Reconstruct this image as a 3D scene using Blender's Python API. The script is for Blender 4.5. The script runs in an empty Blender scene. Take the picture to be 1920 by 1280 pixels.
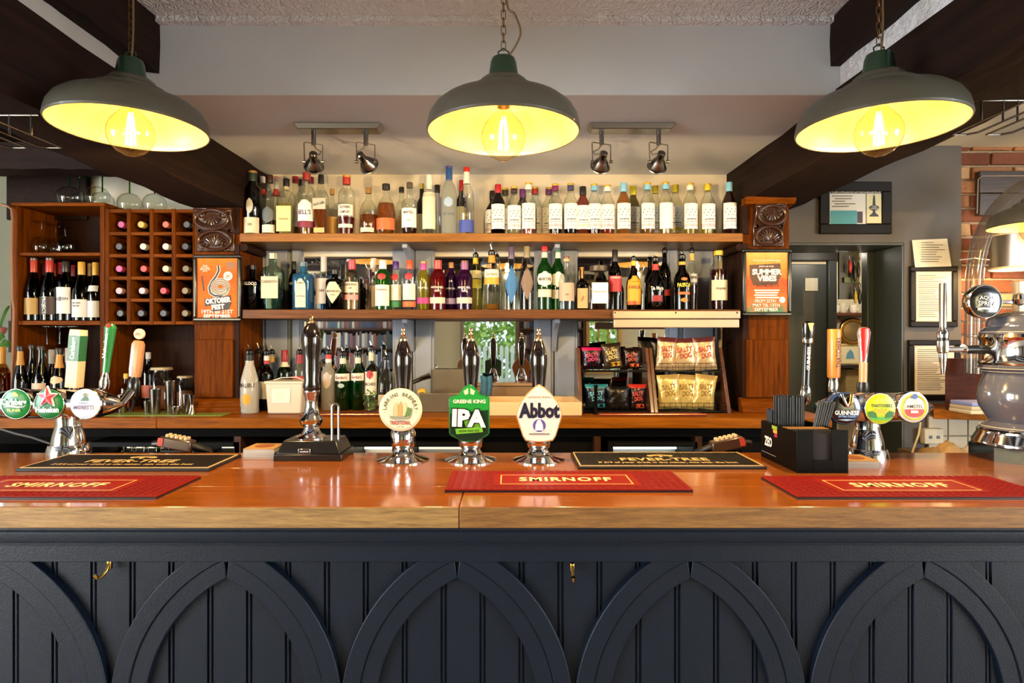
import bpy, math, random
from mathutils import Vector, Matrix
random.seed(7)
S = bpy.context.scene
COL = S.collection
# ------------------------------------------------------------------ camera
F, CX, CY, CZ = 1130.0, 955.0, 630.0, 1.474      # focal length in px, vanishing point, eye height
cam_d = bpy.data.cameras.new('camera')
cam = bpy.data.objects.new('camera', cam_d); COL.objects.link(cam)
cam.location = (0, 0, CZ); cam.rotation_euler = (math.pi/2, 0, 0)
cam_d.sensor_width = 36; cam_d.lens = F/1920*36
cam_d.shift_x = (960-CX)/1920; cam_d.shift_y = -(640-CY)/1920
cam_d.clip_start = .01; cam_d.clip_end = 100
S.camera = cam
# ------------------------------------------------------------------ world, exposure
w = bpy.data.worlds.new('world'); S.world = w; w.use_nodes = True
bg = w.node_tree.nodes['Background']; bg.inputs[0].default_value = (.80, .90, 1, 1); bg.inputs[1].default_value = 2.6
S.view_settings.view_transform = 'Standard'; S.view_settings.look = 'None'
S.view_settings.exposure = 0.0; S.view_settings.gamma = 1; S.view_settings.use_curve_mapping = False
S.cycles.max_bounces = 10; S.cycles.transparent_max_bounces = 32
S.cycles.glossy_bounces = 6; S.cycles.diffuse_bounces = 4; S.cycles.transmission_bounces = 8
S.cycles.sample_clamp_indirect = 6; S.cycles.caustics_reflective = False; S.cycles.caustics_refractive = False
S.cycles.use_denoising = True
# daylight through the side and rear windows of the room behind the camera
def window_light(name, loc, rot, sx, sy, power, col):
    d = bpy.data.lights.new(name, 'AREA'); d.shape = 'RECTANGLE'; d.size = sx; d.size_y = sy
    d.energy = power; d.color = col
    o = bpy.data.objects.new(name, d); COL.objects.link(o); o.location = loc; o.rotation_euler = rot
    return o
DAY = (.80, .90, 1.0)
window_light('daylight_west', (-4.95, -1.2, 1.55), (0, -math.pi/2, 0), 1.7, 2.2, 420, DAY)
window_light('daylight_east', (4.95, -1.2, 1.55), (0, math.pi/2, 0), 1.7, 2.2, 275, DAY)
window_light('daylight_rear_west', (-4.0, -2.95, 1.5), (math.pi/2, 0, math.pi), 1.2, 1.7, 304, DAY)
window_light('daylight_rear_east', (4.0, -2.95, 1.5), (math.pi/2, 0, math.pi), 1.2, 1.7, 232, DAY)
# ------------------------------------------------------------------ helpers
def wx(px, Y): return (px-CX)*Y/F
def wz(py, Y): return CZ+(CY-py)*Y/F
def P(px, py, Y): return Vector((wx(px, Y), Y, wz(py, Y)))
def lin(c):
    if isinstance(c, str): c = tuple(int(c[i:i+2], 16)/255 for i in (0, 2, 4))
    return tuple((x/12.92 if x <= .04045 else ((x+.055)/1.055)**2.4) for x in c)
MATS = {}
def _new(name):
    m = bpy.data.materials.new(name); m.use_nodes = True
    return m, m.node_tree, m.node_tree.nodes['Principled BSDF']
def paint(c, rough=.5, metal=0., coat=0., emit=0., bump=0., bscale=60., vary=0., name=None, spec=.5):
    key = ('paint', c, rough, metal, coat, emit, bump, bscale, vary, spec)
    if key in MATS: return MATS[key]
    m, t, b = _new(name or 'paint_%s' % c)
    col = (*lin(c), 1)
    b.inputs['Base Color'].default_value = col
    b.inputs['Roughness'].default_value = rough; b.inputs['Metallic'].default_value = metal
    b.inputs['Coat Weight'].default_value = coat; b.inputs['Coat Roughness'].default_value = .08
    b.inputs['Specular IOR Level'].default_value = spec
    if emit:
        b.inputs['Emission Color'].default_value = col; b.inputs['Emission Strength'].default_value = emit
    if bump or vary:
        tc = t.nodes.new('ShaderNodeTexCoord'); n = t.nodes.new('ShaderNodeTexNoise')
        n.inputs['Scale'].default_value = bscale; n.inputs['Detail'].default_value = 4
        t.links.new(tc.outputs['Object'], n.inputs['Vector'])
        if bump:
            bp = t.nodes.new('ShaderNodeBump'); bp.inputs['Strength'].default_value = bump; bp.inputs['Distance'].default_value = .01
            t.links.new(n.outputs['Fac'], bp.inputs['Height']); t.links.new(bp.outputs['Normal'], b.inputs['Normal'])
        if vary:
            mx = t.nodes.new('ShaderNodeMix'); mx.data_type = 'RGBA'; n2 = t.nodes.new('ShaderNodeTexNoise')
            n2.inputs['Scale'].default_value = bscale*.12; n2.inputs['Detail'].default_value = 5
            t.links.new(tc.outputs['Object'], n2.inputs['Vector'])
            t.links.new(n2.outputs['Fac'], mx.inputs[0])
            mx.inputs[6].default_value = tuple(x*(1-vary) for x in col[:3])+(1,); mx.inputs[7].default_value = tuple(min(1, x*(1+vary)) for x in col[:3])+(1,)
            t.links.new(mx.outputs[2], b.inputs['Base Color'])
    MATS[key] = m; return m
def wood(dark, light, axis=0, scale=1., rough=.35, coat=.3, bump=.15, name='wood', spec=.5):
    key = ('wood', dark, light, axis, scale, rough, coat, bump, spec)
    if key in MATS: return MATS[key]
    m, t, b = _new(name)
    tc = t.nodes.new('ShaderNodeTexCoord'); mp = t.nodes.new('ShaderNodeMapping')
    sc = [22*scale]*3; sc[axis] = 1.4*scale; mp.inputs['Scale'].default_value = sc
    n = t.nodes.new('ShaderNodeTexNoise'); n.inputs['Scale'].default_value = 3; n.inputs['Detail'].default_value = 8; n.inputs['Distortion'].default_value = .6
    n2 = t.nodes.new('ShaderNodeTexNoise'); n2.inputs['Scale'].default_value = 14; n2.inputs['Detail'].default_value = 3
    oi = t.nodes.new('ShaderNodeObjectInfo'); ad = t.nodes.new('ShaderNodeVectorMath'); ad.operation = 'ADD'
    t.links.new(tc.outputs['Object'], mp.inputs['Vector'])
    sc2 = t.nodes.new('ShaderNodeVectorMath'); sc2.operation = 'SCALE'; sc2.inputs['Scale'].default_value = 37
    cb = t.nodes.new('ShaderNodeCombineXYZ')
    for i in range(3): t.links.new(oi.outputs['Random'], cb.inputs[i])
    t.links.new(cb.outputs[0], sc2.inputs[0]); t.links.new(mp.outputs[0], ad.inputs[0]); t.links.new(sc2.outputs[0], ad.inputs[1])
    t.links.new(ad.outputs[0], n.inputs['Vector']); t.links.new(ad.outputs[0], n2.inputs['Vector'])
    r = t.nodes.new('ShaderNodeValToRGB'); r.color_ramp.elements[0].position = .32; r.color_ramp.elements[1].position = .68
    r.color_ramp.elements[0].color = (*lin(dark), 1); r.color_ramp.elements[1].color = (*lin(light), 1)
    ma = t.nodes.new('ShaderNodeMath'); ma.operation = 'MULTIPLY_ADD'; ma.inputs[1].default_value = .35
    ms = t.nodes.new('ShaderNodeMath'); ms.operation = 'MULTIPLY'; ms.inputs[1].default_value = .65
    t.links.new(n.outputs['Fac'], ms.inputs[0]); t.links.new(n2.outputs['Fac'], ma.inputs[0]); t.links.new(ms.outputs[0], ma.inputs[2])
    t.links.new(ma.outputs[0], r.inputs[0]); t.links.new(r.outputs[0], b.inputs['Base Color'])
    b.inputs['Roughness'].default_value = rough; b.inputs['Coat Weight'].default_value = coat; b.inputs['Coat Roughness'].default_value = .1
    b.inputs['Specular IOR Level'].default_value = spec
    if bump:
        bp = t.nodes.new('ShaderNodeBump'); bp.inputs['Strength'].default_value = bump; bp.inputs['Distance'].default_value = .004
        t.links.new(ma.outputs[0], bp.inputs['Height']); t.links.new(bp.outputs['Normal'], b.inputs['Normal'])
    MATS[key] = m; return m
def glass(c, alpha=1., gloss=.04, body=0.):
    """thin bottle glass: tinted see-through with a mirror-like coat, body = share of matt tint"""
    key = ('glass', c, gloss, body)
    if key in MATS: return MATS[key]
    m = bpy.data.materials.new('glass_%s' % c); m.use_nodes = True; t = m.node_tree; t.nodes.clear()
    o = t.nodes.new('ShaderNodeOutputMaterial'); mx = t.nodes.new('ShaderNodeMixShader')
    tr = t.nodes.new('ShaderNodeBsdfTransparent'); tr.inputs[0].default_value = (*[v**.6 for v in lin(c)], 1)
    gl = t.nodes.new('ShaderNodeBsdfGlossy'); gl.inputs['Roughness'].default_value = gloss; gl.inputs[0].default_value = (1, 1, 1, 1)
    lw = t.nodes.new('ShaderNodeLayerWeight'); lw.inputs[0].default_value = .5
    pw_ = t.nodes.new('ShaderNodeMath'); pw_.operation = 'POWER'; pw_.inputs[1].default_value = 3.5
    fr = t.nodes.new('ShaderNodeMath'); fr.operation = 'MULTIPLY_ADD'; fr.inputs[1].default_value = .55; fr.inputs[2].default_value = .045
    t.links.new(lw.outputs['Facing'], pw_.inputs[0]); t.links.new(pw_.outputs[0], fr.inputs[0])
    inv = t.nodes.new('ShaderNodeMix'); inv.data_type = 'RGBA'; tc_ = tr.inputs[0].default_value
    inv.inputs[6].default_value = tc_; inv.inputs[7].default_value = tuple(v*.30 for v in tc_[:3])+(1,)
    pe = t.nodes.new('ShaderNodeMath'); pe.operation = 'POWER'; pe.inputs[1].default_value = 4.
    t.links.new(lw.outputs['Facing'], pe.inputs[0]); t.links.new(pe.outputs[0], inv.inputs[0]); t.links.new(inv.outputs[2], tr.inputs[0])
    base = tr
    if body:
        df = t.nodes.new('ShaderNodeBsdfDiffuse'); df.inputs[0].default_value = (*lin(c), 1)
        tl = t.nodes.new('ShaderNodeBsdfTranslucent'); tl.inputs[0].default_value = (*lin(c), 1)
        m1 = t.nodes.new('ShaderNodeMixShader'); m1.inputs[0].default_value = .5
        t.links.new(df.outputs[0], m1.inputs[1]); t.links.new(tl.outputs[0], m1.inputs[2])
        m2 = t.nodes.new('ShaderNodeMixShader'); m2.inputs[0].default_value = body
        t.links.new(tr.outputs[0], m2.inputs[1]); t.links.new(m1.outputs[0], m2.inputs[2]); base = m2
    t.links.new(fr.outputs[0], mx.inputs[0]); t.links.new(base.outputs[0], mx.inputs[1]); t.links.new(gl.outputs[0], mx.inputs[2])
    t.links.new(mx.outputs[0], o.inputs[0])
    MATS[key] = m; return m
def glow(c, strength):
    key = ('glow', c, strength)
    if key in MATS: return MATS[key]
    m = bpy.data.materials.new('glow_%s' % c); m.use_nodes = True; t = m.node_tree; t.nodes.clear()
    o = t.nodes.new('ShaderNodeOutputMaterial'); e = t.nodes.new('ShaderNodeEmission')
    e.inputs[0].default_value = (*lin(c), 1); e.inputs[1].default_value = strength
    t.links.new(e.outputs[0], o.inputs[0]); MATS[key] = m; return m
CHROME = paint('D8D8DA', .08, 1., name='chrome'); STEEL = paint('A9A9A8', .28, 1., name='steel')
BRASS = paint('C79A4A', .18, 1., name='brass'); GOLD = paint('D9B56A', .2, 1., name='gold'); BLACK = paint('0B0A0B', .3, name='black')
class MB:
    def __init__(s): s.v = []; s.f = []; s.mi = []
    def add(s, vs, fs, mi=0):
        o = len(s.v); s.v += [tuple(v) for v in vs]; s.f += [tuple(i+o for i in f) for f in fs]; s.mi += [mi]*len(fs); return s
    def box(s, x0, x1, y0, y1, z0, z1, mi=0):
        return s.add([(x0,y0,z0),(x1,y0,z0),(x1,y1,z0),(x0,y1,z0),(x0,y0,z1),(x1,y0,z1),(x1,y1,z1),(x0,y1,z1)],
                     [(0,3,2,1),(4,5,6,7),(0,1,5,4),(1,2,6,5),(2,3,7,6),(3,0,4,7)], mi)
    def hexa(s, b, t, mi=0):     # bottom ring of points, top ring of points (counter-clockwise from above)
        n = len(b)
        return s.add(list(b)+list(t), [tuple(reversed(range(n))), tuple(range(n, 2*n))]+[(i,(i+1)%n,n+(i+1)%n,n+i) for i in range(n)], mi)
    def lathe(s, prof, c=(0,0,0), n=20, axis=2, sq=0., sx=1., sy=1., mi=0, tilt=None):
        """prof: (radius, height) from bottom to top; sq>0 makes the section squarish"""
        vs = []; fs = []; m = len(prof)
        for r, h in prof:
            for i in range(n):
                a = 2*math.pi*(i+.5)/n; ca, sa = math.cos(a), math.sin(a)
                k = 1.
                if sq: k = 1/((abs(ca)**(2+sq)+abs(sa)**(2+sq))**(1/(2+sq)))
                p = (r*k*ca*sx, r*k*sa*sy, h)
                if axis == 0: p = (p[2], p[0], p[1])
                elif axis == 1: p = (p[0], -p[2], p[1])      # axis 1: height runs towards the viewer (-Y)
                if tilt is not None: p = tuple(tilt @ Vector(p))
                vs.append((p[0]+c[0], p[1]+c[1], p[2]+c[2]))
        for j in range(m-1):
            for i in range(n):
                a, b = j*n+i, j*n+(i+1) % n
                fs.append((a, b, b+n, a+n))
        fs.append(tuple(reversed(range(n)))); fs.append(tuple(range((m-1)*n, m*n)))
        return s.add(vs, fs, mi)
    def tube(s, pts, r, n=8, mi=0, closed=False):
        pts = [Vector(p) for p in pts]; m = len(pts); vs = []; up = None
        for i, p in enumerate(pts):
            if closed: d = pts[(i+1) % m]-pts[i-1]
            else: d = pts[min(i+1, m-1)]-pts[max(i-1, 0)]
            d.normalize()
            if up is None:
                up = Vector((0,0,1)) if abs(d.z) < .9 else Vector((1,0,0))
            a = d.cross(up)
            if a.length < 1e-4: a = d.cross(Vector((0,1,.3)))
            a.normalize(); b = a.cross(d); up = b
            rr = r[i] if isinstance(r, (list, tuple)) else r
            for k in range(n):
                t = 2*math.pi*k/n; vs.append(p+a*rr*math.cos(t)+b*rr*math.sin(t))
        fs = []
        for j in range(m if closed else m-1):
            for k in range(n):
                j2 = (j+1) % m; fs.append((j*n+k, j*n+(k+1)%n, j2*n+(k+1)%n, j2*n+k))
        if not closed: fs += [tuple(reversed(range(n))), tuple(range((m-1)*n, m*n))]
        return s.add(vs, fs, mi)
    def prism(s, poly, y0, y1, mi=0):     # polygon in x,z pushed from y0 (front) to y1 (back)
        n = len(poly)
        return s.add([(x,y0,z) for x,z in poly]+[(x,y1,z) for x,z in poly],
                     [tuple(range(n)), tuple(reversed(range(n,2*n)))]+[(i,i+n,(i+1)%n+n,(i+1)%n) for i in range(n)], mi)
    def extrude_x(s, poly, x0, x1, mi=0):  # polygon in y,z pushed along x
        n = len(poly)
        return s.add([(x0,y,z) for y,z in poly]+[(x1,y,z) for y,z in poly],
                     [tuple(range(n)), tuple(reversed(range(n,2*n)))]+[(i,i+n,(i+1)%n+n,(i+1)%n) for i in range(n)], mi)
    def extrude_z(s, poly, z0, z1, mi=0):  # polygon in x,y
        n = len(poly)
        return s.add([(x,y,z0) for x,y in poly]+[(x,y,z1) for x,y in poly],
                     [tuple(reversed(range(n))), tuple(range(n,2*n))]+[(i,(i+1)%n,(i+1)%n+n,i+n) for i in range(n)], mi)
    def xf(s, mat):
        s.v = [tuple(mat @ Vector(v)) for v in s.v]; return s
    def build(s, name, mats, parent=None, smooth=None, bevel=0., ang=38):
        me = bpy.data.meshes.new(name)
        off = Vector(parent_world(parent)) if parent is not None else Vector((0,0,0))
        me.from_pydata([(v[0]-off.x, v[1]-off.y, v[2]-off.z) for v in s.v], [], s.f)
        if not isinstance(mats, (list, tuple)): mats = [mats]
        for m in mats: me.materials.append(m)
        if len(mats) > 1: me.polygons.foreach_set('material_index', s.mi)
        if smooth is not False:
            me.polygons.foreach_set('use_smooth', [True]*len(me.polygons))
            me.set_sharp_from_angle(angle=math.radians(ang))
        me.update()
        o = bpy.data.objects.new(name, me); COL.objects.link(o)
        if parent is not None: o.parent = parent
        if bevel:
            b = o.modifiers.new('bevel', 'BEVEL'); b.width = bevel; b.segments = 2; b.limit_method = 'ANGLE'; b.angle_limit = math.radians(50)
        return o
def parent_world(p):
    v = Vector((0,0,0))
    while p is not None: v += p.location; p = p.parent
    return v
def tag(o, label=None, cat=None, group=None, kind=None):
    if label: o['label'] = label
    if cat: o['category'] = cat
    if group: o['group'] = group
    if kind: o['kind'] = kind
    return o
def thing(name, label, cat, loc, group=None):
    o = bpy.data.objects.new(name, None); COL.objects.link(o); o.location = loc; o.empty_display_size = .02
    return tag(o, label, cat, group)
def struct(o): o['kind'] = 'structure'; return o
_fc = {}
def text_geo(s, bold=0., shear=0., spacing=1., width=None, height=None, align='CENTER'):
    """letters as a flat mesh in x,z, centred; fitted to width and / or capital height"""
    key = (s, bold, shear, spacing)
    if key not in _fc:
        c = bpy.data.curves.new('lettering', 'FONT'); c.body = s; c.size = 1; c.resolution_u = 2; c.offset = bold; c.shear = shear
        c.space_character = spacing; c.align_x = 'CENTER'; c.fill_mode = 'FRONT'; c.space_line = .9
        o = bpy.data.objects.new('lettering', c)
        me = bpy.data.meshes.new_from_object(o)
        _fc[key] = ([tuple(v.co) for v in me.vertices], [tuple(p.vertices) for p in me.polygons])
        bpy.data.objects.remove(o); bpy.data.curves.remove(c); bpy.data.meshes.remove(me)
    vs, fs = _fc[key]
    if not vs: return [], []
    x0 = min(v[0] for v in vs); x1 = max(v[0] for v in vs); y0 = min(v[1] for v in vs); y1 = max(v[1] for v in vs)
    sx = sy = None
    if height: sy = height/(y1-y0)
    if width: sx = width/(x1-x0)
    if sx is None: sx = sy
    if sy is None: sy = sx
    return [((v[0]-(x0+x1)/2)*sx, (v[1]-(y0+y1)/2)*sy) for v in vs], fs
def lettering(s, c, mat, parent, width=None, height=None, bold=.02, shear=0., spacing=1., rot=0., fn=None, name='lettering', lift=.0008):
    """flat print on a surface facing the viewer at c; rot turns it in the picture plane; fn maps (x, z) to a point instead"""
    vs, fs = text_geo(s, bold, shear, spacing, width, height)
    if not vs: return None
    cr, sr = math.cos(rot), math.sin(rot)
    pts = []
    for x, z in vs:
        u, v = x*cr-z*sr, x*sr+z*cr
        pts.append(fn(u, v) if fn else (c[0]+u, c[1]-lift, c[2]+v))
    o = MB().add(pts, fs).build(name, mat, parent, smooth=False)
    return o
def copy_tree(o, loc, parent=None):
    c = o.copy(); COL.objects.link(c)
    if parent is None: c.location = loc
    else: c.parent = parent
    for ch in list(o.children): copy_tree(ch, None, c)
    return c
# ================================================================== the room
GREY = paint('CED2DA', .7, bump=.04, bscale=90, vary=.04, name='grey_wall_paint')
CREAM = paint('D6CBB8', .7, bump=.04, bscale=80, vary=.04, name='cream_wall_paint')
def plaster_mat():
    m, t, b = _new('combed_plaster'); b.inputs['Base Color'].default_value = (*lin('F0F0F4'), 1); b.inputs['Roughness'].default_value = .8
    tc = t.nodes.new('ShaderNodeTexCoord'); mp = t.nodes.new('ShaderNodeMapping'); mp.inputs['Scale'].default_value = (55, 38, 55)
    n = t.nodes.new('ShaderNodeTexNoise'); n.inputs['Scale'].default_value = 1; n.inputs['Detail'].default_value = 3; n.inputs['Distortion'].default_value = 1.4
    bp = t.nodes.new('ShaderNodeBump'); bp.inputs['Strength'].default_value = .9; bp.inputs['Distance'].default_value = .02
    t.links.new(tc.outputs['Object'], mp.inputs[0]); t.links.new(mp.outputs[0], n.inputs['Vector']); t.links.new(n.outputs['Fac'], bp.inputs['Height'])
    t.links.new(bp.outputs[0], b.inputs['Normal']); return m
PLASTER = plaster_mat()
DARKBEAM = wood('100906', '2A160D', 1, .6, .7, .0, .4, name='dark_beam_oak', spec=.15)
WARMWOOD = wood('3C1A03', '733804', 2, .9, .45, .0, .12, name='stained_oak', spec=.03)
WARMWOOD_X = wood('482004', '82420A', 0, .9, .45, .0, .12, name='stained_oak_lengthwise', spec=.03)
DARKWOOD = wood('1A0C06', '33190C', 2, .9, .7, .0, .12, name='dark_stained_boards', spec=.12)
SHELFWOOD = wood('683C12', '986226', 0, .9, .4, .1, .12, name='honey_oak_shelf', spec=.3)
GREENGREY = paint('3F4440', .45, bump=.03, name='green_grey_gloss_paint')
BTOP, CTOP = 1.10, 1.115            # bar top, back counter top
YW = 3.12                           # back wall and mirror
struct(MB().box(-5, 5, -3, 6, -.06, 0).build('floor', paint('A59888', .5, vary=.2), smooth=False))
struct(MB().box(-2.6, 1.4, 1.5, 2.72, 0, .012).build('aisle_bounce_absorber', paint('151311', .9, spec=.1), smooth=False))  # unseen black sheet added to cut light bouncing up to the soffit
struct(MB().box(-5, 5, -3, 6, 2.57, 2.66).build('ceiling', PLASTER, smooth=False))
struct(MB().box(-1.27, 1.16, 2.09, YW+.1, 2.31, 2.569).build('trim_1', GREY, smooth=False, bevel=.004))   # dropped bulkhead over the back bar
struct(MB().box(-1.21, 1.11, 2.06, 2.09, 2.55, 2.5695).build('trim_2', PLASTER, smooth=False))
struct(MB().box(-2.42, 1.34, YW, YW+.08, 0, 2.57).build('wall_back', CREAM, smooth=False))
struct(MB().box(-5, -2.42, 3.9, 4.0, 0, 2.57).build('wall_back_alcove', paint('8F8F7C', .7), smooth=False))
struct(MB().box(-2.46, -2.42, YW, 4.0, 0, 2.57).build('wall_alcove_return', CREAM, smooth=False))
struct(MB().box(-5.1, -5, -3, 4, 0, 2.6).build('wall_left', paint('D8D2C6', .8), smooth=False))
struct(MB().box(5, 5.1, -3, 6, 0, 2.6).build('wall_right', paint('D8D2C6', .8), smooth=False))
# wall with the doorway
dw = MB(); dx0, dx1, dz = 1.47, 2.096, 1.97
dw.box(1.34, dx0, 3.2, 3.48, 0, 2.57); dw.box(dx0, dx1, 3.2, 3.48, dz, 2.57); dw.box(dx1, 2.40, 3.2, 3.48, 0, 2.57)
struct(dw.build('wall_doorway', paint('56514E', .7, bump=.03, vary=.04), smooth=False))
lin_m = MB()
df = thing('door_1', 'dark green grey door lining around the open doorway', 'door lining', (1.78, 3.2, 0)); struct(df)
MB().box(dx0-.0, dx0+.012, 3.201, 3.5, 0, dz-.014).build('lining_side', GREENGREY, df, bevel=.003)
MB().box(dx1-.012, dx1-.0005, 3.201, 3.5, 0, dz-.014).build('lining_side', GREENGREY, df, bevel=.003)
MB().box(dx0, dx1-.0005, 3.201, 3.5, dz-.0135, dz-.0005).build('lining_head', GREENGREY, df, bevel=.003)
MB().box(dx1-.052, dx1-.0125, 3.44, 3.5, 0, dz-.014).build('door_stop', GREENGREY, df, bevel=.003)
struct(MB().box(2.38, 5, 3.24, 3.5, 0, 2.57).build('wall_chimney', paint('A58E74', .9, bump=.8, bscale=45, vary=.15), smooth=False))
struct(MB().box(1.44, 5, 1.6, 3.3, 2.485, 2.569).build('ceiling_side', paint('B9B7AC', .8, bump=.2, bscale=30), smooth=False))
# chimney breast bricks, each one laid on its own
chim = bpy.data.objects['wall_chimney']
brick_m = [paint(c, .9, bump=.8, bscale=70, vary=.3) for c in ('84492D', '6E3B26', '9A6A48', '7A4630', 'AE8A66')]
bw, bh, gap = .212, .064, .012
z = .72; r = 0
while z < 2.53:
    x = 2.36-(.106 if r % 2 else 0)
    while x < 3.25:
        xa, xb = max(x, 2.365), min(x+bw, 3.3)
        if xb-xa > .03 and not (wx(1830, 3.15) < (xa+xb)/2 and 1.97 < z+bh/2 < 2.28 and False):
            j = lambda s: random.uniform(-s, s); y = 3.222+j(.007)
            b, t = [], []
            b = [(xa+j(.004), y+j(.003), z+j(.004)), (xb+j(.004), y+j(.003), z+j(.004)), (xb, 3.25, z), (xa, 3.25, z)]
            t = [(xa+j(.004), y+j(.003), z+bh+j(.004)), (xb+j(.004), y+j(.003), z+bh+j(.004)), (xb, 3.25, z+bh), (xa, 3.25, z+bh)]
            MB().hexa(b, t).build('brick', random.choice(brick_m), chim, bevel=.006)
        x += bw+gap
    z += bh+gap; r += 1
# ---- the room past the doorway
struct(MB().box(1.2, 4.0, 5.3, 5.4, 0, 2.57).build('wall_far_room', paint('B5AC98', .8), smooth=False))
struct(MB().box(1.2, 1.3, 3.48, 5.4, 0, 2.57).build('wall_far_room_side', paint('5A5E58', .8), smooth=False))
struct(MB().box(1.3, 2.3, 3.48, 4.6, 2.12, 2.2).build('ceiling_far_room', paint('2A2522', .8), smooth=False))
dl = thing('door_2', 'dark grey inner door standing ajar past the doorway', 'door', (1.75, 3.95, 0)); struct(dl)
x1d = wx(1562, 3.9)
MB().box(1.32, x1d, 3.9, 3.945, .02, 1.94).build('door_leaf', paint('454B4A', .4), dl, bevel=.004)
MB().box(x1d-.045, x1d+.01, 3.87, 3.905, .02, 1.96).build('door_edge', paint('3B4142', .35), dl, bevel=.004)
MB().box(1.32, 2.2, 3.86, 3.95, 1.96, 2.12).build('door_header', paint('201C19', .5), dl, bevel=.003)
n = MB().box(wx(1510, 3.89), wx(1534, 3.89), 3.893, 3.899, wz(545, 3.89), wz(521, 3.89)).build('paper_notice', paint('CFCDBF', .8), None, smooth=False)
tag(n, 'small square white paper notice on the dark inner door', 'notice')
fl = bpy.data.lights.new('far_room_lamp_light', 'POINT'); fl.energy = 45; fl.color = (1, .86, .62); fl.shadow_soft_size = .1
flo = bpy.data.objects.new('far_room_lamp_light', fl); COL.objects.link(flo); flo.location = (2.6, 4.3, 2.0)
fl2 = bpy.data.lights.new('passage_fill_light', 'POINT'); fl2.energy = 3.5; fl2.color = (1, .9, .75); fl2.shadow_soft_size = .05  # fill light added behind the lintel to brighten door leaf and jamb
flo2 = bpy.data.objects.new('passage_fill_light', fl2); COL.objects.link(flo2); flo2.location = (2.0, 3.62, 1.99)
# ---- beams
def rough_beam(name, x0, x1, y0, y1, z0, z1, mat=DARKBEAM, jit=.006, n=26, label=None):
    vs, fs = [], []
    for i in range(n+1):
        y = y0+(y1-y0)*i/n
        ring = [(x0, z0), ((x0+x1)/2, z0), (x1, z0), (x1, (z0+z1)/2), (x1, z1), ((x0+x1)/2, z1), (x0, z1), (x0, (z0+z1)/2)]
        for k, (x, zz) in enumerate(ring):
            vs.append((x+random.uniform(-jit, jit), y, zz+(random.uniform(-jit, jit) if k in (0, 1, 2, 3, 7) else 0)))
    for i in range(n):
        for k in range(8):
            a, b = i*8+k, i*8+(k+1) % 8; fs.append((a, a+8, b+8, b))
    fs.append(tuple(range(8))); fs.append(tuple(reversed(range(n*8, n*8+8))))
    o = MB().add(vs, fs).build(name, mat, None, ang=25); return struct(o)
rough_beam('beam_left', -1.49, -1.257, -.4, YW+.02, 2.077, 2.33)
rough_beam('beam_right', 1.13, 1.43, -.4, 3.2, 2.12, 2.33)
rough_beam('beam_joist_left', -1.30, -1.21, -.4, 2.085, 2.386, 2.568, jit=.004)
rough_beam('beam_joist_right', 1.11, 1.19, -.4, 2.085, 2.408, 2.568, jit=.004)
struct(MB().box(-1.47, -1.27, -.4, 2.085, 2.32, 2.568).build('ceiling_infill_left', paint('BDB6B0', .8, bump=.3, bscale=30), smooth=False))
struct(MB().box(1.145, 1.42, -.4, 2.085, 2.32, 2.568).build('ceiling_infill_right', PLASTER, smooth=False))
cb = MB()
o = rough_beam('beam_cross_left', -.06, .06, 1.48, 2.9, 2.22, 2.36)   # built along y, turned to run along x
o.rotation_euler = (0, 0, math.pi/2); o.location = (0, 2.75, 0)
struct(MB().box(-3.2, -1.48, .6, 3.1, 2.34, 2.569).build('ceiling_side_left', paint('17100C', .9, spec=.05), smooth=False))  # near-black colour carries the shadow on this stretch of ceiling
# ---- room behind the camera, seen in the mirror and lit by its windows
RW = paint('9C8A62', .8)
rear = MB(); A0, A1, AZ0, AZ1 = -.70, .09, .76, 1.70; B0, B1, BZ0, BZ1 = 1.22, 1.66, .95, 1.85
rear.box(-5, A0, -3.12, -3, 0, 2.57); rear.box(A0, A1, -3.12, -3, 0, AZ0); rear.box(A0, A1, -3.12, -3, AZ1, 2.57)
rear.box(A1, B0, -3.12, -3, 0, 2.57); rear.box(B0, B1, -3.12, -3, 0, BZ0); rear.box(B0, B1, -3.12, -3, BZ1, 2.57); rear.box(B1, 5, -3.12, -3, 0, 2.57)
struct(rear.build('wall_rear', RW, smooth=False))
def window(name, x0, x1, z0, z1, bars, mat):
    t = thing(name, 'window frame in the wall behind the bar stools', 'window', ((x0+x1)/2, -3, z0)); struct(t)
    MB().box(x0-.05, x1+.05, -2.99, -2.96, z1, z1+.06).build('window_frame', mat, t); MB().box(x0-.06, x1+.06, -3, -2.92, z0-.04, z0).build('window_sill', mat, t)
    MB().box(x0-.05, x0, -2.99, -2.96, z0, z1).build('window_frame', mat, t); MB().box(x1, x1+.05, -2.99, -2.96, z0, z1).build('window_frame', mat, t)
    for k in range(bars):
        x = x0+(x1-x0)*(k+1)/(bars+1); MB().box(x-.012, x+.012, -3.05, -3.02, z0, z1).build('glazing_bar', mat, t)
    MB().box(x0, x1, -3.075, -3.07, z0, z1).build('pane', glass('F4F8F6'), t, smooth=False)
window('window_1', A0, A1, AZ0, AZ1, 0, paint('6B5B3E', .5))
window('window_2', B0, B1, BZ0, BZ1, 2, paint('A8742F', .4))
for i in range(4):
    b = MB().box(-4.5, 4.5, -2.4+i*.75, -2.25+i*.75, 2.40, 2.57).build('beam_rear', DARKBEAM); struct(b)
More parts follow.
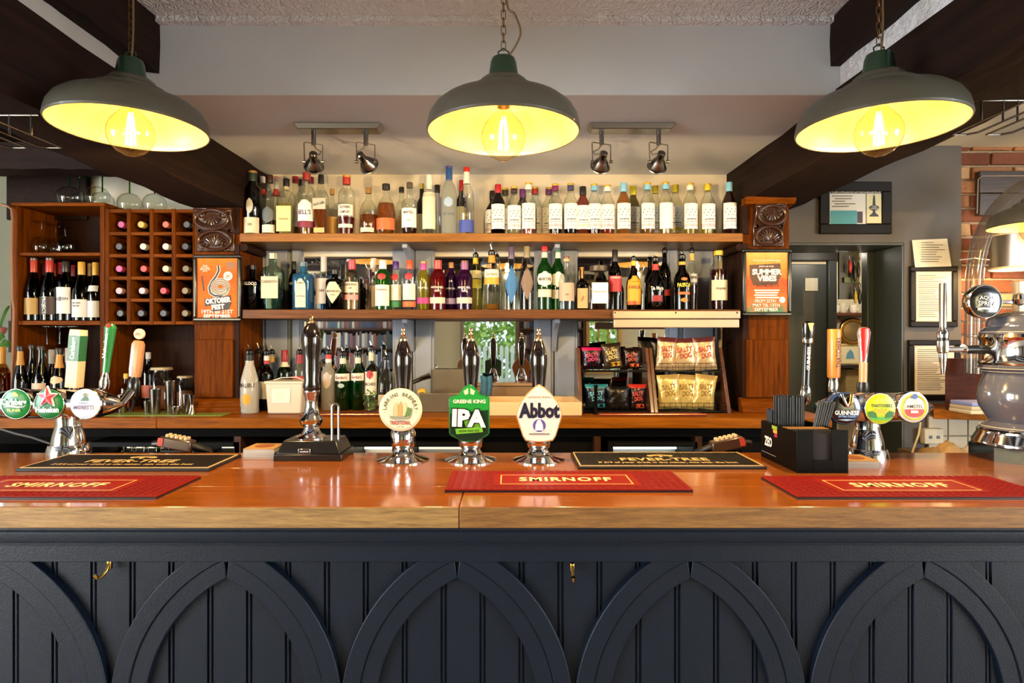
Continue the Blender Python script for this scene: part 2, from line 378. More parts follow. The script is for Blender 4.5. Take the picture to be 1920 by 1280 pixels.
# garden past the window
struct(MB().box(-8, 8, -16, -3.12, -.4, -.3).build('ground_garden', paint('5C7A36', .9), smooth=False))
fence = thing('picket_fence', 'white picket fence in the garden, reflected in the mirror', 'fence', (0, -6, -.3))
MB().box(-2.2, 2.2, -6.03, -6, .55, .62).build('rail', paint('E8E8E4', .6), fence)
for k in range(38):
    x = -2.1+k*.112
    MB().prism([(x, -.28), (x+.07, -.28), (x+.07, 1.25), (x+.035, 1.30), (x, 1.25)], -6.0, -5.98).build('picket', paint('E8E8E4', .6), fence)
lf = MB()
for k in range(11000):
    c = Vector((random.uniform(-4, 4), random.uniform(-9.5, -7.5), random.uniform(-.2, 4))); s = random.uniform(.06, .16)
    a = Vector((random.uniform(-1, 1), random.uniform(-1, 1), random.uniform(-1, 1))).normalized()*s
    b = Vector((random.uniform(-1, 1), random.uniform(-1, 1), random.uniform(-1, 1))).normalized()*s
    lf.add([c-a, c+b*.6, c+a, c-b*.6], [(0, 1, 2, 3)])
o = lf.build('hedge_leaves', paint('A9CC62', .7, vary=.4, bscale=20), None, smooth=False); tag(o, 'green garden shrubs beyond the fence, reflected in the mirror', 'shrubs', kind='stuff')
# bookcases on the rear wall
def bookcase(x0, x1, label):
    t = thing('bookcase', label, 'bookcase', ((x0+x1)/2, -2.9, 0))
    wm = wood('2A160C', '45250F', 0, .8)
    MB().box(x0, x1, -2.99, -2.97, 0, 2.3).build('back', wm, t); MB().box(x0-.02, x0, -2.99, -2.75, 0, 2.3).build('side', wm, t); MB().box(x1, x1+.02, -2.99, -2.75, 0, 2.3).build('side', wm, t)
    for k in range(8): MB().box(x0, x1, -2.97, -2.76, .12+k*.29, .14+k*.29).build('shelf', wm, t)
    ms = [paint(c, .6) for c in ('4A1C18', '1C2638', '6A5C4A', '223026', '4E3A28', '8A8270', '2A1620', '5A2A18')]
    for k in range(2, 8):
        st = MB(); x = x0+.01
        while x < x1-.05:
            wd = random.uniform(.022, .045); h = random.uniform(.17, .25)
            st.box(x, x+wd-.002, -2.95, -2.79, .141+k*.29, .141+k*.29+h, random.randrange(8)); x += wd
        o = st.build('book_row', ms, None, smooth=False); tag(o, 'row of old books on %s shelf of the %s' % (('', '', 'third', 'fourth', 'fifth', 'sixth', 'seventh', 'eighth')[k], label.split(',')[0]), 'books', kind='stuff')
bookcase(.16, 1.10, 'dark bookcase beside the garden window, seen in the mirror')
bookcase(-3.0, -1.7, 'dark long bookcase beneath the beams, seen in the mirror')

struct(MB().box(wx(16, 3.1), wx(166, 3.1), 3.085, YW-.001, 2.07, 2.339).build('shade_panel_left', DARKBEAM, None, bevel=.004))  # dark panel added to give the darkness behind the glasses
# ================================================================== the bar
NAVY = paint('0C1523', .45, coat=.0, bump=.12, bscale=220, vary=.12, spec=.3, name='navy_gloss_paint')
BARTOP = wood('7A3C08', 'A05814', 0, .8, .16, .6, .03, name='varnished_oak_top')
BAREDGE = wood('745226', 'B2864A', 0, 2.6, .6, 0., .35, name='raw_oak_edge')
BAREDGE2 = wood('643C12', '9C6A30', 0, 2.6, .6, 0., .35, name='grey_oak_edge')
xs = wx(862, 1.34)
bt = thing('oak_bar_counter', 'varnished orange oak bar top with a pale raw front edge', 'bar top', (0, 1.32, BTOP-.047))
for k, (x0, x1, e) in enumerate(((-2.3, xs-.0006, BAREDGE), (xs+.0006, 2.3, BAREDGE2))):
    ys = [1.32, 1.50, 1.71, 1.935]
    for i in range(3):
        m = MB(); m.box(x0, x1, ys[i]+(.0004 if i else 0), ys[i+1]-.0004, BTOP-.047, BTOP)
        m.mi = [0, 0, 1, 0, 0, 0] if i == 0 else [0]*6
        m.build('plank', [BARTOP, e], bt, bevel=.0025 if i == 0 else .0006)
bf = thing('bar_panelling', 'navy painted bar front with beaded boards and gothic arches', 'bar front', (0, 1.42, 0))
YP = 1.42
MB().extrude_x([(1.335, 1.053), (1.335, 1.043), (1.345, 1.038), (1.352, 1.036), (1.352, 1.018), (1.358, 1.008), (1.372, 1.004), (1.372, .998), (1.385, .994), (1.45, .994), (1.45, 1.053)], -2.3, 2.3).build('cornice_moulding', NAVY, bf, bevel=.002)
zf1, zf0 = .994, wz(1053, 1.40)
MB().box(-2.3, 2.3, 1.398, 1.45, zf0, zf1).build('frieze_rail', NAVY, bf, bevel=.002)
MB().box(-2.3, 2.3, 1.45, 1.47, 0.02, 1.05).build('backing', NAVY, bf, smooth=False)
bwid = .0917; x = wx(170, YP)-bwid*12
bd = None
for k in range(50):
    xa = x+k*bwid
    if xa > 2.2: break
    if xa < -2.3: continue
    if bd is None:
        poly = [(.002, .006), (.0045, .001), (.008, .001), (.0105, .006), (.0125, .006), (.0145, 0), (bwid-.001, 0), (bwid-.001, .02), (0, .02), (0, .006)]
        bd = MB().extrude_z([(px_+xa, YP+py_) for px_, py_ in poly], .02, 1.0).build('board', NAVY, bf, ang=20); bx0 = xa
    else:
        o = bd.copy(); COL.objects.link(o); o.location = (xa-bx0, 0, 0)
def arc_pts(hw, z0=.60, c=.157, zmax=9., n=22):
    R = c+hw; top = math.acos(c/R); pts = []
    for i in range(n+1):
        a = top*i/n; pts.append((R*math.cos(a)-c, z0+R*math.sin(a)))
    return pts
def clip_top(pts, zc):
    out = []
    for i, p in enumerate(pts):
        if p[1] <= zc: out.append(p)
        else:
            q = pts[i-1]; t = (zc-q[1])/(p[1]-q[1]); out.append((q[0]+(p[0]-q[0])*t, zc)); break
    return out
first = None
for apx in (-12, 425, 857, 1294, 1732, 2169):
    ax = wx(apx, 1.41)
    for s in (-1, 1):
        inner, mid, outer = arc_pts(.190), arc_pts(.231), clip_top(arc_pts(.2715), zf0+.002)
        mid_c = clip_top(mid, zf0+.002)
        def ring(a, b):
            poly = [(a[0][0], .03)]+a+list(reversed(b))+[(b[0][0], .03)]
            return poly
        for nm, pa, pb, yf in (('arch_inner_band', inner, mid_c, 1.407), ('arch_outer_band', mid_c, outer, 1.404)):
            pl = ring(pa, pb); m = MB(); n = len(pl)
            pl = [(ax+s*(px_+(.0006 if px_ < .001 else 0)), z_) for px_, z_ in pl]
            if s > 0: pl = pl[::-1]
            # strip of quads so that the concave outline fills cleanly
            na, nb = [(pa[0][0], .03)]+pa, [(pb[0][0], .03)]+pb
            def samp(l, t):
                d = [0.]
                for i in range(1, len(l)): d.append(d[-1]+math.dist(l[i], l[i-1]))
                q = t*d[-1]
                for i in range(1, len(l)):
                    if q <= d[i]+1e-9:
                        u = (q-d[i-1])/max(d[i]-d[i-1], 1e-9); return (l[i-1][0]+(l[i][0]-l[i-1][0])*u, l[i-1][1]+(l[i][1]-l[i-1][1])*u)
                return l[-1]
            N = 40; vs = []
            for i in range(N+1):
                a_, b_ = samp(na, i/N), samp(nb, i/N)
                for (px_, z_) in (a_, b_):
                    vs += [(ax+s*px_, yf, z_), (ax+s*px_, 1.425, z_)]
            fs = []
            for i in range(N):
                q = i*4; r = q+4
                fs += [(q, q+2, r+2, r), (q+1, r+1, r+3, q+3), (q, r, r+1, q+1), (q+2, q+3, r+3, r+2)]
            fs += [(0, 1, 3, 2), (N*4, N*4+2, N*4+3, N*4+1)]
            if s < 0: fs = [tuple(reversed(f)) for f in fs]
            m.add(vs, fs).build(nm, NAVY, bf, bevel=.002, ang=30)
for pxh, pyh, lab, tw in ((205, 1062, 'brass coat hook turned sideways between the two arches below a red mat', -1), (1073, 1066, 'small brass coat hook seen head on, beneath the middle red bar mat', 0)):
    c = P(pxh, pyh, 1.405); t = thing('coat_hook', lab, 'coat hook', c)
    MB().box(c.x-.005, c.x+.005, c.y-.003, c.y+.006, c.z-.006, c.z+.014).build('plate', BRASS, t, bevel=.002)
    pts = [(c.x, c.y, c.z+.008), (c.x, c.y-.010, c.z-.006), (c.x+tw*.006, c.y-.018, c.z-.016), (c.x+tw*.014, c.y-.022, c.z-.018), (c.x+tw*.018, c.y-.024, c.z-.010)]
    MB().tube(pts, [.0035, .0035, .004, .0045, .005], 10).build('hook', BRASS, t)
    MB().lathe([(.002, -.002), (.0025, .0005), (.001, .0015)], (c.x, c.y-.003, c.z+.009), 8, axis=1).build('screw', BRASS, t)
# ---- bar mats
def bar_mat(x0, x1, y0, y1, kind, label):
    c = ((x0+x1)/2, (y0+y1)/2, BTOP); t = thing('bar_mat', label, 'bar mat', c, 'rubber bar mats'); cx_, cy_ = c[0], c[1]
    top = BTOP+.008
    if kind == 'red':
        m = paint('78140C', .45, spec=.15); MB().box(x0, x1, y0, y1, BTOP, BTOP+.004).build('base', paint('160A0B', .5), t)
        MB().box(x0, x1, y0, y1, BTOP+.0042, top).build('mat', m, t, bevel=.001)
        st = MB()
        px0, px1 = cx_-.165, cx_+.165
        for i in range(30):
            for j in range(11):
                xx = x0+.012+i*(x1-x0-.024)/29; yy = y0+.012+j*(y1-y0-.024)/10
                if px0-.02 < xx < px1+.02 and y0+.03 < yy < y1-.03: continue
                st.lathe([(.0068, 0), (.0055, .0022)], (xx, yy, top), 6)
        o = st.build('studs', m, t, smooth=False); o['kind'] = 'stuff'
        fr = MB(); gy0, gy1 = y0+.048, y1-.05
        for a in ((px0, px1, gy0, gy0+.003), (px0, px1, gy1-.003, gy1), (px0, px0+.003, gy0+.003, gy1-.003), (px1-.003, px1, gy0+.003, gy1-.003)): fr.box(*a, top, top+.0008)
        MB().box(px0-.02, px1+.02, y0+.032, y1-.034, top, top+.0006).build('panel', paint('841A10', .4, spec=.15), t, smooth=False)
        o = fr.build('border', paint('E2B36A', .5), t, smooth=False)
        zl = top+.0012; lettering('SMIRNOFF', c, paint('FFDFA0', .5), t, width=.235, height=.042, bold=.03, spacing=1.15, fn=lambda u, v: (cx_+u, (gy0+gy1)/2+v, zl))
    else:
        MB().box(x0, x1, y0, y1, BTOP, top).build('mat', paint('0D0A09', .55), t, bevel=.0015)
        st = MB(); n = 70
        for i in range(n):
            xx = x0+.01+i*(x1-x0-.02)/n; st.box(xx, xx+.0035, y0+.012, y1-.012, top, top+.0018)
        o = st.build('ribs', paint('120E0C', .5), t, smooth=False); o['kind'] = 'stuff'
        fr = MB(); w_ = .0035; a0, a1, b0, b1 = x0+.006, x1-.006, y0+.007, y1-.007
        for a in ((a0, a1, b0, b0+w_), (a0, a1, b1-w_, b1), (a0, a0+w_, b0+w_, b1-w_), (a1-w_, a1, b0+w_, b1-w_)): fr.box(*a, top, top+.0022)
        fr.build('border', paint('D0A871', .5), t, smooth=False)
        gm = paint('D9AE72', .5); zl = top+.0026
        lettering('FEVER-TREE', c, gm, t, width=.26, height=.040, bold=.03, spacing=1.1, fn=lambda u, v: (cx_+u, y0+.092+v, zl))
        lettering('If 3/4 of your drink is the mixer, mix with the best', c, gm, t, width=.40, height=.026, bold=.02, fn=lambda u, v: (cx_+u, y0+.045+v, zl))
        tr = MB()
        for k in range(9):
            a = math.pi*k/8; tr.lathe([(.010, 0), (.008, .001)], (cx_-.03+.0075*k, y0+.145+.012*math.sin(a), top+.002), 8)
        tr.box(cx_-.004, cx_+.004, y0+.125, y0+.15, top+.002, top+.003)
        o = tr.build('tree_emblem', gm, t, smooth=False)
bar_mat(-1.41, -.81, 1.381, 1.583, 'red', 'red studded bar mat cut off by the photo edge, in front of a black mat')
bar_mat(-.155, .44, 1.442, 1.638, 'red', 'red rubber bar mat in front of the three matching hand pumps')
bar_mat(.66, 1.255, 1.381, 1.58, 'red', 'red studded rubber bar mat in front of the straw and napkin caddy')
bar_mat(-1.365, -.83, 1.665, 1.866, 'black', 'black ribbed bar mat in front of the three-lens tap with the red star')
bar_mat(.193, .723, 1.69, 1.90, 'black', 'black ribbed bar mat between the pale pump clip and the straw caddy')
# ---- stacks of beer mats: each card on its own
for (pxa, Yf, n, lab) in ((456, 1.837, 13, 'beside the black pump box'), (1586, 1.704, 9, 'behind the napkin caddy')):
    x0 = wx(pxa, Yf)
    for k in range(n):
        z0 = BTOP+k*.0024; dx, dy = random.uniform(-.0012, .0012), random.uniform(-.001, .001)
        m = MB().box(x0+dx, x0+dx+.094, Yf+dy, Yf+dy+.094, z0, z0+.0023)
        top = k == n-1
        o = m.build('beer_mat', paint('A9814A' if top else 'B4AEA4', .8), None, smooth=False)
        tag(o, ('printed tan card beer mat on top of the stack ' if top else 'plain grey edged beer mat in the stack ')+lab, 'beer mat', 'beer mats stacked '+lab)
        if top:
            cx_, cy_ = x0+.047, Yf+.047
            MB().lathe([(.030, 0), (.030, .0003)], (cx_, cy_, z0+.0024), 20).build('print', paint('8A4A1E', .8), o, smooth=False)
# ================================================================== the back bar
YC = 2.65
COUNTERW = wood('683604', 'A05A0E', 0, .8, .45, .0, .1, name='oak_counter', spec=.1)
bc = thing('back_counter', 'oak back counter running beneath the bottle shelves', 'counter', (0, YC, CTOP-.047))
for (a, b) in ((-2.6, wx(293, YC)-.0006), (wx(293, YC)+.0006, 1.42)): MB().box(a, b, YC, YW, CTOP-.047, CTOP).build('plank', COUNTERW, bc, bevel=.003)
sc = MB()
# under-counter: dark carcase with fridges
UC = paint('0D0A08', .8, spec=.1, name='dark_undercounter')
und = struct(thing('trim_4', 'dark wooden carcase below the back counter', 'cabinet', (0, 2.75, 0)))
MB().box(-2.6, 1.42, 3.05, 3.11, 0, CTOP-.048).build('back', UC, und, smooth=False)
MB().box(-2.6, 1.42, 2.70, 3.05, CTOP-.09, CTOP-.048).build('apron', UC, und, smooth=False)
for xx in (wx(445, 2.7), wx(1000, 2.7), wx(1120, 2.7), wx(1310, 2.7), wx(640, 2.7)): MB().box(xx-.015, xx+.015, 2.70, 3.05, .1, CTOP-.09).build('upright', wood('2A160C', '4A2812', 2), und, smooth=False)
MB().box(-2.6, wx(445, 2.7), 2.74, 3.05, 0, .93).build('panel', UC, und, smooth=False)
MB().box(wx(900, 2.7), wx(1120, 2.7), 2.74, 2.78, .1, CTOP-.09).build('panel', UC, und, smooth=False)
MB().box(wx(1310, 2.7), 1.42, 2.74, 2.78, .1, CTOP-.09).build('panel', UC, und, smooth=False)
def fridge(px0, px1, cans, label):
    x0, x1 = wx(px0, 2.72), wx(px1, 2.72); t = thing('bottle_fridge', label, 'fridge', ((x0+x1)/2, 2.7, .3))
    zt = 1.0; blk = paint('0C0B0A', .6, spec=.15)
    MB().box(x0, x1, 2.99, 3.03, .3, zt).build('back', paint('C9C6BE', .5), t, smooth=False)
    for a in ((x0, x0+.02), (x1-.02, x1)): MB().box(*a, 2.70, 2.99, .3, zt).build('side', blk, t, smooth=False)
    MB().box(x0+.02, x1-.02, 2.69, 3.0, zt-.02, zt).build('top', blk, t, smooth=False)
    MB().box(x0+.02, x1-.02, 2.685, 2.70, .986, zt-.001).build('door_rail', blk, t, smooth=False)
    MB().box(x0+.03, x1-.03, 2.93, 2.985, .925, .975).build('light_strip', glow('FFF2D6' if cans != 2 else 'E6F2E8', (3.5, 1.2, 2.2, 1.2, 1.2)[cans]), t, smooth=False)
    MB().box(x0+.02, x1-.02, 2.72, 2.99, .74, .75).build('shelf', STEEL, t, smooth=False)
    return x0, x1
fx = fridge(650, 745, 0, 'lit bottle fridge under the counter behind the round pump clip')
fx2 = fridge(760, 895, 1, 'lit drinks fridge with gold cans behind the green pump clip')
for k in range(4):
    xx = fx2[0]+.06+k*.07; c = (xx, 2.84, .751)
    t = MB().lathe([(.026, 0), (.033, .008), (.033, .14), (.027, .155), (.027, .158)], c, 16).build('drink_can', paint('C8A24A', .3, .7), None); tag(t, 'gold drinks can in the lit fridge behind the green pump clip', 'can', 'gold cans in the fridge')
fx3 = fridge(1140, 1305, 2, 'lit fridge with a white glowing interior behind the black bar mat')
fx4 = fridge(170, 345, 3, 'lit bottle fridge under the counter behind the three-lens tap')
for k in range(6):
    xx = fx4[0]+.06+k*.058; c = (xx, 2.84, .751)
    b = thing('beer_bottle', 'small beer bottle in the lit fridge behind the three-lens tap', 'bottle', c, 'beer bottles in the fridge')
    MB().lathe([(.028, 0), (.03, .005), (.03, .12), (.024, .14), (.013, .165), (.012, .205)], c, 14).build('bottle_glass', glass(random.choice(('5E7A2A', 'D8D8C8', 'A86A2A'))), b); MB().lathe([(.0135, .2), (.0135, .212), (.012, .214)], c, 12).build('cap', random.choice((GOLD, STEEL)), b)
fx5 = fridge(362, 452, 4, 'lit fridge with orange cans behind the soda gun')
for k in range(3):
    xx = fx5[0]+.058+k*.0675 if k < 3 else 0; c = (xx, 2.84, .751)
    t = MB().lathe([(.026, 0), (.033, .008), (.033, .14), (.027, .155), (.027, .158)], c, 16).build('drink_can', paint(('C9762A', 'C9762A', '6A5A2A', 'B8622A')[k], .4), None); tag(t, 'orange drinks can in the lit fridge behind the soda gun', 'can', 'orange cans in the fridge')
# ---- shelves
YS0 = 2.80; UZ = wz(437, YS0); UZB = wz(453, YS0); LZ = wz(580, YS0); LZB = wz(597, YS0)
SX0, SX1 = -1.268, 1.10
MB_ = MB().box(wx(449, YS0), wx(1393, YS0), YS0, YW-.002, UZB, UZ).build('bottle_shelf', SHELFWOOD, None, bevel=.003)
tag(MB_, 'long honey oak shelf carrying the upper row of bottles', 'shelf')
MB_ = MB().box(wx(454, YS0), wx(1388, YS0), YS0, YW-.035, LZB, LZ).build('bottle_shelf', wood('4C2812', '704422', 0, .9, .45, .05, spec=.2), None, bevel=.003)
tag(MB_, 'long brown oak shelf carrying the lower row of bottles', 'shelf')
# ---- boarded side cheeks between column and mirror
for nm, xa, xb in (('cheek_board', -1.30, -1.272), ('cheek_board', 1.10, 1.13)):
    t = thing('side_cheek', 'dark boarded cheek between the %s column and the mirrors' % ('festival poster' if xa < 0 else 'summer poster'), 'panelling', ((xa+xb)/2, 2.97, CTOP))
    for k in range(4):
        ya = 2.84+k*.069; MB().box(xa, xb, ya, ya+.067, CTOP, UZB-.002).build('board', DARKWOOD, t, bevel=.003)
        MB().box(xa, xb, ya, ya+.067, UZ+.002, 2.10).build('board', DARKWOOD, t, bevel=.003)
# ---- mirrors and grey pilasters
PG = paint('868C98', .5, bump=.03, name='grey_panel_paint')
MIR = paint('E6E6E6', .015, 1., name='mirror_silver')
def mirror(p0, p1, z0, z1, label):
    x0, x1 = wx(p0, YW-.02), wx(p1, YW-.02); t = thing('mirror', label, 'mirror', ((x0+x1)/2, YW-.01, z0))
    MB().box(x0, x1, YW-.022, YW-.002, z0, z1).build('mirror_glass', MIR, t, smooth=False)
mirror(563, 736, CTOP+.02, UZB-.03, 'tall mirror behind the gin bottles, nearest the festival poster')
mirror(815, 1002, wz(718, YW), UZB-.03, 'middle mirror above the sink, showing the garden window')
mirror(1084, 1252, CTOP+.02, UZB-.03, 'tall mirror behind the coffee liqueurs, above the crisp rack')
bk = struct(thing('trim_3', 'grey painted panelling and pilasters framing the mirrors', 'panelling', (0, YW-.01, CTOP)))
def pil(p0, p1, z0=CTOP, z1=UZB, yf=YW-.03, grooves=True):
    x0, x1 = wx(p0, yf), wx(p1, yf); MB().box(x0, x1, yf, YW-.001, z0, z1).build('pilaster', PG, bk, bevel=.003)
    if grooves:
        w_ = x1-x0
        MB().box(x0+w_*.12, x1-w_*.12, yf-.008, yf, z0, z1).build('pilaster_face', PG, bk, bevel=.004)
pil(492, 546); pil(546, 564, yf=YW-.05)
pil(736, 772, yf=YW-.04); pil(774, 814, yf=YW-.04)
pil(1002, 1038, yf=YW-.04); pil(1040, 1083, yf=YW-.04); pil(1252, 1272, yf=YW-.05); pil(1272, 1346)
x0, x1 = wx(815, YW), wx(1002, YW)
MB().box(x0, x1, YW-.03, YW-.001, CTOP, wz(718, YW)).build('splashback', paint('8A6B4E', .5), bk, bevel=.002)
MB().box(x0, x1, YW-.045, YW-.03, wz(722, YW), wz(717, YW)).build('ledge', paint('9A7A58', .5), bk, bevel=.002)
for p in (772, 1039):      # curved shelf brackets on the pilasters
    xc = wx(p, 3.07)
    for zt in (UZB-.001, LZB-.001):
        pts = [(YW-.05, zt), (2.86, zt), (2.88, zt-.02)]
        for k in range(8):
            a = math.pi/2*k/7; pts.append((YW-.05-.17*(1-math.sin(a)) , zt-.02-.13*(1-math.cos(a))))
        poly = [(YW-.05, zt), (2.86, zt), (2.86, zt-.018), (2.93, zt-.035), (3.0, zt-.075), (3.045, zt-.13), (YW-.05, zt-.16)]
        MB().extrude_x(poly, xc-.012, xc+.012).build('bracket', PG, bk, bevel=.002)
for xc in (-1.25, 1.085):
    t = MB().tube([(xc, 2.84, UZB-.02), (xc, 3.06, UZB-.02)], .018, 12).build('shelf_bearer', DARKWOOD, None); tag(t, 'rounded dark shelf bearer at the %s end of the upper shelf' % ('whisky' if xc < 0 else 'syrup'), 'bearer')
# ---- price rail / insect killer strip under the lower shelf
xa, xb = wx(1150, 2.78), wx(1387, 2.78); t = thing('counter_light_fitting', 'long pale metal strip fitting screwed under the lower bottle shelf', 'light fitting', ((xa+xb)/2, 2.78, wz(614, 2.78)))
ALU = paint('BFA58C', .35, .5, name='warm_aluminium')
MB().box(xa, xb, 2.77, 2.80, wz(597, 2.78), wz(583, 2.78)).build('rail', ALU, t, bevel=.002)
MB().box(xa+.002, xb-.003, 2.775, 2.80, wz(614, 2.78), wz(598.5, 2.78)).build('housing', paint('C7AE96', .3, .4), t, bevel=.003)
for p in (1153, 1267, 1382): MB().lathe([(.004, 0), (.004, .002), (.001, .003)], (wx(p, 2.77), 2.77, wz(586, 2.77)), 10, axis=1).build('screw', paint('3A2E22', .4, .8), t)
# ---- columns with carved corbels
def shell_fan(m, cx_, cz_, y, r, n, up=1, w=.5):
    for k in range(n):
        a = math.pi*(.12+.76*k/(n-1)); L = r*(.85+.15*math.sin(a))
        p0 = Vector((cx_, y, cz_)); p1 = Vector((cx_+L*math.cos(a), y-.004, cz_+up*L*math.sin(a)))
        m.tube([p0, (p0+p1)/2+Vector((0, -.006, 0)), p1], [r*.05, r*.09, r*.11], 8)
def corbel(t, pxl, pxr, pyt, pyb, yf):
    xa, xb = wx(pxl, yf), wx(pxr, yf); za, zb = wz(pyb, yf), wz(pyt, yf); cx_ = (xa+xb)/2; hw = (xb-xa)/2; H = zb-za
    CV = paint('3A2013', .28, coat=.5, vary=.3, bscale=60, name='carved_dark_oak')
    prof = [(yf+.05, za), (yf-.012, za+.002), (yf-.012, za+.25*H), (yf-.006, za+.45*H), (yf-.03, za+.62*H), (yf-.045, za+.85*H), (yf-.04, zb-.01), (yf-.05, zb), (yf+.05, zb)]
    MB().extrude_x(prof, xa, xb).build('corbel_block', CV, t, bevel=.004)
    z1, z2 = za+.27*H, za+.74*H; y1, y2 = yf-.014, yf-.044
    for (zz, yy, up) in ((z1, y1, 1), (z2, y2, -1)):
        ring = []
        for k in range(28):
            a = 2*math.pi*k/28; ring.append((cx_+hw*.86*math.cos(a), yy-.004, zz+H*.225*math.sin(a)))
        MB().tube(ring, .0075, 8, closed=True).build('carved_scroll_ring', CV, t)
        m = MB(); shell_fan(m, cx_, zz-up*H*.12, yy, H*.25, 9, up); m.build('carved_shell', CV, t)
        for s in (-1, 1):
            m = MB(); sp = []
            for k in range(18):
                a = k*.55; r_ = hw*.26*(1-k/20); sp.append((cx_+s*(hw*.58+r_*math.cos(a)), yy-.006, zz-up*H*.10+r_*math.sin(a)))
            m.tube(sp, .0045, 6); m.build('carved_volute', CV, t)
            MB().lathe([(.011, 0), (.010, .005), (.005, .009)], (cx_+s*hw*.8, yf-.012, za+.5*H), 12, axis=1).build('carved_rosette', CV, t)
    for k in range(5):
        MB().lathe([(.008, 0), (.007, .005), (.003, .008)], (cx_+(k-2)*hw*.36, yf-.012, za+.05*H), 10, axis=1).build('carved_bead', CV, t)
def column(p0, p1, label, cp, side):
    yf = 2.85; x0, x1 = wx(p0, yf), wx(p1, yf); t = thing('wooden_column', label, 'column', ((x0+x1)/2, yf, CTOP))
    MB().box(x0, x1, yf, 3.1, CTOP, 2.105).build('shaft', WARMWOOD, t, bevel=.003)
    xi0, xi1 = x0+.012, x1-.03 if side < 0 else x1-.012
    MB().box(xi0, xi1, yf-.022, yf, CTOP+.07, wz(636, yf)).build('raised_panel', WARMWOOD, t, bevel=.004)
    MB().extrude_x([(yf-.001, CTOP), (yf-.055, CTOP), (yf-.055, CTOP+.028), (yf-.04, CTOP+.034), (yf-.04, CTOP+.05), (yf-.028, CTOP+.062), (yf-.001, CTOP+.07)], x0-.02, x1+.02).build('plinth_moulding', WARMWOOD_X, t, bevel=.002)
    if side > 0:
        for k in range(7):
            xx = x0+.03+k*.024; MB().tube([(xx, yf-.001, wz(600, yf)-.03), (xx, yf-.001, wz(636, yf)+.06)], .006, 8).build('fluting_reed', WARMWOOD, t)
    corbel(t, *cp, yf-.002)
    MB().extrude_x([(yf-.06, 2.105), (yf-.045, 2.09), (yf-.001, 2.085), (yf-.001, 2.12), (yf-.06, 2.12)], x0-.005, x1+.005).build('capital_moulding', WARMWOOD_X, t)
column(364, 452, 'oak column with a carved corbel behind the orange festival poster', (371, 441, 394, 473), -1)
column(1392, 1480, 'oak column with a carved corbel behind the summer event poster', (1411, 1468, 386, 464), 1)
# ---- posters
def framed(name, p, Y, fw, fc, label, cat, back, inset=.004, group=None):
    x0, x1, z0, z1 = wx(p[0], Y), wx(p[2], Y), wz(p[3], Y), wz(p[1], Y); t = thing(name, label, cat, ((x0+x1)/2, Y, z0), group)
    for (a, b, c_, d) in ((x0, x1, z0, z0+fw), (x0, x1, z1-fw, z1), (x0, x0+fw, z0+fw, z1-fw), (x1-fw, x1, z0+fw, z1-fw)): MB().box(a, b, Y, Y+.02, c_, d).build('frame_side', fc, t, bevel=.005)
    MB().box(x0+fw*.8, x1-fw*.8, Y+.008, Y+.018, z0+fw*.8, z1-fw*.8).build('print', back, t, smooth=False)
    return t, x0, x1, z0, z1
def grad_mat(cols, name):
    m, t, b = _new(name); tc = t.nodes.new('ShaderNodeTexCoord'); sp = t.nodes.new('ShaderNodeSeparateXYZ'); n = t.nodes.new('ShaderNodeTexNoise'); n.inputs['Scale'].default_value = 9
    r = t.nodes.new('ShaderNodeValToRGB'); t.links.new(tc.outputs['Generated'], sp.inputs[0])
    ad = t.nodes.new('ShaderNodeMath'); ad.operation = 'MULTIPLY_ADD'; ad.inputs[1].default_value = .35
    sb = t.nodes.new('ShaderNodeMath'); sb.operation = 'SUBTRACT'; sb.inputs[1].default_value = .17
    t.links.new(n.outputs['Fac'], ad.inputs[0]); t.links.new(sp.outputs[2], ad.inputs[2]); t.links.new(ad.outputs[0], sb.inputs[0]); t.links.new(sb.outputs[0], r.inputs[0])
    el = r.color_ramp.elements
    while len(el) < len(cols): el.new(.5)
    for i, c in enumerate(cols): el[i].position = i/(len(cols)-1); el[i].color = (*lin(c), 1)
    t.links.new(r.outputs[0], b.inputs['Base Color']); b.inputs['Roughness'].default_value = .5; b.inputs['Specular IOR Level'].default_value = .15; return m
FR = paint('0E0D0D', .25, coat=.4)
Yp = 2.79
t, x0, x1, z0, z1 = framed('event_poster', (361, 477, 451, 602), Yp, .017, FR, 'orange framed festival poster with a brass horn on the oak column', 'poster', grad_mat(('B85510', 'C66614', 'B85510', 'C8701A'), 'orange_print'))
cx_ = (x0+x1)/2; W = x1-x0-.034; H = z1-z0; Yt = Yp+.0075
pw, pd, po = paint('EFE6D6', .5), paint('2E1A0E', .5), paint('D9781F', .5)
def pp(u, v): return (x0+(u/90)*(x1-x0), z1-(v/125)*(z1-z0))     # poster pixels
def poly_print(pts, mat, t, nm='print_shape', dy=0.):
    return MB().prism([pp(*q) for q in pts], Yt-.0006-dy, Yt-dy).build(nm, mat, t, smooth=False)
def stroke(pts, r, mat, nm='print_line', dy=0.):
    P3 = [(pp(*q)[0], Yt-dy, pp(*q)[1]) for q in pts]; o = MB().tube(P3, r, 6); o.v = [(v[0], Yt-dy-.0003+(v[1]-(Yt-dy))*.05, v[2]) for v in o.v]; return o.build(nm, mat, t)
horn = [(47, 20), (48, 30), (42, 42), (34, 52), (30, 62), (32, 72), (40, 77), (52, 77), (62, 72), (66, 62)]
stroke(horn, .0085, pw); stroke(horn, .0055, pd, dy=.0004)
for k in range(3):
    rr = (17-5*k); stroke([(51+rr*math.cos(a*.42), 60+rr*.85*math.sin(a*.42)) for a in range(16)], .0042, pw, dy=.0006); stroke([(51+rr*math.cos(a*.42), 60+rr*.85*math.sin(a*.42)) for a in range(16)], .0022, pd, dy=.001)
stroke([(16, 40), (20, 68)], .0035, pd)
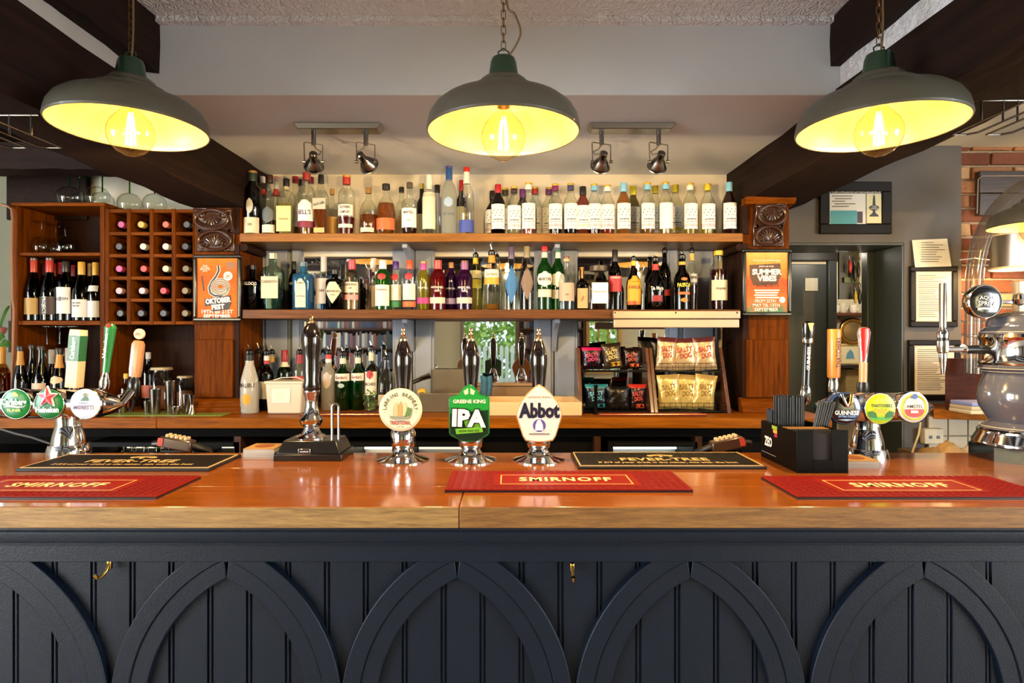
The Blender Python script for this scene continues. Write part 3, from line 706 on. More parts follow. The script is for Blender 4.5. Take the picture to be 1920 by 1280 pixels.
MB().lathe([(.021, 0), (.021, .0006)], (pp(65, 40)[0], Yt-.0005, pp(65, 40)[1]), 24, axis=1).build('roundel', pw, t)
lettering('FT. LIVE\nOOMPAH\nBAND!', (pp(65, 40)[0], Yt-.0014, pp(65, 40)[1]), pd, t, width=.030, height=.024, bold=.01, rot=-.15)
poly_print([(21, 83), (70, 76), (71, 90), (22, 97)][::-1], pd, t, dy=.001); poly_print([(34, 95), (72, 90), (66, 103), (36, 107)][::-1], pd, t, dy=.001)
lettering('OKTOBER', (pp(47, 86)[0], Yt-.0022, pp(47, 86)[1]), pw, t, width=.118, height=.026, bold=.05, rot=.1)
lettering('FEST', (pp(47, 98)[0], Yt-.0022, pp(47, 98)[1]), pw, t, width=.06, height=.024, bold=.05, rot=.08)
lettering('19TH till 21ST', (pp(45, 107)[0], Yt, pp(45, 107)[1]), pw, t, width=.145, height=.018, bold=.02)
lettering('SEPTEMBER', (pp(45, 115)[0], Yt, pp(45, 115)[1]), pw, t, width=.128, height=.015, bold=.03)
lettering('THE\nLITTLE\nBROWN\nJUG', (pp(22, 26)[0], Yt, pp(22, 26)[1]), pw, t, width=.045, height=.032, bold=.01)
poly_print([(60, 14), (80, 14), (80, 22), (66, 30)][::-1], paint('8A5A32', .5), t)
t, x0, x1, z0, z1 = framed('event_poster', (1393, 466, 1485, 592), Yp, .017, FR, 'sunset coloured framed summer poster on the oak column by the doorway', 'poster', grad_mat(('4E7A5A', 'D86A2A', 'C8502A', 'D98A3A', 'D9A85A'), 'sunset_print'))
poly_print([(13, 30), (70, 27), (71, 50), (64, 66), (20, 68), (14, 52)][::-1], paint('5A3A20', .6), t)
lettering('THE LITTLE BROWN JUG', (pp(45, 22)[0], Yt, pp(45, 22)[1]), pw, t, width=.125, height=.008, bold=.01)
lettering('JOIN US FOR', (pp(44, 33)[0], Yt-.001, pp(44, 33)[1]), pw, t, width=.07, height=.008, bold=.02)
lettering('SUMMER', (pp(45, 43)[0], Yt-.001, pp(45, 43)[1]), pw, t, width=.138, height=.028, bold=.05)
lettering('VIBES', (pp(45, 55)[0], Yt-.001, pp(45, 55)[1]), pw, t, width=.09, height=.027, bold=.05)
lettering('SUNDAYS', (pp(46, 67)[0], Yt-.001, pp(46, 67)[1]), paint('3A2414', .5), t, width=.105, height=.019, bold=.01)
ln = MB()
for k in range(4): a, b = pp(22+(k % 2)*2, 76+k*4.5), pp(68-(k % 3)*2, 78.5+k*4.5); ln.box(a[0], b[0], Yt-.0006, Yt-.0001, b[1], a[1])
o = ln.build('small_print', pw, t, smooth=False); o['kind'] = 'stuff'
lettering('FROM 25TH', (pp(42, 97)[0], Yt, pp(42, 97)[1]), pw, t, width=.095, height=.015, bold=.01)
lettering("MAY TIL 13TH", (pp(44, 105)[0], Yt, pp(44, 105)[1]), pw, t, width=.125, height=.015, bold=.01)
lettering('SEPTEMBER', (pp(44, 113)[0], Yt, pp(44, 113)[1]), pw, t, width=.11, height=.015, bold=.01)
MB().lathe([(.014, 0), (.014, .0006)], (pp(75, 95)[0]-.004, Yt-.0005, pp(75, 95)[1]), 20, axis=1).build('roundel', pw, t)
# ---- wine cabinet and bottle rack
YF = 2.85
cab = thing('wine_cabinet', 'open oak wine cabinet with three shelves beside the bottle rack', 'cabinet', (wx(105, YF), YF, CTOP))
cz1 = wz(386, YF)
MB().box(wx(20, YF), wx(33, YF), YF, YW-.002, CTOP, cz1).build('side', WARMWOOD, cab, bevel=.003)
MB().box(wx(187, YF), wx(196, YF), YF, YW-.002, CTOP, cz1).build('side', WARMWOOD, cab, bevel=.003)
MB().box(wx(20, YF), wx(196, YF), YF, YW-.002, cz1, wz(380, YF)+.002).build('top', WARMWOOD_X, cab, bevel=.003)
MB().box(wx(33, YF)+.001, wx(187, YF)-.001, YW-.02, YW-.003, CTOP, cz1).build('back', DARKWOOD, cab, smooth=False)
SH1, SH2 = wz(473, YF), wz(601, YF)
for a, b in ((473, 479), (601, 609)): MB().box(wx(33, YF)+.001, wx(187, YF)-.001, YF+.004, YW-.021, wz(b, YF), wz(a, YF)).build('shelf', WARMWOOD_X, cab, bevel=.002)
rack = thing('bottle_rack', 'oak lattice rack with twenty square wine bottle holes', 'wine rack', (wx(281, YF), YF, wz(609, YF)))
vx = [200.5, 241, 283.5, 325, 367]; hy = [395, 437.5, 479, 521, 562.5, 605]
rz0, rz1 = wz(609, YF), wz(391, YF)
for p in vx[:4]: MB().box(wx(p-3.6, YF), wx(p+3.6, YF), YF, YW-.03, rz0, rz1).build('upright', WARMWOOD, rack, bevel=.002)
MB().box(wx(361, YF), wx(364, YF)-.001, YF, YW-.03, rz0, rz1).build('upright', WARMWOOD, rack, bevel=.002)
for p in hy: MB().box(wx(196, YF)+.001, wx(364, YF)-.002, YF+.003, YW-.03, wz(p+3.2, YF), wz(p-3.2, YF)).build('divider', WARMWOOD_X, rack, bevel=.002)
MB().box(wx(196, YF)+.001, wx(364, YF)-.002, YW-.029, YW-.004, CTOP, rz1).build('back', DARKWOOD, rack, smooth=False)
capc = [('B0447A', 'C9A84A', 'B8604A', '4A4A4C'), ('3A3128', 'C9C2B4', 'D2CCBE', '37343A'), ('BC3E78', 'C23A2E', 'C9BFA4', '7A6A48'), ('C09AA0', 'BFA6AA', 'B0303A', '8A7448'), ('3A3228', '3F3630', '3C332E', '7E6C3A')]
cpx = [(229, 264, 311, 352), (220, 268, 313, 347), (223, 272, 313, 348), (220, 266, 306, 340), (225, 264, 306, 340)]
cpy = [420, 460.5, 503, 544, 586]
cname = {'B0447A': 'magenta', 'C9A84A': 'yellow', 'B8604A': 'copper', '4A4A4C': 'grey', '3A3128': 'dark brown', 'C9C2B4': 'white', 'D2CCBE': 'off white', '37343A': 'charcoal', 'BC3E78': 'bright pink', 'C23A2E': 'scarlet', 'C9BFA4': 'cream', '7A6A48': 'tan', 'C09AA0': 'dusty pink', 'BFA6AA': 'pale pink', 'B0303A': 'crimson', '8A7448': 'olive tan', '3A3228': 'dark brown', '3F3630': 'dark brown', '3C332E': 'dark brown', '7E6C3A': 'olive green'}
rown = ('top', 'second', 'middle', 'fourth', 'bottom'); coln = ('first', 'second', 'third', 'fourth')
gwine = glass('141A0C')
for r in range(5):
    for c in range(4):
        ys = 2.866; x, z = wx(cpx[r][c], ys), wz(cpy[r]+3, ys)
        xl, xr = wx(vx[c]+3.6, YF)+.037, wx(vx[c+1]-3.6 if c < 3 else 361, YF)-.037
        x = min(max(x, xl-.0), xr) if xr > xl else (xl+xr)/2
        zb = wz(hy[r+1]-3.2, YF)+.0375
        c0 = (x, 3.0275, zb)
        t = thing('wine_bottle', 'wine bottle with %s cap in the %s hole of the rack %s row' % (cname[capc[r][c]], coln[c], rown[r]), 'wine bottle', (x, 2.9, zb-.037), 'wine bottles lying in the rack')
        MB().lathe([(.03, 0), (.036, .01), (.036, .08), (.022, .115), (.0145, .135), (.0145, .15)], c0, 16, axis=1).build('bottle_glass', gwine, t)
        MB().lathe([(.0155, .125), (.0155, .160), (.0145, .1615), (.011, .1615), (.0105, .1605)], c0, 16, axis=1).build('capsule', paint(capc[r][c], .45), t)
# ================================================================== lamps
SHADE = paint('454136', .45, coat=.2, vary=.2, bscale=40, name='dark_green_enamel'); ENAMEL = paint('EFDDA6', .35, name='cream_enamel')
LAMP_W, LAMP_C = 44, (1.0, .68, .30)
def chain_links(t, x, y, z0, z1, mat, w=.006, L=.026, r=.0013):
    z = z0; k = 0; proto = [None, None]
    while z < z1:
        pts = []
        for i in range(16):
            a = 2*math.pi*i/16; u = w*math.cos(a); v = (L/2-w)*(1 if math.sin(a) > 0 else -1)+w*math.sin(a)
            pts.append((x+(u if k % 2 == 0 else u*.25), y+(0 if k % 2 == 0 else u), z+L/2+v))
        if proto[k % 2] is None:
            o = MB().tube(pts, r, 6, closed=True).build('chain_link', mat, t); proto[k % 2] = (o, z)
        else:
            o = proto[k % 2][0].copy(); COL.objects.link(o); o.location = (0, 0, z-proto[k % 2][1])
        z += L-2*r*2.2; k += 1
def pendant(x, y, zr, label, cable=False, R=.2):
    k = R/.2; t = thing('pendant_lamp', label, 'pendant lamp', (x, y, zr), 'green enamel pendant lamps over the bar')
    out = [(.2, 0), (.202, .004), (.200, .018), (.195, .038), (.183, .058), (.162, .075), (.135, .087), (.110, .094), (.100, .096), (.099, .101), (.094, .110), (.080, .118), (.068, .121), (.065, .124), (.062, .134), (.052, .142), (.041, .145), (.036, .146)]
    inn = [(.030, .138), (.056, .128), (.064, .115), (.090, .104), (.097, .091), (.132, .081), (.158, .070), (.178, .054), (.190, .036), (.196, .016), (.197, .0)]
    def ring(prof, nm, mat):
        m = MB(); n = 48; vs = []
        for r, h in prof:
            for i in range(n): a = 2*math.pi*i/n; vs.append((x+r*k*math.cos(a), y+r*k*math.sin(a), zr+h*k))
        fs = [(j*n+i, j*n+(i+1) % n, (j+1)*n+(i+1) % n, (j+1)*n+i) for j in range(len(prof)-1) for i in range(n)]
        return m.add(vs, fs).build(nm, mat, t, ang=30)
    ring(out, 'shade', SHADE); ring(inn, 'shade_lining', ENAMEL); ring([(.197, 0), (.1985, -.002), (.2, 0)], 'rim', SHADE)
    MB().lathe([(.040*k, .140*k), (.039*k, .152*k), (.034*k, .186*k), (.030*k, .196*k), (.012*k, .200*k)], (x, y, zr), 28).build('gallery', paint('12301F', .35, coat=.3), t)
    MB().tube([(x-.012, y, zr+.2*k), (x-.014, y, zr+.214*k), (x, y, zr+.224*k), (x+.014, y, zr+.214*k), (x+.012, y, zr+.2*k)], .0022, 8).build('hanging_loop', paint('12301F', .35), t)
    chain_links(t, x, y, zr+.218*k, 2.567, paint('7A5A34', .3, .9))
    cord = [(x+.01, y, zr+.2*k), (x+.03, y-.01, zr+.222*k), (x+.045, y-.012, zr+.26*k), (x+.03, y-.006, zr+.31*k), (x+.008, y, zr+.35*k), (x+.003, y, 2.567)] if cable else [(x+.004, y-.003, zr+.2*k), (x+.009, y-.004, zr+.30*k), (x+.004, y, 2.567)]
    cv = []
    for i in range(len(cord)-1):
        for q in range(6):
            u = q/6; p0, p1, p2, p3 = [Vector(cord[max(0, min(len(cord)-1, i+d))]) for d in (-1, 0, 1, 2)]
            cv.append(.5*((2*p1)+(p2-p0)*u+(2*p0-5*p1+4*p2-p3)*u*u+(3*p1-p0-3*p2+p3)*u**3))
    cv.append(Vector(cord[-1])); MB().tube(cv, .0028, 8).build('flex', paint('6B5030', .5), t)
    bc_ = zr-.012
    bl = MB().lathe([(.012, -.0595), (.034, -.049), (.050, -.032), (.0585, -.010), (.0585, .012), (.050, .034), (.034, .052), (.022, .066), (.0165, .082)], (x, y, bc_), 28).build('bulb', glass('FFF3D4', gloss=.03), t)
    MB().lathe([(.0165, .08), (.0175, .085), (.0175, .12)], (x, y, bc_), 16).build('lamp_holder', BRASS, t)
    fil = MB()
    for i in range(6):
        a = 2*math.pi*i/6; fil.tube([(x+.006*math.cos(a), y+.006*math.sin(a), bc_+.045), (x+.013*math.cos(a), y+.013*math.sin(a), bc_-.03)], .0016, 6)
    f = fil.build('filament', glow('FFC766', 420), bl); f['kind'] = 'stuff'
    MB().lathe([(.004, -.01), (.004, .07)], (x, y, bc_), 8).build('filament_stem', glass('FFF4D8'), bl)
    d = bpy.data.lights.new('lamp_light', 'SPOT'); d.energy = LAMP_W*(k*k if k > .9 else .3); d.color = LAMP_C; d.shadow_soft_size = .018; d.spot_size = math.radians(170); d.spot_blend = .03
    o = bpy.data.objects.new('lamp_light', d); COL.objects.link(o); o.location = (x, y, zr-.078); o.rotation_euler = (math.radians(28), 0, 0)
    d = bpy.data.lights.new('lamp_glow', 'POINT'); d.energy = .30*k*k; d.color = (1.0, .58, .30); d.shadow_soft_size = .02
    o = bpy.data.objects.new('lamp_glow', d); COL.objects.link(o); o.location = (x, y, bc_)
    return t
pendant(-.0155, 1.59, 2.009, 'dark green enamel pendant lamp with a looping flex, middle of the three', True)
pendant(-1.03, 1.64, 2.036, 'dark green enamel pendant lamp on a chain above the black mat and red star tap', R=.193)
pendant(.974, 1.589, 2.020, 'dark green enamel pendant lamp on a chain hanging before the framed certificate')
pendant(wx(1945, 2.5), 2.5, wz(424, 2.5), 'small dark green pendant lamp by the bricks, half out of view', R=.17)
# ---- twin spotlights on the soffit
def spot_bar(pa, pb, heads, label):
    Ys = 2.40; x0, x1 = wx(pa, Ys), wx(pb, Ys); t = thing('spotlight_bar', label, 'spotlight', ((x0+x1)/2, Ys, 2.31))
    BS = paint('8D8A84', .3, 1., name='brushed_nickel')
    MB().hexa([(x0+.012, Ys-.035, 2.288), (x1-.012, Ys-.035, 2.288), (x1-.012, Ys+.035, 2.288), (x0+.012, Ys+.035, 2.288)], [(x0, Ys-.045, 2.309), (x1, Ys-.045, 2.309), (x1, Ys+.045, 2.309), (x0, Ys+.045, 2.309)]).build('mounting_plate', BS, t, bevel=.002)
    for (ph, tilt, flip) in heads:
        x = wx(ph, Ys); h = thing_part('spot_head', t, (x, Ys, 2.288))
        MB().lathe([(.009, -.055), (.009, 0)], (x, Ys, 2.288), 14).build('stem', BS, h)
        dx = .036; zc = 2.168
        MB().tube([(x-dx, Ys, zc), (x-dx-.002, Ys, zc+.075), (x-dx, Ys, zc+.078), (x+dx, Ys, zc+.066), (x+dx, Ys, zc)], .0026, 6).build('yoke', BS, h)
        M = Matrix.Rotation(tilt, 3, 'Y') @ Matrix.Rotation(math.radians(60), 3, 'X')
        MB().lathe([(.010, .050), (.015, .046), (.015, .018), (.023, .006), (.034, -.016), (.037, -.024), (.037, -.028)], (x, Ys, zc), 20, tilt=M).build('spot_body', paint('7E7A74', .22, 1.), h)
        MB().lathe([(.031, -.030), (.034, -.0285)], (x, Ys, zc), 20, tilt=M).build('lens', paint('C8CCCC', .15), h)
        ring = [tuple(M @ Vector((.0375*math.cos(a*math.pi/12), .0375*math.sin(a*math.pi/12), -.028))+Vector((x, Ys, zc))) for a in range(24)]
        MB().tube(ring, .0028, 6, closed=True).build('bezel', BS, h)
        for s in (-1, 1): MB().lathe([(.006, -.006), (.006, .006)], (x+s*(dx+.001), Ys, zc), 10, axis=0).build('pivot_knob', BS, h)
        MB().tube([(x, Ys, 2.235), (x-.012*flip, Ys-.004, 2.218), (x-.034*flip, Ys-.012, 2.205), (x-.03*flip, Ys-.02, 2.19), tuple(M @ Vector((0, 0, .048))+Vector((x, Ys, zc)))], .0028, 6).build('lead', paint('5A5248', .4), h)
def thing_part(name, parent, loc):
    o = bpy.data.objects.new(name, None); COL.objects.link(o); o.parent = parent; o.location = Vector(loc)-parent_world(parent); o.empty_display_size = .01
    return o
spot_bar(557, 717, ((588, .5, -1), (686, -.7, 1)), 'brushed twin spotlight bar on the soffit above the whisky bottles')
spot_bar(1103, 1261, ((1128, .15, 1), (1235, .1, 1)), 'brushed twin spotlight bar on the soffit above the syrup bottles')
# ---- wire glass racks under the beams
def wire_rack(xs, y0, y1, z, zt, label):
    t = thing('glass_rack', label, 'glass rack', (sum(xs)/len(xs), (y0+y1)/2, z))
    ST = paint('9A968F', .25, 1.)
    for i in range(0, len(xs), 2):
        a, b = xs[i], xs[i+1]
        MB().tube([(a, y0, z), (a, y1-.03, z), (a+(b-a)*.15, y1, z+.004), (b-(b-a)*.15, y1, z+.004), (b, y1-.03, z), (b, y0, z)], .003, 8).build('wire_runner', ST, t)
    for yy in (y0+(y1-y0)*.55, y1-.12):
        MB().tube([(xs[0]-.02, yy, zt-.002), (xs[-1]+.02, yy, zt-.002)], .003, 8).build('cross_wire', ST, t)
        for x in xs: MB().tube([(x, yy, z), (x, yy, zt)], .003, 8).build('hanger', ST, t)
wire_rack([-1.46, -1.40, -1.36, -1.30], 1.0, 1.76, 2.02, 2.077, 'chrome wire glass rack hung beneath the beam above the wine cabinet')
wire_rack([1.30, 1.36, 1.40, 1.46], .9, 1.78, 2.065, 2.125, 'chrome wire glass rack hung beneath the beam over the doorway')
# ================================================================== taps and pumps on the bar
def disc_badge(t, c, r, face, rim=CHROME, name='lens', glowing=0., depth=.05, ring=True):
    """round illuminated lens facing the viewer, c = centre of the face"""
    h = thing_part(name, t, c)
    MB().lathe([(r*.80, -depth), (r*.98, -depth*.75), (r*1.05, -.012), (r*1.05, -.002), (r*1.0, .001)], c, 36, axis=1).build('housing', rim, h)
    MB().lathe([(r*.985, -.004), (r*.985, .0012), (r*.9, .003), (r*.5, .0045)], c, 36, axis=1).build('face', face, h)
    return h
def on(c, dx, dz, lift=.0075): return (c.x+dx, c.y-lift, c.z+dz)
def t_tower(cx_, Y, zc, xl, xr, label, flatleft=False):
    t = thing('beer_tower', label, 'beer tap', (cx_, Y, BTOP))
    L = xr-xl; R = .046
    prof = [(.012 if not flatleft else R*.8, 0), (R*.55, .03), (R*.85, .07), (R, .12), (R, L*.55), (R*.93, L-.075), (R*.6, L-.03), (R*.22, L-.006), (R*.14, L)]
    MB().lathe(prof, (xl, Y, zc), 32, axis=0).build('cross_bar', CHROME, t)
    MB().lathe([(.048, 0), (.047, .03), (.044, .055), (.036, .085), (.034, zc-BTOP-.065), (.036, zc-BTOP-.035)], (cx_, Y, BTOP), 32).build('pedestal', CHROME, t)
    MB().lathe([(.060, 0), (.060, .006), (.055, .026), (.053, .03)], (cx_, Y, BTOP), 36).build('base', CHROME, t)
    return t
# ---- tower with the red star
Yt_ = 1.93; zc = wz(757, Yt_)
tw = t_tower(wx(128, Yt_), Yt_, zc, wx(-40, Yt_), wx(232, Yt_), 'chrome beer tower with two green lenses, one with a red star, and a white lens')
c = P(30, 757, 1.88); G1 = paint('0F7A34', .25, coat=.5, emit=.15)
WH = paint('F2F0EA', .4); 
h = disc_badge(tw, c, .0465, paint('0C6A2C', .3, coat=.1, emit=.15, spec=.3))
lettering('Carlsberg', on(c, 0, .004), WH, h, width=.078, height=.026, bold=.03); lettering('PILSNER', on(c, 0, -.019), paint('B8D23A', .4), h, width=.042, height=.008, bold=.03)
MB().tube([(c.x-.034, c.y-.006, c.z-.009), (c.x-.012, c.y-.0065, c.z-.006), (c.x+.012, c.y-.0065, c.z-.010), (c.x+.03, c.y-.006, c.z-.008)], [.001, .003, .003, .001], 6).build('swash', WH, h)
crown = MB(); crown.prism([(c.x-.011, c.z+.024), (c.x+.011, c.z+.024), (c.x+.009, c.z+.031), (c.x, c.z+.038), (c.x-.009, c.z+.031)], c.y-.006, c.y-.004); crown.build('crown_emblem', paint('B8D23A', .4), h, smooth=False)
c = P(92, 757, 1.88); h = disc_badge(tw, c, .0465, paint('0A6226', .3, coat=.1, emit=.15, spec=.3))
lettering('Heineken', on(c, 0, -.017), WH, h, width=.072, height=.018, bold=.04)
def star(cx_, cz_, R, r): return [(cx_+(R if k % 2 == 0 else r)*math.sin(math.pi*k/5), cz_+(R if k % 2 == 0 else r)*math.cos(math.pi*k/5)) for k in range(10)]
def star_mesh(cx_, cz_, R, r, y0, y1):
    pts = star(cx_, cz_, R, r); m = MB(); n = 10
    vs = [(x, y0, z) for x, z in pts]+[(x, y1, z) for x, z in pts]+[(cx_, y0-.002, cz_), (cx_, y1, cz_)]
    fs = [((i+1) % n, i, 20) for i in range(n)]+[(i+n, (i+1) % n+n, 21) for i in range(n)]+[(i, (i+1) % n, (i+1) % n+n, i+n) for i in range(n)]
    return m.add(vs, fs)
sx_, sz_ = wx(88, 1.87), wz(744, 1.87)
star_mesh(sx_, sz_, .035, .0155, c.y-.010, c.y-.004).build('star_border', WH, h, smooth=False)
star_mesh(sx_, sz_, .030, .0125, c.y-.014, c.y-.010).build('star', paint('C01E22', .3, coat=.4), h, smooth=False)
c = P(160, 757, 1.88); h = disc_badge(tw, c, .0475, paint('BFC6D0', .35, coat=.1, emit=.15, spec=.3)); 
lettering('MORETTI', on(c, 0, -.010), paint('5A2A5E', .4), h, width=.062, height=.013, bold=.02); lettering('BIRRA', on(c, 0, .003), paint('6A5A8A', .4), h, width=.028, height=.006, bold=.01)
MB().lathe([(.006, 0), (.006, .001)], on(c, .004, .029), 14, axis=1).build('figure_head', paint('6A7A5A', .5), h); MB().prism([(c.x-.012, c.z+.010), (c.x+.014, c.z+.010), (c.x+.012, c.z+.021), (c.x+.003, c.z+.025), (c.x-.006, c.z+.017)], c.y-.006, c.y-.005).build('figure_print', paint('4A6A56', .5), h, smooth=False)
# tap handles behind
def handle(t, px0, py0, px1, py1, Y, name='tap_handle'):
    """frame from bottom point to top point in the picture plane"""
    a, b = P(px0, py0, Y), P(px1, py1, Y); d = (b-a); L = d.length; q = Vector((0, 0, 1)).rotation_difference(d.normalized()); M = Matrix.Translation(a) @ q.to_matrix().to_4x4()
    return thing_part(name, t, a), M, L
def text_on(M, s, parent, z, y, width, height, mat, rot=0, x=0., bold=.03):
    return lettering(s, None, mat, parent, width=width, height=height, bold=bold, rot=rot, fn=lambda u, v: tuple(M @ Vector((x+u, -y, z+v))))
Yh = 1.985
h, M, L = handle(tw, 139, 726, 148, 618, Yh)
MB().lathe([(.026, 0), (.026, L*.46)], n=4, tilt=None).xf(M).build('handle_shaft', wood('C9A878', 'E3C79A', 2), h, ang=20)
MB().lathe([(.0262, L*.46), (.0265, L*.90)], n=4).xf(M).build('handle_sleeve', paint('1D5A30', .3), h, ang=20)
MB().lathe([(.026, L*.90), (.0245, L)], n=4).xf(M).build('handle_cap', paint('DCC4A0', .5), h, ang=20)
text_on(M, 'Carlsberg', h, L*.68, .0192, L*.38, .020, WH, rot=math.pi/2)
MB().lathe([(.010, -.04), (.014, -.01), (.014, 0)]).xf(M).build('tap_body', CHROME, h)
h, M, L = handle(tw, 198, 698, 208, 607, Yh)
MB().lathe([(.0115, 0), (.013, L*.3), (.019, L*.88), (.0205, L*.92), (.012, L)], n=20, sy=.7).xf(M).build('handle_paddle', paint('1E6A36', .3, coat=.4), h)
text_on(M, 'Heineken', h, L*.55, .0135, L*.5, .011, WH, rot=math.pi/2, x=-.003)
star_mesh(0, 0, .011, .005, -.002, 0).xf(M @ Matrix.Translation((0, -.011, L*.955))).build('star', paint('C83026', .35), h, smooth=False)
MB().lathe([(.014, -.055), (.016, -.03), (.010, -.01), (.009, 0)]).xf(M).build('tap_body', CHROME, h)
h, M, L = handle(tw, 253, 706, 263, 614, Yh)
MB().lathe([(.017, 0), (.0195, L*.15), (.0195, L*.66), (.014, L*.73), (.004, L*.74)], n=20, sy=.6, sq=2).xf(M).build('handle_paddle', wood('8A5A38', 'AE7C50', 2), h)
MB().lathe([(.0145, -.006), (.0175, -.003), (.0175, .004), (.015, .006)], (0, 0, 0), 24, axis=1).xf(M @ Matrix.Translation((0, 0, L*.87))).build('handle_badge', paint('D9B98A', .4), h)
text_on(M, 'BIRRA\nMORETTI', h, L*.87, .0075, .022, .009, paint('8A2A1E', .4))
MB().lathe([(.010, -.075), (.018, -.06), (.018, -.015), (.012, -.004), (.012, 0)], n=16).xf(M).build('tap_body', paint('15120F', .25, coat=.4), h)
MB().lathe([(.007, -.115), (.009, -.075)], n=14).xf(M).build('spout', paint('15120F', .25), h)
MB().tube([M @ Vector((0, 0, -.04)), (wx(228, Yt_), Yt_, zc)], .012, 12).build('tap_connector', CHROME, h)
# ---- tower with black, yellow and white lenses
Yr = 1.86; zr_ = wz(763, Yr)
tr_ = t_tower(wx(1626, Yr), Yr, zr_, wx(1528, Yr), wx(1748, Yr), 'chrome beer tower with black, yellow green and white round lenses beside the straw caddy')
c = P(1585, 766, 1.805); h = disc_badge(tr_, c, .0465, paint('0C0C14', .2, coat=.5), rim=paint('35518A', .2, .6))
lettering('GUINNESS', on(c, 0, -.011), WH, h, width=.072, height=.013, bold=.03); lettering('EXTRA COLD', on(c, 0, -.022), paint('7FA8E0', .4, emit=.3), h, width=.050, height=.006, bold=.02)
MB().prism([(c.x-.028, c.z-.032), (c.x, c.z-.036), (c.x+.028, c.z-.032), (c.x, c.z-.030)], c.y-.006, c.y-.005).build('wave_print', paint('8AA6C8', .4), h, smooth=False)
for s in (-1, 1): MB().tube([(c.x+s*.016, c.y-.006, c.z+.044), (c.x+s*.010, c.y-.012, c.z+.022), (c.x+.002, c.y-.010, c.z+.006)], [.006, .007, .003], 10).build('harp_prong', CHROME if s < 0 else GOLD, h)
c = P(1650, 766, 1.805); h = disc_badge(tr_, c, .0455, paint('AEBA1E', .3, coat=.1, emit=.2, spec=.3))
lettering('THATCHERS', on(c, 0, .010), paint('1E3A1A', .4), h, width=.064, height=.010, bold=.03); lettering('Gold', on(c, 0, -.006), paint('D9A82A', .4), h, width=.036, height=.016, bold=.02, shear=.3)
for s in (-1, 1): MB().prism([(c.x+s*.012, c.z-.028), (c.x+s*.036, c.z-.024), (c.x+s*.040, c.z-.010), (c.x+s*.026, c.z-.006), (c.x+s*.014, c.z-.014)][::s], c.y-.0055, c.y-.0045).build('tree_print', paint('2A6A2A', .5), h, smooth=False)
MB().prism([(c.x-.026, c.z-.034), (c.x+.026, c.z-.034), (c.x+.036, c.z-.024), (c.x-.036, c.z-.024)], c.y-.005, c.y-.004).build('grass_print', paint('4A9A2A', .5, emit=.2), h, smooth=False)
c = P(1712, 763, 1.805); h = disc_badge(tr_, c, .0455, paint('C6C4BC', .35, coat=.1, emit=.15, spec=.3))
ringp = [(c.x+.036*math.cos(a*math.pi/16), c.y-.004, c.z+.036*math.sin(a*math.pi/16)) for a in range(32)]
MB().tube(ringp, .0028, 6, closed=True).build('gold_ring', paint('D8C23A', .4), h)
MB().prism([(c.x+.028*math.cos(math.pi+math.pi*k/12), c.z-.006+.024*math.sin(math.pi+math.pi*k/12)) for k in range(13)], c.y-.0065, c.y-.005).build('red_half', paint('D0342A', .4), h, smooth=False)
lettering('AMSTEL', on(c, 0, .003), paint('1E2430', .4), h, width=.050, height=.010, bold=.01); lettering('BIER', on(c, 0, -.013, .0075), WH, h, width=.024, height=.008, bold=.04)
MB().lathe([(.008, 0), (.008, .001)], on(c, 0, .033), 14, axis=1).build('crest', paint('3A5AA8', .4), h)
h, M, L = handle(tr_, 1511, 722, 1516, 602, 1.905)
MB().lathe([(.0115, 0), (.012, L*.2), (.0125, L*.62), (.014, L*.66)], n=18, sy=.8).xf(M).build('handle_shaft', paint('0B0A0A', .25, coat=.4), h)
MB().lathe([(.0155, L*.66), (.0165, L*.68), (.0165, L*.72), (.0155, L*.74)], n=18, sy=.8).xf(M).build('collar', CHROME, h)
MB().lathe([(.0155, L*.74), (.020, L*.88), (.019, L*.97), (.008, L)], n=18, sy=.8).xf(M).build('handle_head', paint('0B0A0A', .2, coat=.5), h)
MB().prism([(-.009, L*.97), (.009, L*.97), (.004, L*.88), (0, L*.84), (-.004, L*.88)][::-1], -.0165, -.014).xf(M).build('harp_emblem', GOLD, h, smooth=False)
text_on(M, 'GUINNESS', h, L*.42, .0105, L*.36, .010, WH, rot=math.pi/2)
MB().lathe([(.009, -.06), (.016, -.045), (.016, -.02), (.011, 0)], n=16).xf(M).build('tap_body', CHROME, h)
h, M, L = handle(tr_, 1563, 708, 1564, 617, 1.91)
MB().lathe([(.0175, 0), (.019, .006), (.0205, L*.96), (.019, L)], n=22).xf(M).build('handle_shaft', wood('9A5A22', 'C98838', 2, 1.2), h)
text_on(M, 'THATCHERS', h, L*.52, .0208, L*.62, .015, paint('4A2408', .5), rot=math.pi/2, x=.004, bold=.02)
MB().lathe([(.014, -.045), (.016, -.02), (.012, 0)], n=16).xf(M).build('tap_body', CHROME, h)
h, M, L = handle(tr_, 1618, 716, 1620, 613, 1.91)
MB().lathe([(.010, 0), (.011, L*.35), (.015, L*.6), (.021, L*.9), (.016, L*.98), (.006, L)], n=20, sy=.7).xf(M).build('handle_paddle', paint('C9C6C2', .2, .8), h)
MB().lathe([(.003, L*.38), (.010, L*.6), (.017, L*.86), (.014, L*.97), (.004, L*.99)], n=20, sy=.4).xf(M @ Matrix.Translation((-.003, -.010, 0))).build('red_face', paint('B01E1E', .25, coat=.5), h)
MB().lathe([(.012, 0), (.0125, L*.36)], n=16).xf(M).build('wood_grip', wood('A5784A', 'C49A6A', 2), h)
MB().lathe([(.014, -.05), (.018, -.02), (.016, 0)], n=16).xf(M).build('tap_body', paint('15120F', .3), h)
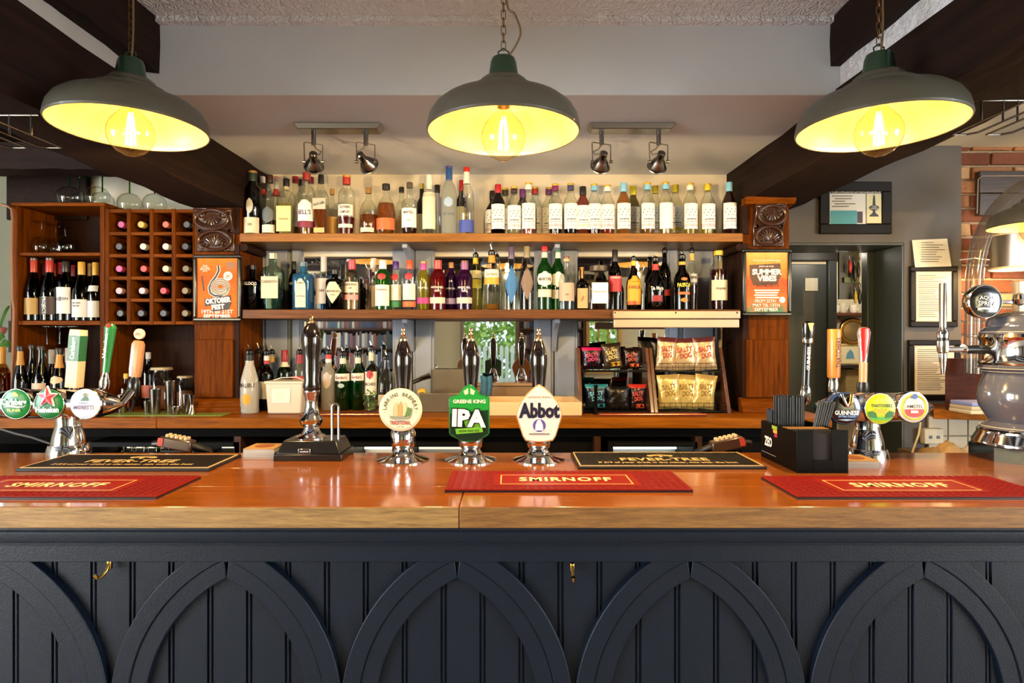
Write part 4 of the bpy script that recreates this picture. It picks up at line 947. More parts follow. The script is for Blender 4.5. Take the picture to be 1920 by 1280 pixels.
# ---- hand pumps
EBONY = paint('120B0A', .12, coat=.8, name='ebony')
def pump(px, label, hz=0.):
    Y = 1.82; x = wx(px, Y); t = thing('hand_pump', label, 'hand pump', (x, Y, BTOP), 'ebony and chrome hand pumps')
    MB().lathe([(.078, 0), (.078, .003), (.070, .006), (.045, .013), (.034, .020), (.030, .03)], (x, Y, BTOP), 40).build('base', CHROME, t)
    MB().lathe([(.030, .03), (.028, .036), (.034, .042), (.037, .055), (.038, .082), (.034, .09), (.028, .105), (.022, .125), (.017, .14)], (x, Y, BTOP), 36).build('barrel', CHROME, t)
    ht = .39; H0 = .16
    MB().lathe([(.013, H0), (.0165, H0+.03), (.021, H0+.08), (.025, H0+.12), (.0265, H0+.145), (.024, H0+.165), (.018, H0+.185), (.012, H0+.2)], (x, Y, BTOP), 28).build('handle', EBONY, t)
    MB().lathe([(.013, H0+.2), (.013, H0+.205), (.009, H0+.210), (.005, H0+.214), (.008, H0+.219), (.008, H0+.222), (.005, H0+.226), (.007, H0+.231), (.006, H0+.236), (.002, H0+.239)], (x, Y, BTOP), 20).build('finial', paint('E2C9A0', .15, 1.), t)
    return t, x, Y
t, x, Y = pump(756, 'hand pump with a round cream clip showing brewery buildings')
c = P(751, 768, 1.775); h = thing_part('pump_clip', t, c)
MB().lathe([(.061, -.006), (.0635, -.004), (.0635, 0), (.062, .001)], c, 48, axis=1).build('clip_board', paint('D8C6A0', .4), h)
MB().lathe([(.056, 0), (.056, .0018)], c, 40, axis=1).build('cream_face', paint('E6D9B8', .4), h)
MB().lathe([(.038, 0), (.038, .0026)], on(c, 0, .004, 0), 40, axis=1).build('picture_disc', paint('B9C2A8', .5), h)
for s in (-1, 0, 1):
    MB().prism([(c.x-.006+s*.0125, c.z-.018), (c.x+.006+s*.0125, c.z-.018), (c.x+.0055+s*.0125, c.z+.012), (c.x+s*.0125+.001, c.z+.026-abs(s)*.004), (c.x-.0055+s*.0125, c.z+.012)], c.y-.0042, c.y-.003).build('oast_print', paint(('CFAE7A', 'B8945E', 'D8BC8A')[s+1], .5), h, smooth=False)
MB().prism([(c.x+.012, c.z-.020), (c.x+.032, c.z-.016), (c.x+.034, c.z+.004), (c.x+.022, c.z+.008)], c.y-.0044, c.y-.003).build('tree_print', paint('5A7A4A', .5), h, smooth=False)
MB().prism([(c.x-.032, c.z-.018), (c.x+.032, c.z-.018), (c.x+.026, c.z-.027), (c.x-.026, c.z-.027)][::-1], c.y-.0044, c.y-.003).build('ground_print', paint('8A8A70', .5), h, smooth=False)
def arc_text(s, c, r, a0, a1, hgt, mat, par, lift):
    n = len(s)
    for i, ch in enumerate(s):
        if ch == ' ': continue
        a = math.radians(a0+(a1-a0)*i/(n-1)); cc = (c.x+r*math.sin(a), c.y-lift, c.z+r*math.cos(a))
        lettering(ch, cc, mat, par, height=hgt*(.25 if ch == '.' else 1), bold=.015, rot=-a, name='letter')
arc_text('.LARKINS BREWERY.', c, .0465, -98, 98, .0105, paint('2A3A2E', .5), h, .0025)
lettering('TRADITIONAL', on(c, 0, -.038, .0025), paint('9A1E22', .5), h, width=.062, height=.012, bold=.02); lettering('3.4% ABV', on(c, 0, -.050, .0025), paint('4A3A2A', .5), h, width=.024, height=.004, bold=0)
t, x, Y = pump(883, 'hand pump with a green shield clip in white capital letters')
def shield(pts, px0, Y): return [(wx(px0+u, Y), wz(v, Y)) for u, v in pts]
Yc = 1.775; c = P(880, 775, Yc); h = thing_part('pump_clip', t, c)
sh = [(0, 720), (8, 723), (17, 733), (19, 738), (37, 744), (38.5, 748), (38, 812), (34, 817), (14, 827), (0, 829), (-14, 827), (-34, 817), (-38, 812), (-38.5, 748), (-37, 744), (-19, 738), (-17, 733), (-8, 723)]
MB().prism(shield(sh[::-1], 880, Yc)[::-1], Yc-.002, Yc+.006).build('clip_board', paint('0E5A22', .3, coat=.5), h, bevel=.0015)
si = [(u*.95, 775+(v-775)*.96) for u, v in sh]
MB().prism(shield(si, 880, Yc), Yc-.003, Yc-.0021).build('clip_face', paint('178A2E', .3, coat=.4), h, smooth=False)
lettering('GREENE KING', on(c, 0, wz(752, Yc)-c.z, .0035), paint('E9DFC2', .4), h, width=.096, height=.011, bold=.03)
dk = [(-37, 775), (37, 768), (37, 812), (14, 826), (-14, 826), (-37, 812)]
MB().prism(shield([(u*.96, v) for u, v in dk], 880, Yc)[::-1], Yc-.0036, Yc-.003).build('dark_print', paint('0C2A16', .3), h, smooth=False)
MB().prism(shield([(-10, 790), (16, 776), (22, 800), (-4, 806)], 880, Yc)[::-1], Yc-.0042, Yc-.0036).build('lime_print', paint('6AAA2A', .3), h, smooth=False)
lettering('IPA', on(c, .001, wz(783, Yc)-c.z, .0062), paint('0A140C', .4), h, width=.108, height=.058, bold=.09, rot=-.03)
lettering('IPA', on(c, 0, wz(783, Yc)-c.z, .0072), paint('EDE6DA', .4), h, width=.100, height=.052, bold=.05, rot=-.03)
MB().prism(shield([(-26, 803), (24, 800), (26, 809), (-24, 813)], 880, Yc)[::-1], Yc-.0078, Yc-.0072).build('ribbon', paint('6AAA2A', .4), h, smooth=False)
lettering('INDIA PALE ALE', on(c, 0, wz(806.5, Yc)-c.z, .0085), paint('0C2A16', .4), h, width=.06, height=.006, bold=.02, rot=.04)
for s in (-1, 1): MB().prism(shield([(s*2, 727), (s*11, 733), (s*8, 740), (s*2, 738)][::s], 880, Yc)[::-1], Yc-.0036, Yc-.003).build('crown_print', paint('C9C29A', .4), h, smooth=False)
t, x, Y = pump(1010, 'hand pump with a pale spade shaped clip in gothic letters')
c = P(1011, 775, Yc); h = thing_part('pump_clip', t, c)
sp = [(0, 720), (10, 726), (22, 737), (34, 752), (41, 766), (43.5, 776), (42, 784), (37, 800), (31, 818), (26, 826), (12, 828.5), (0, 829)]
sp = sp+[(-u, v) for u, v in sp[::-1][1:-1]]
MB().prism(shield(sp, 1011, Yc), Yc-.002, Yc+.006).build('clip_board', paint('C08A52', .4), h, bevel=.0015)
MB().prism(shield([(u*.95, 775+(v-775)*.955) for u, v in sp], 1011, Yc), Yc-.0035, Yc-.0021).build('clip_face', paint('D8CFC2', .3, coat=.4), h, smooth=False)
lettering('GREENE KING', on(c, 0, wz(744, Yc)-c.z, .004), paint('8A7A6A', .4), h, width=.07, height=.006, bold=.01)
lettering('Abbot', on(c, 0, wz(769, Yc)-c.z, .004), paint('15162E', .4), h, width=.120, height=.046, bold=.045)
MB().lathe([(.0225, 0), (.0225, .0012)], on(c, 0, wz(797, Yc)-c.z, .0032), 32, axis=1).build('seal', paint('EFEAE4', .4), h)
MB().lathe([(.019, 0), (.019, .001)], on(c, 0, wz(797, Yc)-c.z, .0044), 32, axis=1).build('seal_ring', paint('5A4A8A', .4), h)
MB().prism([(c.x-.012, wz(806, Yc)), (c.x+.012, wz(806, Yc)), (c.x+.010, wz(795, Yc)), (c.x+.003, wz(786, Yc)), (c.x-.005, wz(787, Yc)), (c.x-.011, wz(796, Yc))], c.y-.0062, c.y-.0054).build('figure_print', paint('E6E0DA', .4), h, smooth=False)
MB().prism([(c.x-.03, wz(812, Yc)), (c.x+.03, wz(812, Yc)), (c.x+.03, wz(814, Yc)), (c.x-.03, wz(814, Yc))][::-1], c.y-.0044, c.y-.0036).build('print_rule', paint('6A5A4A', .4), h, smooth=False)
# ---- big pump on its black box
Yb = 1.80; xl, xr = wx(512, Yb), wx(640, Yb); t = thing('beer_engine', 'tall black handled beer engine with chrome column on a black box', 'beer engine', ((xl+xr)/2, 1.86, BTOP))
BX = paint('100C0A', .3, coat=.4); zt = BTOP+.072
MB().box(xl, xr, 1.80, 1.945, BTOP, BTOP+.020).build('box_base', BX, t, bevel=.002)
MB().hexa([(xl+.006, 1.806, BTOP+.02), (xr-.006, 1.806, BTOP+.02), (xr-.006, 1.94, BTOP+.02), (xl+.006, 1.94, BTOP+.02)], [(xl+.022, 1.822, BTOP+.058), (xr-.022, 1.822, BTOP+.058), (xr-.022, 1.93, BTOP+.058), (xl+.022, 1.93, BTOP+.058)]).build('box_top', BX, t, bevel=.003)
cpl = P(571, 846, 1.81); MB().box(cpl.x-.018, cpl.x+.018, 1.806, 1.812, cpl.z-.008, cpl.z+.008).build('maker_plate', CHROME, t, bevel=.001)
MB().box(cpl.x-.0155, cpl.x+.0155, 1.8055, 1.807, cpl.z-.006, cpl.z+.006).build('maker_plate_field', BLACK, t, smooth=False); lettering('ANGRAM', (cpl.x, 1.8052, cpl.z), paint('D8D8D8', .4), t, width=.026, height=.005)
x, Y = wx(584, 1.87), 1.87; z0 = BTOP+.058
MB().lathe([(.048, 0), (.048, .004), (.040, .010), (.030, .014), (.024, .026), (.022, .036), (.030, .042), (.034, .050), (.036, .058), (.030, .066), (.022, .082), (.018, .105), (.020, .128), (.025, .142), (.025, .148)], (x, Y, z0), 36).build('column', CHROME, t)
hb = z0+.148; Ht = wz(606, Y)-hb
MB().lathe([(.022, 0), (.026, .012), (.022, .03), (.024, .06), (.0235, Ht*.45), (.027, Ht*.62), (.031, Ht*.75), (.029, Ht*.85), (.020, Ht*.95), (.011, Ht)], (x, Y, hb), 28).build('handle', EBONY, t)
MB().lathe([(.014, 0), (.015, .004), (.008, .008), (.006, .011), (.010, .017), (.009, .021), (.005, .024), (.007, .029), (.002, .032)], (x, Y, hb+Ht), 20).build('finial', paint('E2C9A0', .15, 1.), t)
xp = wx(629, 1.85); lp = []
za, zb = z0, wz(757, 1.85)
for k in range(13): a = math.pi*k/12; lp.append((xp-.010*math.cos(a), 1.85, zb-.010+.010*math.sin(a)))
MB().tube([(xp-.010, 1.85, za-.004)]+lp+[(xp+.010, 1.85, za-.004)], .0038, 8).build('swan_neck_clip', STEEL, t)
# ================================================================== bottles
SHAPES = {  # (radius share, height share) of the glass, foot to lip
 'wine':   [(.86, 0), (1, .012), (1, .60), (.95, .65), (.78, .70), (.50, .755), (.39, .80), (.37, .90), (.37, .985)],
 'burg':   [(.86, 0), (1, .012), (1, .44), (.93, .52), (.76, .61), (.53, .70), (.40, .78), (.36, .88), (.36, .985)],
 'spirit': [(.9, 0), (1, .012), (1, .60), (.96, .64), (.80, .69), (.52, .735), (.42, .77), (.40, .88), (.40, .985)],
 'syrup':  [(.9, 0), (1, .012), (1, .60), (.94, .655), (.74, .725), (.52, .78), (.43, .83), (.41, .90), (.41, .985)],
 'bell':   [(.9, 0), (1, .012), (1, .66), (.95, .71), (.74, .76), (.50, .80), (.44, .85), (.42, .985)],
 'round':  [(.8, 0), (.97, .02), (1, .20), (1, .42), (.95, .52), (.82, .62), (.58, .70), (.36, .745), (.31, .78), (.31, .985)],
 'squat':  [(.9, 0), (1, .02), (1, .56), (.97, .62), (.84, .66), (.46, .69), (.36, .73), (.34, .985)],
 'tall':   [(.88, 0), (1, .01), (1, .60), (.95, .66), (.70, .73), (.46, .78), (.40, .82), (.38, .985)],
 'slim':   [(.9, 0), (1, .01), (.98, .45), (.94, .58), (.78, .66), (.52, .72), (.40, .78), (.36, .985)],
 'apoth':  [(.9, 0), (1, .02), (1, .66), (.97, .71), (.86, .745), (.46, .77), (.36, .80), (.36, .985)],
 'malibu': [(.95, 0), (1, .02), (1, .44), (.90, .56), (.62, .72), (.46, .80), (.42, .985)],
 'curvy':  [(.8, 0), (.9, .02), (.98, .22), (1, .42), (.92, .55), (.66, .66), (.44, .74), (.36, .80), (.34, .985)],
}
GN = {}
def interp(prof, h):
    for (r0, h0), (r1, h1) in zip(prof, prof[1:]):
        if h0 <= h <= h1: return r0+(r1-r0)*((h-h0)/max(h1-h0, 1e-6))
    return prof[-1][0]
def bottle(label, px, ytop, w, Y, zbase, shape='spirit', gl='EFF3EE', liq=None, fill=.5, cap='222222', capn=.10, capw=1.12, labels=(), texts=(), pourer=None, sq=0., group=None, neck=None, body=0., name='spirit_bottle', extra=None, cap2=None, metal=0.):
    s = Y/F; R = w/2*s; x = wx(px, Y); zt = wz(ytop, Y); H = zt-zbase
    if pourer: H -= pourer
    prof = SHAPES[shape]; t = thing(name, label, 'bottle', (x, Y, zbase), group)
    c = (x, Y, zbase); n = 24
    MB().lathe([(r*R, h*H) for r, h in prof], c, n, sq=sq).build('bottle_glass', glass(gl, body=body), t, ang=50)
    if liq:
        lp = [(prof[0][0]*R*.85, .02*H)]+[(r*R*.93, h*H) for r, h in prof if .02 < h < fill]+[(interp(prof, fill)*R*.93, fill*H)]
        MB().lathe(lp, c, n, sq=sq).build('liquid', glass(liq, body=.35), t, ang=50)
    rn = prof[-1][0]*R
    if cap and not pourer:
        h0, h1 = (1-capn)*H, H
        MB().lathe([(rn*capw, h0), (rn*capw*1.02, h0+.002), (rn*capw, h1-.002), (rn*capw*.9, h1)], c, 18).build('cap', paint(cap, .4, metal), t)
        if cap2: MB().lathe([(rn*capw*1.04, h1-.010), (rn*capw*1.05, h1-.009), (rn*capw*1.05, h1-.0005), (rn*capw*.95, h1+.0005)], c, 18).build('cap_top', paint(cap2, .35, .3), t)
    if pourer:
        MB().lathe([(rn*1.08, H*.955), (rn*1.12, H*.96), (rn*1.12, H+.004), (rn*.7, H+.010), (rn*.5, H+.014)], c, 16).build('pourer_cork', paint('16130F', .3), t)
        pc = STEEL if cap != 'black' else BLACK
        MB().tube([(x, Y, zbase+H+.008), (x, Y, zbase+H+pourer*.5), (x-.004, Y, zbase+H+pourer*.8), (x-.008, Y, zbase+H+pourer)], [.0042, .0038, .0034, .003], 8).build('pour_spout', pc, t)
    if neck:        # paper band on the neck: (h0, h1, colour)
        for (a, b, cc) in neck: MB().lathe([(interp(prof, a)*R*1.03, a*H), (interp(prof, (a+b)/2)*R*1.04, (a+b)/2*H), (interp(prof, b)*R*1.03, b*H)], c, 18).build('neck_label', paint(cc, .5), t)
    def surf(u, v, off):          # point on the front of the bottle: u across (metres along the surface), v height
        r = interp(prof, min(max(v/H, 0), 1))*R+off
        if sq: return (x+u, Y-r*.995, zbase+v)
        a = u/max(r, 1e-4); return (x+r*math.sin(a), Y-r*math.cos(a), zbase+v)
    for L in labels:              # (h0, h1, colour, half width share 0..1[, shape])
        h0, h1, cc, hw = L[:4]; sh = L[4] if len(L) > 4 else 'rect'; vs = []; fs = []; N, K = 10, 6
        for i in range(K+1):
            v = h0+(h1-h0)*i/K; q = i/K
            f = {'rect': 1, 'arch': 1 if q < .7 else math.sqrt(max(0, 1-((q-.7)/.31)**2)), 'diamond': 1-abs(2*q-1)+.02, 'oval': math.sqrt(max(.02, 1-(2*q-1)**2))}[sh]
            for j in range(N+1):
                um = (hw*R*.98 if sq else hw*1.25*R)*f; u = um*(2*j/N-1); vs.append(surf(u, v*H, .0008))
        for i in range(K):
            for j in range(N): a = i*(N+1)+j; fs.append((a, a+1, a+N+2, a+N+1))
        MB().add(vs, fs).build('paper_label', paint(cc, .55), t)
    for T in texts:               # (string, height share, width share, letter height share, colour[, rot])
        if T[0] in ('VODKA', 'RUM', 'BOURBON', 'LONDON DRY', 'CLASSIC', 'TONIC', 'OPEN', 'SAMBUCA', 'BATHTUB', 'Sevilla', 'RUM AND COFFEE'): continue
        st, hc, wd, lh, cc = T[:5]; rot = T[5] if len(T) > 5 else 0
        lettering(st, None, paint(cc, .5), t, width=wd*2*R*1.05, height=lh*H, bold=.02, rot=rot, fn=lambda u, v: surf(u, hc*H+v, .0016))
    return t, x, R, H
CL, DK, GR = 'EFF3EE', '0E0F0A', '1C3A14'
Z1, Z2, Z3 = UZ+.0005, LZ+.0005, CTOP+.0005
FRO, BAK = 2.885, 3.02
g = 'bottles on the upper shelf'
B = lambda lab, px, yt, w, Y, *a, **k: bottle(lab, px, yt, w, Y, Z1, *a, group=g, **k)
B('near black whisky bottle with tan stopper, first on the upper shelf', 474, 321, 31, FRO, 'bell', '10120A', None, cap='24382C', capn=.16, cap2='B98A4A', labels=((.03, .27, 'CBBFA2', .95), (.33, .56, 'B9B4A4', .34, 'oval')), texts=(('XII', .16, .25, .04, '5A4A3A'),))
B('clear bottle with white and red cap behind the slate labelled whisky', 492, 331, 24, BAK, 'spirit', CL, 'B8722A', .2, cap='C8C4BE', neck=((.72, .80, 'C0392E'),))
B('clear whisky bottle with brown cap and oval slate label', 506, 328, 27, FRO, 'spirit', CL, 'C79A4A', .1, cap='3A2416', capn=.13, labels=((.20, .46, '5A605E', .75, 'oval'), (.04, .17, 'C9C6BC', .85)))
B('clear bottle with pink and white cap behind the pale yellow labelled malt', 518, 331, 22, BAK, 'spirit', CL, 'B8722A', .3, cap='D8A0A0', capn=.05, neck=((.70, .80, 'C4473A'), (.80, .95, 'D9D2CA')))
B('malt whisky bottle with pale yellow label and black cap', 537, 335, 29, FRO, 'apoth', CL, 'D9C878', .55, cap='1A1C26', capn=.13, sq=3, labels=((.06, .50, 'D8CC8A', .95),), neck=((.80, .86, 'C9BE96'),), texts=(('Glenkinchie', .28, .6, .04, '7A7A4A'),))
B('red capped bottle of amber spirit half hidden behind the arch labelled whisky', 554, 331, 26, BAK, 'spirit', CL, 'C2641E', .4, cap='A2252A', labels=((.2, .5, 'E2DAC8', .9),))
B('black capped bottle peeping out behind the arch labelled whisky', 563, 336, 16, 3.09, 'spirit', CL, None, cap='191919')
B('whisky bottle with white arched label, purple letters and red cap', 575, 324, 31, FRO, 'bell', CL, 'C77A2E', .28, cap='9A2A2A', capn=.12, labels=((.22, .55, 'E9E4DC', .95, 'arch'), (.12, .22, '7A1F34', .9)), texts=(("BELL'S", .36, .78, .075, '3A1E4A'),))
B('dark red capped bottle just behind the arch labelled whisky', 583, 332, 24, 3.05, 'spirit', CL, 'B8661E', .5, cap='7A1420')
B('square whisky bottle with black cap and slanted silver label', 602, 328, 25, FRO, 'tall', CL, 'B8641E', .42, cap='14120F', capn=.14, sq=4, labels=((.42, .60, 'B9B6A4', .98), (.04, .12, 'C9A86A', .8)), texts=(('BLACK LABEL', .51, .8, .04, '2A2620', .25),))
B('small bourbon bottle with tan cork and tan label, behind the square whisky', 623, 354, 22, FRO+.07, 'squat', CL, 'B0661E', .40, cap='A87C42', capn=.12, labels=((.06, .42, 'BF9A58', .9),))
B('curvy clear bottle of red liqueur with red and gold cap', 650, 329, 31, FRO, 'bell', CL, '8A1014', .30, cap='B02A22', capn=.15, cap2='D0A04A', labels=((.32, .50, 'E6DFD2', .85), (.12, .18, 'D9CFC0', .8)), texts=(('SOUTHERN', .455, .6, .045, '2A2420'), ('COMFORT', .375, .6, .045, '2A2420')))
B('round shouldered bourbon decanter with brown cork beside the orange labelled bottle', 691, 352, 33, FRO, 'round', CL, 'B06422', .43, cap='9A6E3A', capn=.12, labels=((.06, .15, 'D8CBB0', .7),))
B('bourbon flask with bright orange label and black cap', 724, 345, 36, FRO, 'round', CL, 'B86A20', .62, cap='1C1712', capn=.11, capw=1.3, labels=((.10, .32, 'D8622A', .98),), texts=(('BOURBON', .21, .6, .04, '7A2A10'),))
B('dark capped bottle with a yellow label behind the orange labelled flask', 753, 351, 22, BAK, 'spirit', CL, 'C98A2A', .3, cap='3A352E', labels=((.05, .56, 'D8C88A', .9),))
B('cognac bottle with white label and navy name band', 768, 342, 30, FRO, 'squat', CL, '5A2410', .14, cap='5A4A3A', capn=.10, labels=((.14, .50, 'E9E6DE', .9),), texts=(('MARTELL', .42, .62, .05, '1E2238'), ('VS', .27, .22, .035, '6A6A6A')))
B('dark bottle with yellow cap behind the cognac', 791, 344, 20, BAK, 'spirit', '2A2A12', None, cap='C9B65A', labels=((.1, .45, 'CFC8A8', .9),))
B('clear vodka bottle with tall white cap and cream label', 805, 328, 27, FRO, 'syrup', CL, None, cap='ECE7DA', capn=.24, capw=1.05, labels=((.10, .70, 'DCD2B4', .85),), texts=(('VODKA', .22, .6, .05, '6A6A5A'),))
B('white bottle with black cap behind the tall blue capped vodka', 820, 347, 22, BAK, 'bell', 'C9C6C8', None, cap='15130F', capn=.15, body=.8)
B('tall frosted vodka bottle with blue cap', 842, 312, 29, FRO, 'tall', 'D2D4C8', None, cap='2F5A9A', capn=.20, body=.55, cap2='5A5AA8', labels=((.40, .54, '9FB6CC', .5, 'oval'),), texts=(('GREY GOOSE', .30, .75, .035, '5A6A7A'),))
B('dark bottle with scarlet cap between the two tallest vodkas', 865, 338, 20, BAK, 'wine', '2A1A12', None, cap='B81E1E', capn=.18, labels=((.1, .55, 'CDBF9A', .9),))
B('tall clear vodka bottle with red cap and vertical lettering', 875, 314, 29, FRO, 'slim', CL, None, cap='C2281E', capn=.07, neck=((.76, .93, 'E6E0D2'),), labels=((.04, .22, '3A4A9A', .95, 'rect'),), texts=(('CIROC', .46, 1.1, .055, '24243A', math.pi/2),))
syr = [ # px, top, cap colour, cap word, liquid, row, accent, gold top
 (923, 358, '16120F', 'black', '3A1A0E', 1, 'dark brown round bottle with black cap at the start of the syrup row', None),
 (934, 346, 'B0262A', 'red', '35140C', 0, 'dark syrup bottle with red wax cap', None),
 (947, 353, '2E2A1A', 'olive', 'D9C07A', 1, 'syrup bottle with olive neck and yellow top behind the red wax one', 'D8B23A'),
 (964, 350, '3A1E2A', 'maroon', 'E0D8A8', 0, 'pale syrup bottle with maroon neck and gold top', 'D0AC3A'),
 (980, 355, '5E1E66', 'purple', '4A0E1E', 1, 'syrup bottle with plain purple cap in the back row', None),
 (991, 343, 'E6E2DA', 'white', 'C25A5A', 0, 'syrup bottle with white neck and gold top above pink liquid', 'D0AC3A'),
 (1003, 351, 'B82A22', 'scarlet', 'C2B08A', 1, 'syrup bottle with scarlet neck and gold top in the back row', 'D0AC3A'),
 (1029, 352, '5A1A5E', 'violet', 'B09A7A', 1, 'syrup bottle with violet neck and gold top in the back row', 'B89A4A'),
 (1041, 345, '7E1A5A', 'magenta', '3A1210', 0, 'syrup bottle with magenta neck and gold top', 'D0AC3A'),
 (1070, 344, '3E3A5E', 'slate', '2A1410', 0, 'syrup bottle with slate blue neck and gold top', 'C9A83A'),
 (1093, 350, '1C1814', 'black', 'A8441A', 0, 'slim amber syrup bottle with plain black cap', None),
 (1114, 345, '7AB6D6', 'blue', '5A1E14', 0, 'clear syrup bottle with sky blue neck and gold top, next after the black capped one', 'D0AC3A'),
 (1139, 347, 'E6E2DA', 'white', 'C2481E', 0, 'syrup bottle with white neck and gold top above orange red liquid', 'D0AC3A'),
 (1169, 343, '86C2DE', 'blue', 'D08A22', 0, 'syrup bottle filled with orange liquid under a plain sky blue cap', None),
 (1187, 349, 'D8C822', 'yellow', '8A7A1E', 1, 'olive syrup bottle with plain yellow cap behind the orange one', None),
 (1214, 343, '86C2DE', 'blue', 'C28A3A', 0, 'half empty syrup bottle with sky blue neck and gold top beside a yellow capped one', 'D0AC3A'),
 (1228, 349, 'D0BC1E', 'yellow', 'C2963A', 1, 'syrup bottle with yellow neck in the back row between two blue ones', 'D0AC3A'),
 (1248, 342, '86C2DE', 'blue', 'C9A24A', 0, 'syrup bottle with sky blue neck and a blank white label', 'D0AC3A'),
 (1266, 347, 'D0BC1E', 'yellow', 'C9A84A', 1, 'syrup bottle with yellow neck and a yellow flash on its label', 'D8C23A'),
 (1294, 344, 'EAE6DC', 'white', 'D8C03A', 0, 'syrup bottle with white neck and gold top above yellow liquid', 'D0AC3A'),
 (1327, 345, 'D8C42A', 'yellow', 'C9BC3A', 0, 'syrup bottle with yellow neck and gold top, last but one on the shelf', 'D0AC3A'),
 (1367, 342, '86C2DE', 'blue', '4A140E', 0, 'dark red syrup bottle with sky blue cap, last on the upper shelf', None)]
for i, (px, yt, cc, cw, lq, row, lab, top) in enumerate(syr):
    full = i in (1, 4, 10, 13, 14, 21)
    acc = ('C8A0A0', 'A8B8C8', 'C8B89A', 'B8A8A8')[i % 4]
    if i == 18: acc = 'D8C822'
    tx = ()
    t, x, R, H = B(lab, px, yt, 29 if i == 0 else 26.5, (3.0 if i == 0 else 3.075 if i == 2 else BAK) if row else FRO, 'round' if i == 0 else 'syrup', '1E100A' if i in (0, 1) else CL, lq, (.82 if full else .14+.05*(i % 3)), cap=cc, capn=.13 if top else .17, cap2=top, capw=1.14,
      labels=((.12, .60, 'E6E2DA', .95),)+(((.16, .22, acc, .9), (.25, .265, '8A8682', .7), (.29, .315, '6A6662', .6)) if i != 17 else ()), texts=tx, name='syrup_bottle')
    if i != 17:                    # botanical print above the name
        m = MB(); rr = R*1.0+.0016
        for k in range(9):
            a = -.8+.2*k; zz = Z1+H*(.43+.06*math.sin(k*2.1)); q = .0028
            p = Vector((x+rr*math.sin(a), t.location.y-rr*math.cos(a), zz)); d = Vector((math.cos(a), math.sin(a), 0))
            m.add([p-d*q, p+Vector((0, 0, -q*1.4)), p+d*q, p+Vector((0, 0, q*1.4))], [(0, 1, 2, 3)])
        o = m.build('botanical_print', paint('5E5A58', .6), t, smooth=False); o['kind'] = 'stuff'
# ------------------------------------------------ lower shelf
g2 = 'bottles on the lower shelf'
B = lambda lab, px, yt, w, Y, *a, **k: bottle(lab, px, yt, w, Y, Z2, *a, group=g2, **k)
B('matt black gin bottle with broad shoulders and white name, first on the lower shelf', 473, 497, 34, FRO, 'squat', '070708', None, cap='0C0C0E', capn=.10, capw=1.25, texts=(('BULLDOG', .58, .8, .07, 'D8D8D8'), ('LONDON DRY', .5, .6, .02, '8A8A8A')))
B('square gin bottle of teal liquid with cream label and clear stopper', 512, 475, 34, FRO, 'apoth', 'A8C2B4', '1E6A60', .35, cap='C9BFA8', capn=.10, capw=1.2, sq=4, labels=((.20, .58, 'CFC0A0', .94),), texts=(('DARENTH', .49, .8, .05, '4A4238'),))
B('slim black bottle behind the blue gin', 551, 490, 20, BAK, 'tall', '0A0808', None, cap='1A100C', capn=.16, texts=(('GIN', .55, .5, .05, 'C9C4BA'),))
B('sky blue square gin bottle with cream arched label', 569, 491, 34, FRO, 'apoth', '5AA8D0', '3A90C2', .7, cap='5A6A7A', capn=.10, capw=1.2, sq=4, body=.25, labels=((.05, .64, 'E2D8AE', .58, 'arch'),), texts=(('BOMBAY', .55, .45, .035, '4A4A6A'), ('SAPPHIRE', .28, .5, .03, '4A4A6A')))
B('clear gin bottle with speckled white label and patterned neck', 607, 480, 29, FRO+.04, 'squat', CL, None, cap='B9B4AC', capn=.30, labels=((.12, .58, 'CFC6C4', .95),), texts=(('GIN', .36, .3, .05, '4A4048'),))
B('dark apothecary gin bottle with a cream diamond label', 628, 505, 34, FRO-.03, 'apoth', '0C0E0A', None, cap='15120F', capn=.12, labels=((.15, .78, 'D2C3A2', .80, 'diamond'),), texts=(("HENDRICK'S", .45, .78, .055, '2A241E'), ('GIN', .36, .26, .03, '2A241E')))
B('pale gin bottle with pink red neck and pink banded label', 660, 487, 29, FRO, 'bell', 'E6D8B4', 'E0C8A8', .5, cap='B83848', capn=.20, labels=((.20, .30, 'D88A82', .9), (.34, .55, 'D6C8B0', .9)), texts=(('EDINBURGH', .50, .75, .045, '4A4238'), ('GIN', .43, .22, .04, '4A4238')))
B('slim bottle with pale pink cap behind the green gin', 702, 484, 18, BAK, 'bell', CL, None, cap='D8BCA8', capn=.26, labels=((.08, .48, 'CFC0B0', .9),))
B('bright green gin bottle with red seal and white label', 718, 488, 29, FRO, 'bell', '2E8A2E', '2A7A2A', .9, cap='D8D8CE', capn=.18, body=.3, labels=((.08, .50, 'DAD8CA', .9), (.60, .73, 'B02A2A', .45, 'oval')), texts=(('Tanqueray', .40, .7, .05, 'A23A3A'),))
B('clear gin bottle with purple cap, red seal and green band', 742, 490, 25, FRO+.03, 'bell', CL, None, cap='4A2278', capn=.16, labels=((.06, .18, '2E7A4A', .9), (.20, .52, 'D9D8CC', .9), (.60, .74, 'A8222E', .45, 'oval')))
B('clear gin bottle with orange cap, red seal and orange band', 768, 488, 26, FRO, 'bell', CL, None, cap='E0502A', capn=.18, labels=((.06, .17, 'E0622A', .95), (.20, .52, 'E0D8C4', .9), (.60, .74, 'B8282E', .45, 'oval')), texts=(('Sevilla', .38, .6, .04, '8A5A3A'),))
B('yellow gin bottle with magenta neck and magenta band', 794, 490, 24, FRO, 'bell', 'C9BE4A', 'B8AA2A', .72, cap='C2408A', capn=.18, cap2='A87838', body=.2, labels=((.13, .25, 'B82A72', .98),), texts=(('WHITLEY NEILL', .45, .8, .035, 'E6E0C8'),))
